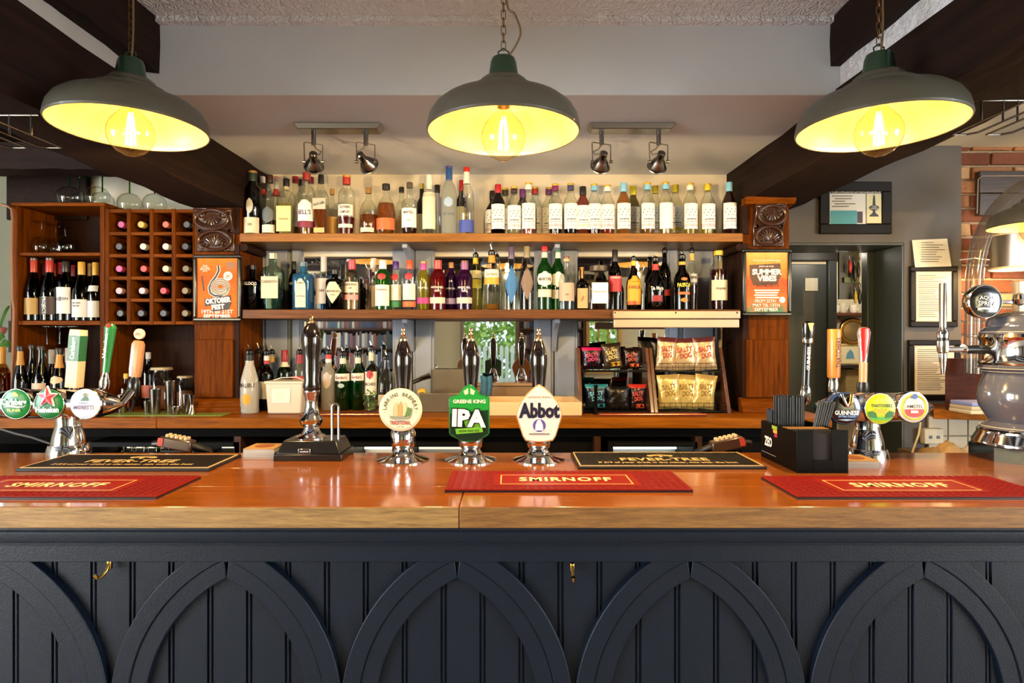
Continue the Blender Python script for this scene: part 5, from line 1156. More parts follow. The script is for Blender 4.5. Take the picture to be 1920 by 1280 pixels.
B('red gin bottle with white lettering and cream band', 821, 488, 30, FRO, 'bell', '9A1420', '8A0E1A', .75, cap='D2483E', capn=.18, cap2='C23A32', body=.3, labels=((.13, .25, 'D9C6AE', .98),), texts=(('WHITLEY NEILL', .45, .85, .04, 'E6DCCC'), ('GIN', .38, .3, .04, 'E6DCCC')))
B('deep purple gin bottle with brown cork between the red and violet ones', 846, 492, 22, FRO+.04, 'bell', '4A1468', '3A0E58', .75, cap='A87A52', capn=.12, body=.3, labels=((.13, .25, '9A8AC0', .98),), texts=(('WHITLEY NEILL', .45, .8, .035, 'DCD4DC'),))
B('violet gin bottle with mauve neck and cream band', 871, 489, 30, FRO, 'bell', '5A1A5E', '48104E', .75, cap='8A4A7A', capn=.20, cap2='6A4038', body=.3, labels=((.13, .25, 'D6BEB0', .98),), texts=(('WHITLEY NEILL', .45, .85, .04, 'E6DCE0'), ('GIN', .38, .3, .04, 'E6DCE0')))
B('clear gin bottle with yellow neck band and black pourer', 892, 465, 23, 2.955, 'bell', 'DCDCA0', 'D8C878', .55, cap='black', pourer=.035, labels=((.58, .72, 'D9D6B0', .9), (.40, .56, 'B8B23A', .95)), neck=((.84, .95, 'D8B62A'),))
B('clear gin bottle with orange neck band and white pourer', 922, 456, 29, FRO, 'bell', CL, 'D8983A', .10, cap='white', pourer=.045, labels=((.56, .70, 'E0D6C0', .9), (.44, .56, 'E09A2E', .95)), neck=((.82, .95, 'DE8A22'),), texts=(("Gordon's", .62, .7, .06, '6A7A5A'),))
B('clear bottle with a pourer behind the orange banded gin', 932, 470, 20, BAK, 'spirit', CL, None, cap='black', pourer=.03)
B('clear bottle with a blue diamond label', 959, 463, 27, FRO, 'tall', CL, None, cap='5A4A62', capn=.19, labels=((.10, .70, '2A6AA0', .85, 'diamond'),), texts=(('CLASSIC', .42, .6, .04, 'C9DCE6'), ('TONIC', .36, .5, .035, 'C9DCE6')))
B('clear smoky bottle with a brown diamond label and gold neck', 988, 462, 27, FRO, 'tall', 'B8B0A0', None, cap='8A7A58', capn=.18, labels=((.16, .68, '7A6250', .85, 'diamond'),), texts=(('CLASSIC', .42, .55, .04, 'D8CCBA'),))
B('green vermouth bottle with red cap and round white label', 1021, 462, 29, FRO, 'wine', '1E6A1E', None, cap='B8282A', capn=.08, body=.25, labels=((.36, .60, 'DED6C8', .95, 'oval'), (.20, .32, 'D8C8B0', .8)), neck=((.82, .91, 'D2C2B0'),), texts=(('MARTINI', .48, .8, .05, '1A1A1A'),))
B('green vermouth bottle with green cap behind the kraft labelled gin', 1046, 463, 27, FRO+.03, 'wine', '226E2A', None, cap='1E6A3A', capn=.09, body=.25, labels=((.36, .60, 'DED8CC', .95, 'oval'), (.18, .32, 'CFC8BC', .8)), neck=((.82, .91, 'D2C8BA'),))
B('clear round gin bottle with cork and kraft paper label', 1062, 481, 31, FRO-.03, 'round', CL, None, cap='B99A6E', capn=.10, capw=1.2, cap2='5A3A22', labels=((.16, .50, 'B89E86', .9),), texts=(('BATHTUB', .36, .5, .035, '4A3A2E'), ('GIN', .28, .2, .03, '4A3A2E')))
B('small brown square liqueur bottle with orange neck', 1091, 501, 22, FRO, 'squat', '2A1408', None, cap='D0843A', capn=.26, sq=3, labels=((.04, .50, 'C9A070', .9),), texts=(('COINTREAU', .26, .42, .05, '6A3A1E', 1.2),))
B('square amaretto decanter with flat cap and white label', 1122, 498, 41, FRO, 'squat', 'C8B8A0', '4A200E', .16, cap='4A3A1E', capn=.13, capw=2.3, sq=5, labels=((.14, .60, 'E9E8E2', .74),), texts=(('DISARONNO', .40, .6, .04, '6A6A6A'),))
B('black port bottle with crimson label and dark neck', 1153, 468, 25, FRO, 'wine', '140A06', None, cap='1A1512', capn=.20, labels=((.30, .56, 'A82A30', .98),), texts=(("COCKBURN'S", .53, .8, .03, 'E6D8C8'),))
B('brown coffee liqueur bottle with yellow arched label and pourer', 1188, 473, 28, FRO, 'curvy', '3A1A08', None, cap='steel', pourer=.03, labels=((.10, .66, 'DA9A1E', .90, 'arch'), (.10, .17, 'B8381E', .88)), neck=((.86, .96, 'D8B02A'),), texts=(('KAHLUA', .44, .8, .07, '7A2414'), ('RUM AND COFFEE', .32, .55, .03, '7A4A14')))
B('black bulbous liqueur bottle with red neck ribbon and white script', 1229, 478, 33, FRO-.02, 'curvy', '0A0605', None, cap='steel', pourer=.02, neck=((.78, .90, 'B02A22'),), labels=((.16, .28, '8A1A1E', .5),), texts=(('Tia Maria', .42, .75, .07, 'D8D0C4'),))
B('tall black liqueur bottle with red sash behind the bulbous one', 1246, 461, 23, FRO+.06, 'wine', '120C08', None, cap='steel', pourer=.02, labels=((.24, .34, 'B02A2A', .9),), texts=(('SAMBUCA', .29, .7, .035, 'D8CFC4'),))
B('black passion fruit liqueur bottle with yellow name and fruit print', 1279, 471, 32, FRO-.02, 'slim', '0C0706', None, cap='steel', pourer=.025, neck=((.84, .90, 'D89A2A'),), labels=((.28, .33, 'D8622A', .6), (.14, .22, 'D87A2A', .35, 'oval'), (.54, .60, 'D8722A', .3, 'oval')), texts=(('PASSOA', .46, .80, .075, 'E2C81E'),))
B('aperitif bottle with yellow neck and pourer above dark red liquid', 1297, 457, 20, FRO+.05, 'syrup', CL, '5A0E1A', .42, cap='black', pourer=.03, neck=((.82, .94, 'D8AE52'),), labels=((.46, .60, 'CFC8BC', .95),), texts=(('CAMPARI', .54, .7, .05, '1E1E2A'),))
B('syrup bottle with yellow cap and cream label, last on the lower shelf', 1347, 470, 32, FRO, 'bell', CL, '5A0E16', .68, cap='D8AE2A', capn=.08, capw=1.25, labels=((.16, .50, 'DCCBA4', .95),), texts=(('Amaretto', .36, .6, .05, '5A3A2A'),))
# ------------------------------------------------ back counter
g3 = 'bottles on the back counter'
B = lambda lab, px, yt, w, Y, *a, **k: bottle(lab, px, yt, w, Y, Z3, *a, group=g3, **k)
B('white coconut rum bottle with palm print and black pourer', 468, 646, 33, 2.83, 'malibu', 'E4DED2', None, cap='black', pourer=.035, body=.9, neck=((.86, .97, '15120F'),), labels=((.14, .32, 'D89A2A', .42, 'oval'), (.02, .07, '9A9A92', .9)), texts=(('MALIBU', .46, .85, .07, '3A2A22'),))
B('rum bottle with tan pourer directly behind the white coconut bottle', 485, 643, 24, 2.98, 'spirit', CL, 'A8621E', .5, cap='tan', pourer=.04, labels=((.15, .45, 'C9A88A', .9),))
B('dark bottle with ball stopper behind the white coconut bottle', 495, 648, 20, 3.05, 'spirit', '1A120C', None, cap='2A2622', capn=.12)
B('dark rum bottle with white and red neck band and black pourer', 500, 643, 25, 2.93, 'spirit', '2A1208', None, cap='black', pourer=.045, neck=((.80, .86, 'A82A22'), (.86, .94, 'D2C8BC')), labels=((.2, .5, 'C9BFA8', .9),), texts=(('RUM', .4, .4, .06, '2A2622'),))
B('bottle with yellow neck band and silver pourer behind the plastic tub', 510, 648, 24, 2.99, 'spirit', CL, 'C99A3A', .5, cap='steel', pourer=.03, neck=((.82, .93, 'C9A24A'),))
B('green whiskey bottle with red cap behind the plastic tub', 534, 656, 27, 2.95, 'spirit', '164A1A', None, cap='8A1620', capn=.20, labels=((.10, .52, 'D8C69A', .95, 'arch'),), neck=((.72, .82, 'D8CBA8'),), texts=(('JAMESON', .42, .8, .06, '2A3A1E'),))
B('vodka bottle with dark red neck and red name label by the tall pump handle', 562, 648, 26, 2.96, 'bell', CL, None, cap='steel', pourer=.03, neck=((.80, .96, '8A1622'),), labels=((.44, .58, 'B8282A', .98), (.10, .42, 'D2C8BA', .9)), texts=(('SMIRNOFF', .51, .85, .05, 'E6DED2'),))
B('frosted white vodka bottle with red and white neck', 616, 648, 27, 2.93, 'spirit', 'CFC9B8', None, cap='steel', pourer=.03, body=.6, neck=((.88, .96, 'C23A2E'), (.82, .88, 'D8D2C8')), labels=((.38, .66, 'B8A894', .5, 'oval'),))
B('green gin bottle with white label between the frosted vodka and its twin', 643, 651, 29, 2.93, 'spirit', '17641F', '125418', .8, cap='steel', pourer=.03, body=.15, labels=((.52, .65, 'D8D0C0', .98), (.40, .48, 'A8B8A8', .35, 'oval')), neck=((.82, .92, 'CFC4B0'),), texts=(("Gordon's", .585, .75, .06, '8A3A34'),))
B('green gin bottle with white label beside the white rum', 671, 648, 26, 2.94, 'spirit', '17641F', '125418', .8, cap='steel', pourer=.035, body=.15, labels=((.52, .65, 'D8D0C0', .98),), neck=((.82, .92, 'CFC4B0'),), texts=(("Gordon's", .585, .75, .06, '8A3A34'),))
B('white rum bottle with red roundel label and pourer', 696, 639, 24, 2.95, 'spirit', CL, None, cap='steel', pourer=.035, labels=((.24, .62, 'D9CFBC', .95), (.50, .64, 'A82A2E', .45, 'oval')), neck=((.80, .93, 'D2C2A8'),), texts=(('BACARDI', .42, .85, .05, '1E1A1A'),))
B('faceted clear spirit decanter with pourer behind the round pump clip', 725, 659, 31, 2.95, 'round', 'D8DCD6', None, cap='steel', pourer=.03, labels=((.10, .30, 'C9B898', .8),), sq=1)
# ------------------------------------------------ wine on the cabinet shelf
g4 = 'wine bottles standing in the cabinet'
ZW = SH2+.0005
B = lambda lab, px, yt, w, Y, *a, **k: bottle(lab, px, yt, w, Y, ZW, *a, group=g4, name='wine_bottle', **k)
WG = '0F140A'
B('red wine bottle with vermilion capsule, grey stopper and gold label', 63, 484, 28, 2.90, 'burg', WG, None, cap='B8402A', capn=.24, cap2='5A5A58', labels=((.10, .36, 'B08A4A', .95),))
B('red wine bottle with grey stopper and vertical white lettering', 93, 484, 30, 2.90, 'burg', WG, None, cap='B83A2E', capn=.24, cap2='5A5A58', labels=((.10, .38, '3A2A22', .95),), texts=(('PROJECT:', .24, 1.05, .07, 'E0DACE', -math.pi/2),))
B('wine bottle with dark red capsule behind the vertically lettered one', 84, 492, 22, 2.97, 'burg', WG, None, cap='7A1E26', capn=.22)
B('wine bottle with red capsule half hidden by the mountain labelled bottle', 103, 494, 24, 3.04, 'burg', WG, None, cap='8A2228', capn=.22)
B('wine bottle with bright red capsule behind the mountain labelled bottle', 114, 492, 24, 3.01, 'wine', WG, None, cap='A8222E', capn=.20)
B('wine bottle with a white label showing a mountain range', 123, 490, 29, 2.92, 'wine', WG, None, cap='2A2622', capn=.18, labels=((.12, .56, 'DAD6D2', .95), (.33, .40, '6A6460', .8, 'oval')), texts=(('OPEN', .50, .4, .03, '6A6460'),))
B('wine bottle with dull red capsule between mountain and gold capsule bottles', 138, 497, 22, 3.03, 'wine', WG, None, cap='7E1C24', capn=.2)
B('wine bottle with gold capsule and white label', 153, 491, 30, 2.92, 'burg', WG, None, cap='C99A3E', capn=.22, labels=((.06, .36, 'D8D2CC', .95),), texts=(('PALOMA', .30, .5, .03, '5A5450'), ('RIVER', .25, .4, .03, '5A5450')))
B('wine bottle with tan capsule standing behind the two gold capsules', 170, 494, 24, 3.02, 'burg', WG, None, cap='A88A5A', capn=.22)
B('wine bottle with gold capsule and slanted white shoulder label beside the cabinet side', 179, 492, 16*1.6, 2.93, 'burg', WG, None, cap='D0A040', capn=.22, labels=((.06, .34, 'D8D4CE', .9), (.50, .60, 'D8D4CE', .7)))
# ------------------------------------------------ wine and cider on the counter in the cabinet
g5 = 'bottles on the counter inside the cabinet'
B = lambda lab, px, yt, w, Y, *a, **k: bottle(lab, px, yt, w, Y, Z3, *a, group=g5, name='wine_bottle', **k)
B('dark bottle with gold neck label and dark stopper behind the green lens tap', 38, 648, 26, 2.74, 'burg', '12160A', None, cap='2A2420', capn=.07, capw=1.3, neck=((.72, .92, 'B8863A'),))
B('green bottle with dark stopper between gold necked and cream labelled bottles', 60, 646, 25, 2.84, 'burg', '1E3E1A', None, cap='2E2824', capn=.06, capw=1.3)
B('green wine bottle with cream label and dark stopper behind the red star', 77, 648, 28, 2.77, 'burg', '1C4A20', None, cap='3A302A', capn=.06, capw=1.3, labels=((.05, .46, 'C9B096', .95),), texts=(('JANUS', .36, .5, .035, '5A4A3E'),))
B('bottle with silver capsule behind the gold necked white blotch bottle', 97, 655, 25, 2.85, 'burg', '14160C', None, cap='A8A4A0', capn=.26)
B('dark bottle with gold neck and a pale blotch shoulder label', 111, 652, 28, 2.77, 'burg', '16180C', None, cap='2A2420', capn=.08, capw=1.3, neck=((.70, .90, 'C08A3E'),), labels=((.46, .58, 'D0B890', .8, 'oval'),))
B('bottle with pinkish silver capsule behind the wooden square tap handle', 128, 652, 26, 2.84, 'burg', '14160C', None, cap='B09890', capn=.26)
# ================================================================== glassware and things on the back bar
CG = glass('EEF2EE', gloss=.02)
def copa(px, Y, zb, label, stemcol=None, flip=True, R=.054, bh=.092, sh=.085, group=None):
    x = wx(px, Y); t = thing('wine_glass', label, 'wine glass', (x, Y, zb), group)
    m = stemcol and glass(stemcol, gloss=.03, body=.2) or CG
    def shell(prof):
        n = 24; vs = []
        for r, h in prof:
            for i in range(n): a = 2*math.pi*i/n; vs.append((x+r*math.cos(a), Y+r*math.sin(a), zb+h))
        return MB().add(vs, [(j*n+i, j*n+(i+1) % n, (j+1)*n+(i+1) % n, (j+1)*n+i) for j in range(len(prof)-1) for i in range(n)])
    H = bh+sh+.004
    bowl = [(R*.80, 0), (R*.95, bh*.25), (R, bh*.45), (R*.92, bh*.68), (R*.65, bh*.88), (R*.25, bh*.98), (.004, bh)]
    stem = [(.004, bh), (.0035, bh+sh*.2), (.0035, bh+sh*.85), (.006, bh+sh*.95), (R*.85, bh+sh), (R*.85, H)]
    if not flip:
        bowl = [(r, H-h) for r, h in bowl][::-1]; stem = [(r, H-h) for r, h in stem][::-1]
    shell(bowl).build('bowl', CG, t); shell(stem).build('stem_and_foot', m, t)
gz = wz(380, YF)+.0025
for px, Y, sc_, lab in ((131, 2.92, '2E7A2A', 'upturned gin glass with green stem, first on top of the cabinet'), (150, 3.06, '2E7A2A', 'upturned gin glass with green stem in the back row on the cabinet'), (183, 2.92, None, 'upturned clear gin glass on top of the cabinet'), (192, 3.03, '3A7A1E', 'upturned gin glass with green stem behind the clear one')): copa(px, Y, gz, lab, sc_, group='upturned glasses on the cabinet')
gz2 = rz1+.0005
copa(243, 2.93, gz2, 'upturned gin glass with olive green stem above the bottle rack', '5A8A1E', group='upturned glasses on the cabinet')
t_ = copa(290, 2.94, gz2, 'upturned gin glass with red tinted bowl base above the bottle rack', 'A02A2E', sh=.03, group='upturned glasses on the cabinet')
for px, Y, lab in ((78, 2.94, 'upturned stemmed glass at the front of the cabinet glass shelf'), (104, 3.02, 'upturned stemmed glass at the back of the cabinet glass shelf'), (122, 2.95, 'short stemmed glass nearest the shelf middle in the cabinet')): copa(px, Y, SH1+.0005, lab, sh=.07 if px < 110 else .04, R=.042, group='glasses on the cabinet shelf')
# hanging glasses below the wine shelf
for i, px in enumerate((88, 112, 136)):
    Y = 2.97; copa(px, Y, wz(609, YF)-.178, 'stemmed glass hanging upside down under the wine shelf, %s along' % ('first', 'second', 'third', 'fourth')[i], R=.034, bh=.085, sh=.085, group='glasses hanging under the shelf')
def vessel(name, label, cat, px, Y, prof, mat, zb=None, group=None, n=24, part='body'):
    zb = CTOP+.0005 if zb is None else zb; x = wx(px, Y); t = thing(name, label, cat, (x, Y, zb), group)
    MB().lathe(prof, (x, Y, zb), n).build(part, mat, t); return t, x
# green mat with bar tools under the rack
o = MB().box(wx(200, 2.72), wx(418, 2.72), 2.70, 2.84, CTOP, CTOP+.004).build('counter_mat', paint('7A8A34', .6), None, bevel=.001); tag(o, 'olive green rubber mat on the back counter under the bottle rack', 'mat')
zt_ = CTOP+.0045
def tin(px, py0, w, Y, label, waist=False, tall=None):
    R = w/2*Y/F; H = (tall or 40)*Y/F
    prof = [(R*.78, 0), (R*.8, .002), (R, H-.003), (R*1.02, H), (R*.96, H-.001), (R*.76, .004)] if not waist else [(R, 0), (R*.95, .002), (R*.42, H*.45), (R*.45, H*.52), (R*1.0, H), (R*.9, H-.002), (R*.3, H*.6)]
    return vessel('jigger' if waist else 'cocktail_shaker_tin', label, 'bar tool', px, Y, prof, paint('A8A29A', .2, 1.), zt_, 'steel bar tools under the rack')
tin(276, 0, 13, 2.80, 'narrow steel shaker tin behind the pair on the green mat', tall=22)
tin(291, 0, 20, 2.76, 'medium steel shaker tin on the green mat', tall=46)
tin(320, 0, 20, 2.79, 'tallest steel shaker tin on the green mat', tall=60)
tin(329, 0, 15, 2.73, 'tiny steel measure cup in front of the tallest tin', tall=15)
tin(349, 0, 14, 2.77, 'steel cup standing beside the double ended jigger', tall=36)
tin(360, 0, 15, 2.74, 'double ended steel jigger on the green mat', True, tall=37)
tin(229, 0, 18, 2.79, 'steel shaker tin half hidden by the black tap body', tall=34)
bottle('small bottle with yellow cap and red label behind the wooden tap handle', 236, 700, 21, 2.90, CTOP+.0005, 'squat', 'C8B88A', 'B8702A', .5, cap='C9A83A', capn=.13, labels=((.1, .4, 'A02A2A', .95),), name='sauce_bottle', group='bottles under the rack')
bottle('tall dark bottle with silver cap and pink label under the rack', 278, 660, 22, 2.98, CTOP+.0005, 'wine', '140C0A', None, cap='A8A4A0', capn=.12, labels=((.2, .42, 'B8686A', .9),), name='liqueur_bottle', group='bottles under the rack')
for px, w_, h_, lab in ((303, 42, 78, 'clip top glass jar with brown contents under the rack'), (347, 30, 62, 'smaller glass jar of dried garnish beside the column')):
    Y = 2.97; R = w_/2*Y/F; H = h_*Y/F
    t, x = vessel('storage_jar', lab, 'jar', px, Y, [(R*.9, 0), (R, .004), (R, H*.8), (R*.85, H*.88), (R*.85, H*.94)], CG, None, 'jars under the rack', part='jar_glass')
    MB().lathe([(R*.9, .004), (R*.92, H*.5), (R*.5, H*.56)], (x, Y, CTOP+.0005), 16).build('contents', paint('6A3E1A', .8, vary=.4, bscale=120), t); MB().lathe([(R*.9, H*.94), (R*.92, H*.95), (R*.85, H), (R*.2, H*1.01)], (x, Y, CTOP+.0005), 24).build('lid', paint('B9A88A', .3), t)
# plastic tub
a, b = P(502, 773, 2.80), P(575, 714, 2.80); x0, x1 = a.x, b.x-.01; t = thing('plastic_tub', 'white plastic tub with a torn paper label on the back counter', 'tub', ((x0+x1)/2, 2.86, CTOP))
TUB = paint('CFC4AE', .45)
zt2 = CTOP+.150
MB().hexa([(x0+.008, 2.775, CTOP+.0005), (x1-.008, 2.775, CTOP+.0005), (x1-.008, 2.89, CTOP+.0005), (x0+.008, 2.89, CTOP+.0005)], [(x0, 2.765, zt2), (x1, 2.765, zt2), (x1, 2.90, zt2), (x0, 2.90, zt2)]).build('tub_body', TUB, t, bevel=.008)
MB().box(x0-.003, x1+.003, 2.762, 2.903, zt2-.010, zt2+.002).build('rim', TUB, t, bevel=.003)
MB().tube([(x0+.01, 2.835, zt2), (x0+.05, 2.835, zt2+.014), (x1-.05, 2.835, zt2+.016), (x1-.01, 2.835, zt2)], .0025, 6).build('handle', TUB, t)
MB().add([(x0+.03, 2.7685, CTOP+.05), (x0+.115, 2.7685, CTOP+.052), (x0+.118, 2.765, CTOP+.122), (x0+.03, 2.765, CTOP+.115)], [(0, 1, 2, 3)]).build('torn_label', paint('E0D8C8', .7, vary=.2, bscale=200), t, smooth=False)
# mint in a glass
t, x = vessel('garnish_glass', 'short glass stuffed with fresh mint in front of the white rum', 'glass', 695, 2.84, [(.026, 0), (.028, .004), (.036, .075), (.0345, .074), (.0265, .006)], CG, part='tumbler')
m = MB()
for k in range(90):
    a = random.uniform(0, 6.28); r_ = random.uniform(0, .034); zc_ = CTOP+random.uniform(.012, .108); c_ = Vector((x+r_*math.cos(a), 2.84+r_*math.sin(a), zc_)); s_ = random.uniform(.007, .013)
    u = Vector((random.uniform(-1, 1), random.uniform(-1, 1), random.uniform(-.5, 1))).normalized()*s_; v = u.cross(Vector((random.uniform(-1, 1), random.uniform(-1, 1), .5))).normalized()*s_*.5
    m.add([c_-u, c_+v, c_+u, c_-v], [(0, 1, 2, 3)])
o = m.build('mint_leaves', paint('5A7A2A', .6, vary=.3, bscale=200), t, smooth=False); o['kind'] = 'stuff'
# copper red trays
for (p0, p1, lab) in ((562, 722, 'red brown bar tray under the green gin bottles'), (1122, 1326, 'red brown bar tray before the crisp racks')):
    Y0 = 2.70; xa, xb = wx(p0, Y0), wx(p1, Y0); t = thing('bar_tray', lab, 'tray', ((xa+xb)/2, 2.76, CTOP))
    MB().box(xa, xb, Y0, 2.82, CTOP+.0004, CTOP+.006).build('tray_base', paint('6E2A1C', .3), t, bevel=.002); MB().tube([(xa+.005, Y0, CTOP+.008), (xb-.005, Y0, CTOP+.008)], .004, 8).build('rolled_edge', paint('B8684A', .25, .6), t)
# sink and trays
t = thing('steel_sink', 'brushed steel sink and splash plate below the middle mirror', 'sink', (wx(830, 2.95), 2.9, CTOP)); SK = paint('8F8474', .35, .9, vary=.25, bscale=60)
MB().box(wx(785, 2.84), wx(872, 2.84), 2.84, 2.85, CTOP+.0005, wz(737, 2.84)).build('front', SK, t, bevel=.002); MB().box(wx(785, 2.84), wx(790, 2.84), 2.85, 3.0, CTOP+.0005, wz(737, 2.84)).build('side', SK, t); MB().box(wx(868, 2.84), wx(872, 2.84), 2.85, 3.0, CTOP+.0005, wz(737, 2.84)).build('side', SK, t)
MB().box(wx(812, 3.05), wx(872, 3.05), 3.045, 3.06, CTOP+.06, wz(692, 3.05)).build('splash_plate', SK, t); MB().box(wx(792, 2.85), wx(866, 2.85), 2.852, 3.0, CTOP+.06, CTOP+.065).build('basin', SK, t)
t = thing('fruit_tongs', 'dark steel tongs lying across the sink', 'tongs', P(800, 715, 2.93))
MB().tube([P(772, 715, 2.9), P(790, 707, 2.9), P(806, 702, 2.9)], [.004, .006, .009], 8).build('arm', paint('2A241E', .3, .6), t); MB().tube([P(774, 719, 2.92), P(792, 711, 2.92), P(808, 706, 2.92)], [.004, .006, .008], 8).build('arm', paint('3A342C', .3, .6), t)
o = MB().lathe([(.004, -.022), (.014, -.017), (.020, 0), (.014, .017), (.004, .022)], (wx(789, 2.9), 2.93, CTOP+.0875), 16, axis=0).build('lemon', paint('D8A82A', .5), None); tag(o, 'yellow lemon resting in the steel sink', 'lemon')
t = thing('plastic_tray', 'shallow cream plastic tray behind the pale pump clip', 'tray', (wx(992, 2.8), 2.8, CTOP)); CR = paint('D8B98A', .45); xa, xb = wx(893, 2.72), wx(1091, 2.72)
MB().box(xa, xb, 2.72, 2.98, CTOP+.0005, CTOP+.008).build('tray_floor', CR, t); 
for (a, b, c_, d) in ((xa, xb, 2.715, 2.725), (xa, xb, 2.975, 2.985), (xa, xa+.01, 2.725, 2.975), (xb-.01, xb, 2.725, 2.975)): MB().box(a, b, c_, d, CTOP+.0005, CTOP+.062).build('tray_wall', CR, t, bevel=.003)
t = MB(); vs = []; 
for i in range(9):
    for j in range(7): vs.append((wx(900+i*2.6, 2.99)+.004*math.sin(j), 2.99+.008*math.sin(i*1.6), wz(705+j*9, 2.99)+ (.004*math.sin(i))))
t.add(vs, [(i*7+j, (i+1)*7+j, (i+1)*7+j+1, i*7+j+1) for i in range(8) for j in range(6)]); o = t.build('bar_towel', paint('3F6E86', .9), None); sm = o.modifiers.new('thick', 'SOLIDIFY'); sm.thickness = .006; tag(o, 'blue bar towel hanging behind the green pump clip', 'towel')
# ---- crisps in their racks
def packet(label, p0, y0, p1, y1, Y, cols, text, tcol, tilt=0., band=None):
    xa, xb, za, zb = wx(p0, Y), wx(p1, Y), wz(y1, Y), wz(y0, Y); cx_, cz_ = (xa+xb)/2, (za+zb)/2; W, H = xb-xa, zb-za
    t = thing('crisp_packet', label, 'crisp packet', (cx_, Y, za), 'packets of crisps in the racks')
    N, K = 12, 14
    def surf(u, v, side=-1, off=0.):
        e = max(0., (1-(2*u-1)**2))**.5*max(0., 1-abs(2*v-1)**3)**.6; wob = .0025*math.sin(u*19+v*7+p0)*math.sin(v*23+u*5)
        px_ = (u-.5)*W*(1-.10*math.sin(math.pi*v)); pz_ = (v-.5)*H
        q = Vector((px_, side*(.022*e+off+.001)+wob, pz_)); c_, s_ = math.cos(tilt), math.sin(tilt)
        return (cx_+q.x*c_-q.z*s_, Y+q.y, cz_+q.x*s_+q.z*c_)
    for side, nm in ((-1, 'front_film'), (1, 'back_film')):
        m = MB()
        vs = [surf(i/N, j/K, side) for i in range(N+1) for j in range(K+1)]
        fs = [(i*(K+1)+j, (i+1)*(K+1)+j, (i+1)*(K+1)+j+1, i*(K+1)+j+1) for i in range(N) for j in range(K)]
        m.add(vs, fs if side < 0 else [tuple(reversed(f)) for f in fs])
        m.mi = [(1 if ((k % K) >= K-2) else 0) for k in range(len(fs))]
        m.build(nm, [paint(cols[0], .22, .35, bump=.25, bscale=70), paint(cols[1], .3, .2)], t, ang=70)
    if text:
        lettering(text, None, paint(tcol, .5), t, width=W*.62, height=H*.36, bold=.03, rot=.12, fn=lambda u, v: surf(.5+u/W, .56+v/H, -1, .0015))
    if band: MB().add([surf(u/8, v, -1, .001) for u in range(3, 8) for v in (.1, .26)], [(i*2, i*2+2, i*2+3, i*2+1) for i in range(4)]).build('flavour_panel', paint(band, .5), t)
    return t
SD = 'SALTY\nDOG'
Yk = 2.90
packet('black crisp packet with hot pink top and pink letters', 1090, 651, 1131, 692, Yk, ('2A0E18', 'C8245E'), SD, 'D83A6A')
packet('brown and gold crisp packet tilted in the upper tier', 1129, 643, 1166, 691, Yk-.02, ('4A3A22', '2A2014'), SD, 'E0BE72', .12, 'D8A02A')
packet('dark crisp packet with orange panel in the upper tier', 1166, 652, 1202, 691, Yk, ('26120C', '1A0E0A'), SD, 'C24A32', 0, 'D8602A')
packet('black and teal crisp packet in the lower tier', 1096, 720, 1140, 768, Yk-.04, ('16242A', '2A7A8A'), SD, '6AB0BE', 0, '2A8AA0')
packet('plain black crisp packet with gold small print facing out', 1137, 724, 1181, 769, Yk-.06, ('1C150F', '120E0A'), None, 'BFA882')
packet('black crisp packet with red top in the lower tier', 1178, 720, 1212, 769, Yk-.04, ('240E0C', 'B82E22'), SD, 'C8402E', 0, 'D8522E')
for i, (p0, p1) in enumerate(((1230, 1268), (1258, 1308), (1300, 1343))):
    packet('silver gold crisp packet with red letters, %s of the upper three' % ('first', 'second', 'third')[i], p0, 632+(i == 1)*2, p1, 694, Yk-.02+.012*(i % 2), ('C9A878', '5A2A28'), SD, 'A8301E', (-.06, .05, .08)[i])
for i, (p0, p1) in enumerate(((1232, 1276), (1262, 1310), (1300, 1342))):
    packet('shiny yellow crisp packet, %s of the three on the bottom tier' % ('first', 'second', 'third')[i], p0, 702, p1, 766, Yk-.05+.014*(i % 2), ('D0B468', 'A88A4A'), SD, '8A6A1E', (.05, -.05, -.12)[i])
def crisp_rack(p0, p1, label, n):
    t = thing('crisp_rack', label, 'display rack', (wx((p0+p1)/2, 2.9), 2.92, CTOP)); DW = wood('3A1C0C', '6A3A1A', 2); WR = paint('14110F', .35, .6)
    for p in (p0, p1):
        xa = wx(p, 2.92); MB().hexa([(xa-.008, 2.79, CTOP+.0005), (xa+.008, 2.79, CTOP+.0005), (xa+.008, 2.98, CTOP+.0005), (xa-.008, 2.98, CTOP+.0005)], [(xa-.008, 2.91, wz(652, 2.9)), (xa+.008, 2.91, wz(652, 2.9)), (xa+.008, 2.98, wz(652, 2.9)), (xa-.008, 2.98, wz(652, 2.9))]).build('side', DW, t, bevel=.002)
    xa, xb = wx(p0, 2.92)+.012, wx(p1, 2.92)-.012
    for zb_, yf in ((CTOP+.012, 2.80), (wz(694, 2.9), 2.85)):
        MB().box(xa, xb, yf, 2.97, zb_-.006, zb_-.002).build('tier', WR, t)
        for dz_ in (.0, .018, .036): MB().tube([(xa, yf, zb_+dz_), (xb, yf, zb_+dz_)], .0012, 5).build('front_wire', WR, t)
        k = 12
        for q in range(k+1): xx = xa+(xb-xa)*q/k; MB().tube([(xx, yf, zb_-.003), (xx, yf, zb_+.036)], .0009, 4).build('upright_wire', WR, t)
crisp_rack(1084, 1212, 'two-tier wooden sided rack of small crisp packets by the mirror', 3)
crisp_rack(1219, 1350, 'two-tier wooden sided rack of large gold crisp packets by the column', 3)
t, x = vessel('straw_tumbler', 'tall dark muddler tube standing before the teal crisp packet', 'muddler', 1117, 2.77, [(.012, 0), (.012, .006), (.008, .01), (.008, .125), (.011, .13), (.006, .135)], paint('1A1614', .2, .7), part='tube')
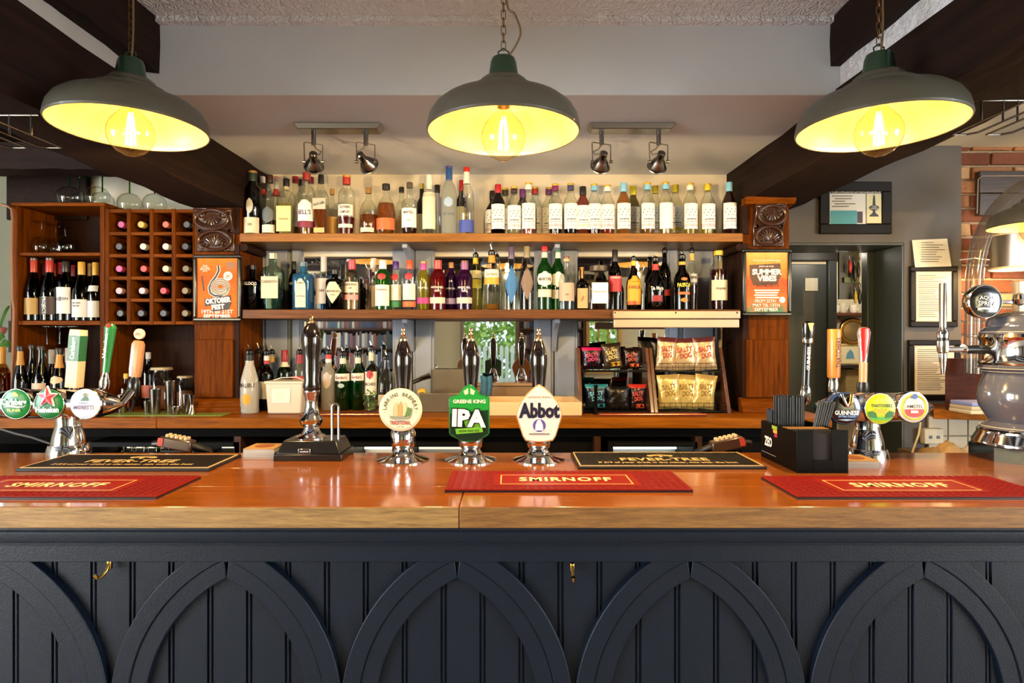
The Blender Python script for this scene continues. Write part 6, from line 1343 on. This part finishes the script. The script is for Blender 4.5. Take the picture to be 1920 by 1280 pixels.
# ================================================================== straw and napkin caddy
xa, xb = .785, .925; ya, ym, yb = 1.644, 1.762, 1.880
t = thing('napkin_caddy', 'black plastic caddy of straws and napkins with a ZEO panel', 'caddy', ((xa+xb)/2, ym, BTOP)); BP = paint('060505', .4, spec=.12)
z0, z1 = BTOP+.0005, BTOP+.118
MB().box(xa, xb, ya, yb, z0, z0+.006).build('floor_plate', BP, t)
MB().box(xa, xa+.045, ya, ya+.004, z0+.006, z1).build('front_wall', BP, t, bevel=.001); MB().box(xb-.045, xb, ya, ya+.004, z0+.006, z1).build('front_wall', BP, t, bevel=.001); MB().box(xa+.045, xb-.045, ya, ya+.004, z0+.006, z0+.035).build('front_wall', BP, t)
MB().box(xa, xa+.004, ya+.004, yb, z0+.006, z1-.006).build('side_wall', BP, t, bevel=.001); MB().box(xb-.004, xb, ya+.004, yb, z0+.006, z1-.006).build('side_wall', BP, t, bevel=.001)
MB().box(xa+.004, xb-.004, ym-.002, ym+.002, z0+.006, z1-.01).build('divider', BP, t); MB().box(xa+.004, xb-.004, yb-.004, yb, z0+.006, z1-.006).build('back_wall', BP, t)
lettering('ZEO', None, paint('E6E0DA', .4), t, width=.052, height=.030, bold=.05, fn=lambda u, v: (xa-.0012, 1.825-u, z0+.055+v))
for k, cc in enumerate(('8AA83A', 'C89A3A', 'A82A4A')): MB().box(xa-.001, xa, 1.766, 1.800-k*.008, z0+.098-k*.011, z0+.108-k*.011).build('flash', paint(cc, .4), t, smooth=False)
MB().box(xa-.001, xa, 1.775, 1.872, z0+.018, z0+.0195).build('print_rule', paint('8A8682', .4), t, smooth=False)
for k in range(26):
    yy = ya+.008+k*.0042; o = MB().box(xa+.008+random.uniform(0, .002), xb-.008, yy, yy+.0034, z0+.007, z0+.104+random.uniform(-.002, .006)).build('paper_napkin', paint('1A1412' if k < 18 else '9A6A2E', .8), None, smooth=False); tag(o, '%s paper napkin folded upright in the black caddy' % ('black' if k < 18 else 'tan'), 'napkin', 'napkins in the caddy')
SM = paint('131214', .3); k = 0
def straw(x, y, h, lean=0., leany=0.):
    o = MB().tube([(x, y, BTOP+.008), (x+lean, y+leany, BTOP+h)], .0028, 7).build('straw', SM, None)
    tag(o, ('short' if h < .17 else 'leaning' if abs(lean) > .02 else 'long upright')+' black drinking straw in the caddy', 'straw', 'black straws in the caddy')
for j in range(5):
    for i in range(12): straw(xa+.012+i*.0066+(j % 2)*.003, ym+.020+j*.008, .196+random.uniform(-.003, .003), random.uniform(-.002, .002))
for j in range(2):
    for i in range(7): straw(xa+.094+i*.005, ym+.014+j*.007, .180+random.uniform(-.004, .004), .038+.002*i)
for j in range(5):
    for i in range(4): straw(xa+.012+i*.0065, ym+.066+j*.0085, .150+random.uniform(-.003, .003))
# ================================================================== soda guns
def soda_gun(pc, py, Y, ang, label, flip):
    c = P(pc, py, Y); t = thing('soda_gun', label, 'soda gun', c)
    M = Matrix.Translation(c) @ Matrix.Rotation(ang, 4, 'Y'); s = flip; BR = paint('3A2418', .3, coat=.4)
    MB().hexa([(-.055*1, -.022, -.018), (.055, -.022, -.018), (.055, .022, -.018), (-.055, .022, -.018)], [(-.050, -.02, .018), (.050, -.02, .018), (.050, .02, .018), (-.050, .02, .018)]).xf(M).build('gun_body', BR, t, bevel=.005)
    for k in range(5):
        for j in (-1, 1): MB().lathe([(.006, .018), (.006, .0245), (.0045, .026)], (-s*.032+s*k*.015, j*.009, 0), 10).xf(M).build('button', paint('C9AE84', .4), t)
    MB().lathe([(.013, 0), (.011, .03), (.009, .035)], (-s*.045, 0, -.008), 14, tilt=Matrix.Rotation(-s*math.pi/2*1.15, 3, 'Y')).xf(M).build('nozzle', paint('1A120E', .4), t)
    MB().prism([(-s*.053, -.012), (-s*.036, -.012), (-s*.036, .013), (-s*.053, .013)][::s], -.0235, -.0215).xf(M).build('red_badge', paint('A8382A', .4), t, smooth=False)
    e = M @ Vector((s*.055, 0, 0)); MB().tube([M @ Vector((s*.045, 0, 0)), e, e+Vector((s*.03, .03, -.02)), e+Vector((s*.045, .07, -.10)), e+Vector((s*.04, .09, -.3))], .012, 10).build('hose', paint('15110E', .5), t)
    MB().tube([(c.x-.06, Y+.01, BTOP-.02), (c.x-.05, Y+.0, c.z-.026), (c.x+.05, Y+.0, c.z-.026), (c.x+.06, Y+.01, BTOP-.02)], .006, 8).build('holder', BLACK, t)
soda_gun(333, 831, 1.955, .18, 'dark brown soda gun with cream buttons near the black bar mat and beer tower', 1)
soda_gun(1362, 832, 1.955, -.22, 'dark brown soda gun with cream buttons beside the straw caddy', -1)
# ================================================================== ceramic spritz font
Ya = 1.85; k_ = Ya/F; xc = wx(1913, Ya)
t = thing('spritz_font', 'grey ceramic and chrome spritz font on an octagonal black base', 'beer font', (xc, Ya, BTOP)); CER = paint('54555F', .15, coat=.8, name='grey_ceramic'); z_ = lambda py: wz(py, Ya)-BTOP
MB().lathe([(80*k_, 0), (80*k_, z_(833)), (76*k_, z_(831))], (xc, Ya, BTOP), 8).build('base', paint('0E0B0A', .2, coat=.5), t, ang=20)
MB().lathe([(74*k_, z_(832)), (74*k_, z_(826)), (66*k_, z_(812)), (66*k_, z_(806)), (63*k_, z_(803))], (xc, Ya, BTOP), 36).build('foot_ring', CHROME, t)
MB().lathe([(63*k_, z_(804)), (60*k_, z_(799)), (48*k_, z_(790)), (52*k_, z_(782)), (63*k_, z_(762)), (66*k_, z_(745)), (64*k_, z_(728)), (57*k_, z_(708)), (54*k_, z_(700)), (60*k_, z_(693)), (66*k_, z_(688)), (62*k_, z_(684))], (xc, Ya, BTOP), 40).build('ceramic_body', CER, t)
MB().lathe([(62*k_, z_(685)), (65*k_, z_(680)), (63*k_, z_(675)), (61*k_, z_(640)), (65*k_, z_(632)), (62*k_, z_(625))], (xc, Ya, BTOP), 40).build('chrome_band', CHROME, t)
MB().lathe([(63*k_, z_(626)), (61*k_, z_(620)), (52*k_, z_(612)), (52*k_, z_(604)), (47*k_, z_(594)), (34*k_, z_(588)), (20*k_, z_(584))], (xc, Ya, BTOP), 40).build('ceramic_cap', CER, t)
for py, r_ in ((799, 60.5), (696, 57.5), (622, 62.5), (690, 65.6)): MB().tube([(xc+r_*k_*math.cos(a*math.pi/20), Ya+r_*k_*math.sin(a*math.pi/20), BTOP+z_(py)) for a in range(40)], .0012, 5, closed=True).build('pale_line', paint('C9B9A0', .4), t)
MB().lathe([(10*k_, z_(586)), (9*k_, z_(548)), (11*k_, z_(530)), (11*k_, z_(528))], (xc, Ya, BTOP), 12, sq=4).build('mast', paint('B9A890', .25, .7), t)
MB().lathe([(.003, -.02), (.014, -.014), (.019, 0), (.014, .014), (.003, .02)], (wx(1897, Ya), Ya-.03, wz(562, Ya)), 20).build('ball_joint', CHROME, t)
R_ = 64*k_*1.0
def cyl(u, v, py, r_): a = u/(r_*k_); return (xc+(r_*k_+.001)*math.sin(a), Ya-(r_*k_+.001)*math.cos(a), wz(py, Ya)+v)
PW = paint('D8CFC2', .4)
lettering('AQUA', None, PW, t, width=.042, height=.012, bold=.01, fn=lambda u, v: cyl(u, v, 742, 66)); lettering('SPRITZ', None, PW, t, width=.050, height=.012, bold=.01, fn=lambda u, v: cyl(u, v, 752, 65.6))
lettering('~', None, PW, t, width=.05, height=.008, bold=.05, fn=lambda u, v: cyl(u, v, 774, 61))
MB().add([cyl(u, v, 728, 64.4) for u, v in ((-.007, 0), (0, -.009), (.007, 0), (.004, .006), (-.004, .006))], [(0, 1, 2, 3, 4)]).build('crest', PW, t, smooth=False)
c = P(1848, 565, Ya-.05); h = disc_badge(t, c, .049, paint('0A0A0C', .15, coat=.6), depth=.04)
lettering('AQUA', on(c, 0, .010), PW, h, width=.048, height=.013, bold=.01); lettering('SPRITZ', on(c, 0, -.006), PW, h, width=.056, height=.013, bold=.01); lettering('~', on(c, 0, -.022), PW, h, width=.06, height=.009, bold=.05)
MB().tube([(c.x, Ya-.02, c.z), (xc, Ya-.02, c.z)], .006, 8).build('badge_arm', CHROME, t)
xt = wx(1768, Ya); zt3 = wz(655, Ya)
sp = thing_part('tap', t, (xt, Ya, zt3))
MB().tube([(xt, Ya, zt3), (xt+.075, Ya, zt3)], .009, 14).build('tap_arm', CHROME, sp); MB().tube([(xt+.062, Ya, zt3), (xt+.066, Ya, zt3)], .016, 16).build('arm_nut', CHROME, sp); MB().tube([(xt+.068, Ya, zt3), (wx(1852, Ya), Ya, zt3)], .0135, 14).build('arm_sleeve', BLACK, sp)
MB().lathe([(.010, -.012), (.015, -.008), (.017, .012), (.017, .026), (.012, .030)], (xt, Ya, zt3), 18).build('tap_body', CHROME, sp); MB().lathe([(.0145, .028), (.0145, .036)], (xt, Ya, zt3), 18).build('rubber_ring', BLACK, sp); MB().lathe([(.0155, .036), (.0165, .05), (.012, .064), (.010, .068)], (xt, Ya, zt3), 18).build('tap_collar', CHROME, sp)
MB().lathe([(.010, .066), (.0105, .20), (.009, .204)], (xt, Ya, zt3), 16).build('lever', STEEL, sp); MB().lathe([(.0055, -.077), (.0105, -.03), (.0105, -.012)], (xt, Ya, zt3), 16).build('spout', CHROME, sp)
# ================================================================== wall behind on the doorway side
def page(t, x0, x1, z0, z1, Y, lines, mat, nm='printed_lines'):
    m = MB(); n = lines
    for k in range(n):
        zz = z1-(z1-z0)*(.08+.86*k/n); L = random.uniform(.45, .92); m.box(x0+(x1-x0)*.08, x0+(x1-x0)*(.08+.84*L), Y-.0005, Y, zz-.0016, zz+.0010)
    o = m.build(nm, mat, t, smooth=False); o['kind'] = 'stuff'
FW = paint('120D0A', .55, spec=.2); PAP = paint('D8CDB4', .7); INK = paint('4A4238', .7)
Yw = 3.175
t, x0, x1, z0, z1 = framed('framed_certificate', (1538, 340, 1673, 438), Yw, .052, FW, 'dark framed certificate with teal panel above the doorway', 'certificate', paint('CFCBC2', .5))
def qp(u, v): return (x0+(x1-x0)*u, z0+(z1-z0)*v)
def rect(u0, u1, v0, v1, mat, nm, dy=0.): a, b = qp(u0, v0), qp(u1, v1); return MB().box(a[0], b[0], Yw+.007-dy, Yw+.0079-dy, a[1], b[1]).build(nm, mat, t, smooth=False)
rect(.15, .87, .775, .84, paint('3A3436', .5), 'title_band'); a = qp(.51, .807); lettering('CERTIFICATE OF EXCELLENCE', (a[0], Yw+.0065, a[1]), paint('D8CBB4', .5), t, width=.255, height=.011, bold=.01)
rect(.15, .52, .17, .45, paint('3E8A9A', .5), 'teal_panel'); rect(.645, .655, .15, .775, paint('3A3430', .5), 'divider_line'); rect(.655, .86, .18, .76, paint('CFC596', .5), 'cream_panel'); rect(.525, .60, .21, .43, paint('33283A', .5), 'booklet_print')
rect(.655, .86, .155, .205, paint('5A4636', .5), 'brown_strip')
a = qp(.757, .5); s_ = .0016
pump_shape = [(-22, -38), (22, -38), (18, -32), (8, -26), (5, -18), (9, -12), (3, -6)]; 
poly = [(0, 62), (4, 50), (6, 20), (6, 0), (5, -18), (8, -26), (18, -32), (22, -40), (-22, -40), (-18, -32), (-8, -26), (-5, -18), (-6, 0), (-6, 20), (-4, 50)]
MB().prism([(a[0]+u*.00115, a[1]+v*.00115) for u, v in poly][::-1], Yw+.0055, Yw+.0068).build('pump_emblem', paint('23282C', .5), t, smooth=False)
MB().lathe([(.026, 0), (.026, .0008)], (a[0], Yw+.0058, a[1]), 28, axis=1, sx=1., sy=.55).build('emblem_oval', paint('23282C', .5), t); lettering('CASK\nMARQUE', (a[0], Yw+.0044, a[1]), paint('CFC9B8', .5), t, width=.042, height=.020, bold=.01)
m = MB()
for k in range(5): b = qp(.17+(k % 2)*.04, .72-k*.05); m.box(b[0], b[0]+.11-(k % 3)*.02, Yw+.0066, Yw+.0072, b[1], b[1]+.004)
o = m.build('printed_lines', INK, t, smooth=False); o['kind'] = 'stuff'
for (p, lab) in (((1708, 498, 1797, 613), 'black framed notice hanging above another beside the bricks'), ((1705, 637, 1802, 750), 'black framed notice partly hidden by the brown box')):
    t, x0, x1, z0, z1 = framed('framed_notice', p, 3.178, .030, FW, lab, 'notice', PAP); page(t, x0+.03, x1-.03, z0+.03, z1-.03, 3.1855, 22, INK)
a, b, c, d = P(1710, 450, 3.19), P(1776, 447, 3.19), P(1784, 499, 3.17), P(1716, 501, 3.17)
o = MB().add([tuple(v) for v in (d, c, b, a)]+[(v.x, v.y+.0015, v.z) for v in (d, c, b, a)], [(0, 1, 2, 3), (7, 6, 5, 4), (0, 4, 5, 1), (1, 5, 6, 2), (2, 6, 7, 3), (3, 7, 4, 0)]).build('notice_sheet', PAP, None, smooth=False); tag(o, 'loose cream printed sheet tucked above the upper framed notice', 'paper')
page(o, a.x+.02, b.x-.0, d.z+.01, a.z-.005, 3.168, 9, INK)
# warm wall light by the bricks
Yl = 2.95; xl_ = wx(1912, Yl); t = thing('wall_light', 'brushed steel drum light in front of the brick chimney', 'wall light', (xl_, Yl, wz(503, Yl)))
r_ = 46*Yl/F; za, zb = wz(503, Yl), wz(441, Yl)
n = 36; vs = []
for (r__, z__) in ((r_*.97, za), (r_, za), (r_, zb), (r_*.97, zb)):
    for i in range(n): q = 2*math.pi*i/n; vs.append((xl_+r__*math.cos(q), Yl+r__*math.sin(q), z__))
MB().add(vs, [(j*n+i, j*n+(i+1) % n, ((j+1) % 4)*n+(i+1) % n, ((j+1) % 4)*n+i) for j in range(4) for i in range(n)]).build('drum_shade', paint('A09A94', .32, .9), t)
for z__ in (za, zb): MB().tube([(xl_+r_*math.cos(a*math.pi/18), Yl+r_*math.sin(a*math.pi/18), z__) for a in range(36)], .005, 6, closed=True).build('rim', paint('D8C8A8', .4), t)
MB().tube([(xl_, Yl, (za+zb)/2), (xl_, 3.22, (za+zb)/2)], .012, 10).build('wall_arm', STEEL, t)
MB().lathe([(.012, -.04), (.028, -.01), (.028, .01), (.012, .04)], (xl_, Yl, (za+zb)/2), 18).build('bulb', glow('FFC878', 8), t)
d = bpy.data.lights.new('wall_light_light', 'POINT'); d.energy = 14; d.color = (1, .62, .25); d.shadow_soft_size = .03
o = bpy.data.objects.new('wall_light_light', d); COL.objects.link(o); o.location = (xl_, Yl, za-.012)
# dark plank panel with a cable on the bricks
Yq = 3.20; t = thing('wall_panel', 'dark plank panel edged with pale cable on the bricks', 'panel', (wx(1880, Yq), Yq, wz(405, Yq)))
for k in range(2): MB().box(wx(1832, Yq), wx(1950, Yq), Yq-.02, Yq+.015, wz(363+k*42, Yq)+.001, wz(322+k*42, Yq)).build('plank', wood('2A201A', '463830', 0, .8), t, bevel=.003)
MB().tube([P(1950, 329, Yq-.03), P(1842, 330, Yq-.03), P(1834, 336, Yq-.03), P(1832, 400, Yq-.03)], .003, 6).build('cable', paint('8A8078', .5), t)
# clear curved tube
pts = []; ctl = [(1824, 700), (1825, 620), (1826, 550), (1829, 500), (1842, 445), (1872, 392), (1915, 355), (1970, 335)]
for (px, py) in ctl: pts.append(P(px, py, 2.86))
cv = []
for i in range(len(pts)-1):
    for q in range(5):
        u = q/5; p0, p1, p2, p3 = [pts[max(0, min(len(pts)-1, i+d_))] for d_ in (-1, 0, 1, 2)]; cv.append(.5*((2*p1)+(p2-p0)*u+(2*p0-5*p1+4*p2-p3)*u*u+(3*p1-p0-3*p2+p3)*u**3))
t = thing('clear_tube', 'wide clear plastic tube arching up past the bricks', 'tube', pts[0]); MB().tube(cv, .037, 18).build('tube_wall', glass('B0A89E', gloss=.10, body=.12), t)
MB().tube([P(1800, 487, 2.9), P(1828, 484, 2.80), P(1855, 487, 2.9)], .003, 6).build('cable_tie', paint('D0C8BC', .5), t); MB().tube([P(1810, 632, 2.9), P(1826, 630, 2.80), P(1842, 629, 2.9)], .003, 6).build('cable_tie', paint('D0C8BC', .5), t)
# side counter with box, napkins, sockets
cz_ = CTOP; t = thing('side_counter', 'oak side counter running towards the brick chimney', 'counter', (2.4, 3.0, cz_-.05))
MB().extrude_z([(wx(1745, 3.0), 2.98), (3.4, 2.62), (3.4, 3.2), (wx(1745, 3.19), 3.195)], cz_-.05, cz_).build('worktop', COUNTERW, t, bevel=.003)
o = MB().hexa([(wx(1772, 2.95), 2.95, cz_+.0005), (wx(1830, 2.93), 2.93, cz_+.0005), (wx(1862, 3.1), 3.1, cz_+.0005), (wx(1775, 3.12), 3.12, cz_+.0005)], [(wx(1772, 2.95), 2.95, wz(671, 2.95)), (wx(1830, 2.93), 2.93, wz(671, 2.95)), (wx(1862, 3.1), 3.1, wz(690, 2.95)), (wx(1775, 3.12), 3.12, wz(690, 2.95))]).build('wooden_box', wood('2E1208', '4A200E', 0, 1., .7, 0., .1, spec=.2), None, bevel=.003); tag(o, 'dark brown wooden box on the side counter before the lower notice', 'box')
for k, cc in enumerate(('D8C6A4', 'C9B694', '8A92C8')):
    o = MB().box(wx(1808, 2.8)+k*.003, wx(1868, 2.8), 2.76, 2.9, cz_+.0005+k*.018, cz_+.018+k*.018).build('folded_napkin', paint(cc, .8), None, bevel=.004); tag(o, ('cream folded cloth at the bottom of the pile', 'cream folded cloth in the middle of the pile', 'blue edged folded cloth on top of the pile')[k]+' on the side counter', 'cloth', 'folded cloths on the side counter')
t = thing('socket_plate', 'cream double socket on the tiles under the side counter', 'socket', P(1755, 818, 3.15)); c = P(1752, 818, 3.15)
MB().box(c.x-.05, c.x+.05, 3.15, 3.19, c.z-.04, c.z+.04).build('plate', PAP, t, bevel=.004)
for s in (-1, 1): MB().box(c.x+s*.02-.008, c.x+s*.02+.008, 3.148, 3.151, c.z-.012, c.z+.004).build('outlet', BLACK, t, smooth=False)
tb = struct(MB().box(wx(1740, 3.19), 3.4, 3.19, 3.2, .6, cz_-.06).build('wall_tile_backing', paint('8A7A60', .6), None, smooth=False))
for i in range(8):
    for j in range(3):
        xx = wx(1742, 3.18)+i*.105; zz = cz_-.06-.105*(j+1); MB().box(xx, xx+.1, 3.182, 3.19, zz, zz+.1).build('tile', paint('B5A380', .3), tb, bevel=.002)
t = thing('power_lead', 'pale power lead hanging beside the doorway', 'cable', P(1715, 850, 2.9)); MB().tube([P(1726, 792, 3.1), P(1722, 815, 3.05), P(1714, 838, 3.0), P(1706, 862, 2.95)], .005, 8).build('lead', paint('C9B48A', .5), t)
# cables and cloth heap under the side counter
for k, (px, py, cc, lab) in enumerate(((1778, 836, 'B89058', 'crumpled tan cloth under the side counter'), (1822, 842, 'D8CBB4', 'crumpled white cloth under the side counter'), (1745, 846, '8A6A3A', 'coiled brown cable heap under the side counter'))):
    c = P(px, py, 2.9); m = MB(); N = 9
    vs = []
    for i in range(N):
        for j in range(N):
            u, v = i/(N-1)-.5, j/(N-1)-.5; vs.append((c.x+u*.13, c.y+v*.13, c.z-.03+.05*max(0, 1-4*(u*u+v*v))+random.uniform(-.008, .010)))
    m.add(vs, [(i*N+j, (i+1)*N+j, (i+1)*N+j+1, i*N+j+1) for i in range(N-1) for j in range(N-1)]); o = m.build('cloth_heap', paint(cc, .9), None); sm = o.modifiers.new('thick', 'SOLIDIFY'); sm.thickness = .006; tag(o, lab, 'cloth')
o = MB().box(wx(1740, 2.95), 3.2, 2.82, 3.18, wz(852, 2.95)-.03, wz(852, 2.95)-.01).build('under_shelf', wood('5A4020', '8A6838', 0), None); tag(o, 'low wooden shelf beneath the side counter', 'shelf')
# ================================================================== things past the doorway
Yd = 5.24
t = thing('cup_shelf', 'dark wooden shelf of cups on the far room wall', 'shelf', (wx(1590, Yd), Yd, wz(592, Yd))); MB().box(wx(1555, Yd), wx(1625, Yd), Yd-.10, 5.3, wz(592, Yd), wz(587, Yd)).build('board', wood('3A1C10', '5A2E18', 0), t); MB().box(wx(1562, Yd), wx(1572, Yd), Yd-.02, 5.3, wz(604, Yd), wz(592, Yd)).build('bracket', wood('3A1C10', '5A2E18', 0), t)
for k, (px, w_, h_, cc, lab) in enumerate(((1566, 16, 14, 'C9C4B8', 'round white teapot bowl at the edge of the far cup shelf'), (1580, 14, 18, 'B9B2A2', 'taller grey cup on the far cup shelf'), (1600, 14, 15, 'D2CCBE', 'white cup at the end of the far cup shelf'))):
    Y = Yd-.04; R = w_/2*Y/F; H = h_*Y/F; zb = wz(587, Yd)+.0005; t = thing('cup', lab, 'cup', (wx(px, Y), Y, zb), 'cups in the far room'); MB().lathe([(R*.7, 0), (R*.95, H*.2), (R, H), (R*.9, H), (R*.85, H*.2)], (wx(px, Y), Y, zb), 20).build('cup_body', paint(cc, .3), t); MB().tube([(wx(px, Y)+R*.9, Y, zb+H*.8), (wx(px, Y)+R*1.4, Y, zb+H*.6), (wx(px, Y)+R*.95, Y, zb+H*.25)], .006, 6).build('cup_handle', paint(cc, .3), t)
c = P(1598, 621, Yd); t = thing('porthole_mirror', 'round brass rimmed mirror on the far room wall', 'mirror', c); r_ = 22*Yd/F
MB().tube([(c.x+r_*math.cos(a*math.pi/18), c.y, c.z+r_*math.sin(a*math.pi/18)) for a in range(36)], .018, 10, closed=True).build('brass_rim', BRASS, t); MB().lathe([(r_*.95, -.01), (r_*.8, .012), (r_*.4, .022), (.01, .025)], c, 32, axis=1).build('convex_glass', paint('C9B890', .05, 1.), t)
t, x0, x1, z0, z1 = framed('framed_picture', (1574, 644, 1620, 684), Yd, .02, paint('B9A06A', .5), 'small pale framed print of a blue figure in the far room', 'picture', paint('D2C8A4', .6)); MB().prism([P(1587, 672, Yd).xz[:], P(1603, 672, Yd).xz[:], P(1600, 660, Yd).xz[:], P(1595, 655, Yd).xz[:], P(1589, 662, Yd).xz[:]], Yd+.004, Yd+.007).build('figure_print', paint('5A8AA8', .6), t, smooth=False)
o = MB().box(wx(1572, Yd), wx(1612, Yd), Yd-.12, 5.29, wz(775, Yd), wz(690, Yd)).build('wicker_hamper', paint('8A7448', .8, bump=.8, bscale=90), None, bevel=.01); tag(o, 'tan wicker hamper against the far room wall', 'hamper')
o = MB().box(wx(1572, 5.1), wx(1615, 5.1), 5.05, 5.29, wz(690, 5.1)+.002, wz(683, 5.1)).build('serving_tray', paint('1A1412', .4), None, bevel=.004); tag(o, 'black tray resting on the wicker hamper', 'tray')
# keys and openers hung on the door lining
Yj = 3.40
for k, (px, py, L, cc, lab) in enumerate(((1594, 478, .10, 'B02A2A', 'red handled corkscrew hanging on the door lining'), (1603, 485, .13, '1A1614', 'black bottle opener hanging on the door lining'), (1610, 480, .12, '2A2622', 'dark steel opener hanging nearest the jamb'), (1604, 535, .10, 'C9A83A', 'yellow tagged opener hanging below the corkscrew'), (1612, 530, .12, '15120F', 'black cord loop hanging beside the yellow tag'))):
    a = P(px, py, Yj); t = thing('bottle_opener', lab, 'bottle opener', a, 'openers hung in the doorway')
    MB().lathe([(.004, -L), (.008, -L*.9), (.010, -L*.6), (.007, -L*.45), (.005, -L*.3)], tuple(a), 12).build('handle', paint(cc, .35), t); MB().tube([(a.x, a.y, a.z-L*.3), (a.x+.006, a.y, a.z-L*.1), (a.x, a.y, a.z), (a.x-.006, a.y, a.z-L*.1), (a.x, a.y, a.z-L*.3)], .0025, 6).build('loop', paint('6A6460', .3, .8), t)
o = MB().box(wx(1587, Yj), wx(1614, Yj), Yj+.02, Yj+.03, wz(529, Yj), wz(519, Yj)).build('small_sign', paint('5A6A4A', .6), None); tag(o, 'small green grey sign hung in the doorway', 'sign')
o = MB().box(wx(1580, Yj), wx(1618, Yj), Yj+.035, Yj+.05, wz(560, Yj), wz(470, Yj)).build('hanging_board', paint('2E302C', .5), None); tag(o, 'narrow dark board that the openers hang from', 'board')
# ================================================================== beyond the wine cabinet
t = thing('copper_pipe', 'bent copper pipe running down the side of the wine cabinet', 'pipe', P(24, 690, 2.84))
MB().tube([P(3, 383, 2.83), P(14, 386, 2.83), P(22, 392, 2.83), P(23.5, 410, 2.83), P(22, 470, 2.83), P(23.5, 560, 2.83), P(26, 580, 2.83), P(24.5, 650, 2.83), P(23, 700, 2.83), P(22, 776, 2.83)], .0055, 8).build('pipe', paint('C08A6A', .3, .6), t)
bottle('amber spirit bottle with gold cap cut off by the photo edge', 4, 650, 30, 2.84, CTOP+.0005, 'round', 'C8843A', '8A3A10', .6, cap='C08A3A', capn=.26, capw=1.2, name='liqueur_bottle')
t = thing('potted_lily', 'pot plant with long green leaves and a pink flower beyond the cabinet', 'plant', P(-12, 700, 3.3)); LM = paint('3E6A22', .4)
c = P(-14, 690, 3.3); MB().lathe([(.05, -.12), (.07, .0), (.065, .0)], tuple(c), 18).build('pot', paint('8A5A3A', .7), t)
for k, (px, py, px2, py2) in enumerate(((-10, 660, 19, 573), (-10, 680, 21, 648), (-14, 670, 10, 632))):
    a, b = P(px, py, 3.3), P(px2, py2, 3.25); m = MB(); vs = []
    for i in range(9):
        u = i/8; q = a.lerp(b, u)+Vector((0, 0, .05*math.sin(math.pi*u))); w_ = .028*math.sin(math.pi*min(1, u*.95+.03))
        vs += [q+Vector((0, 0, w_)), q+Vector((0, -.01, 0)), q-Vector((0, 0, w_))]
    m.add(vs, [f for i in range(8) for f in ((i*3, i*3+3, i*3+4, i*3+1), (i*3+1, i*3+4, i*3+5, i*3+2))]); m.build('leaf', LM, t)
MB().lathe([(.005, 0), (.022, .02), (.03, .045), (.012, .05)], tuple(P(2, 630, 3.28)), 12).build('flower', paint('C8706A', .6), t)
o = MB().box(wx(-20, 3.88), wx(18, 3.88), 3.87, 3.9, wz(660, 3.88), wz(602, 3.88)).build('wall_picture', paint('8A8C84', .6, vary=.4, bscale=120), None); tag(o, 'grey patterned picture on the far wall past the cabinet', 'picture')

t = thing('grey_cable', 'grey cable sagging behind the bar beneath the green lens', 'cable', P(40, 815, 2.3)); MB().tube([P(-20, 800, 2.4), P(0, 804, 2.4), P(30, 813, 2.35), P(60, 820, 2.3), P(95, 832, 2.25), P(120, 850, 2.2)], .004, 8).build('lead', paint('5A5654', .5), t)
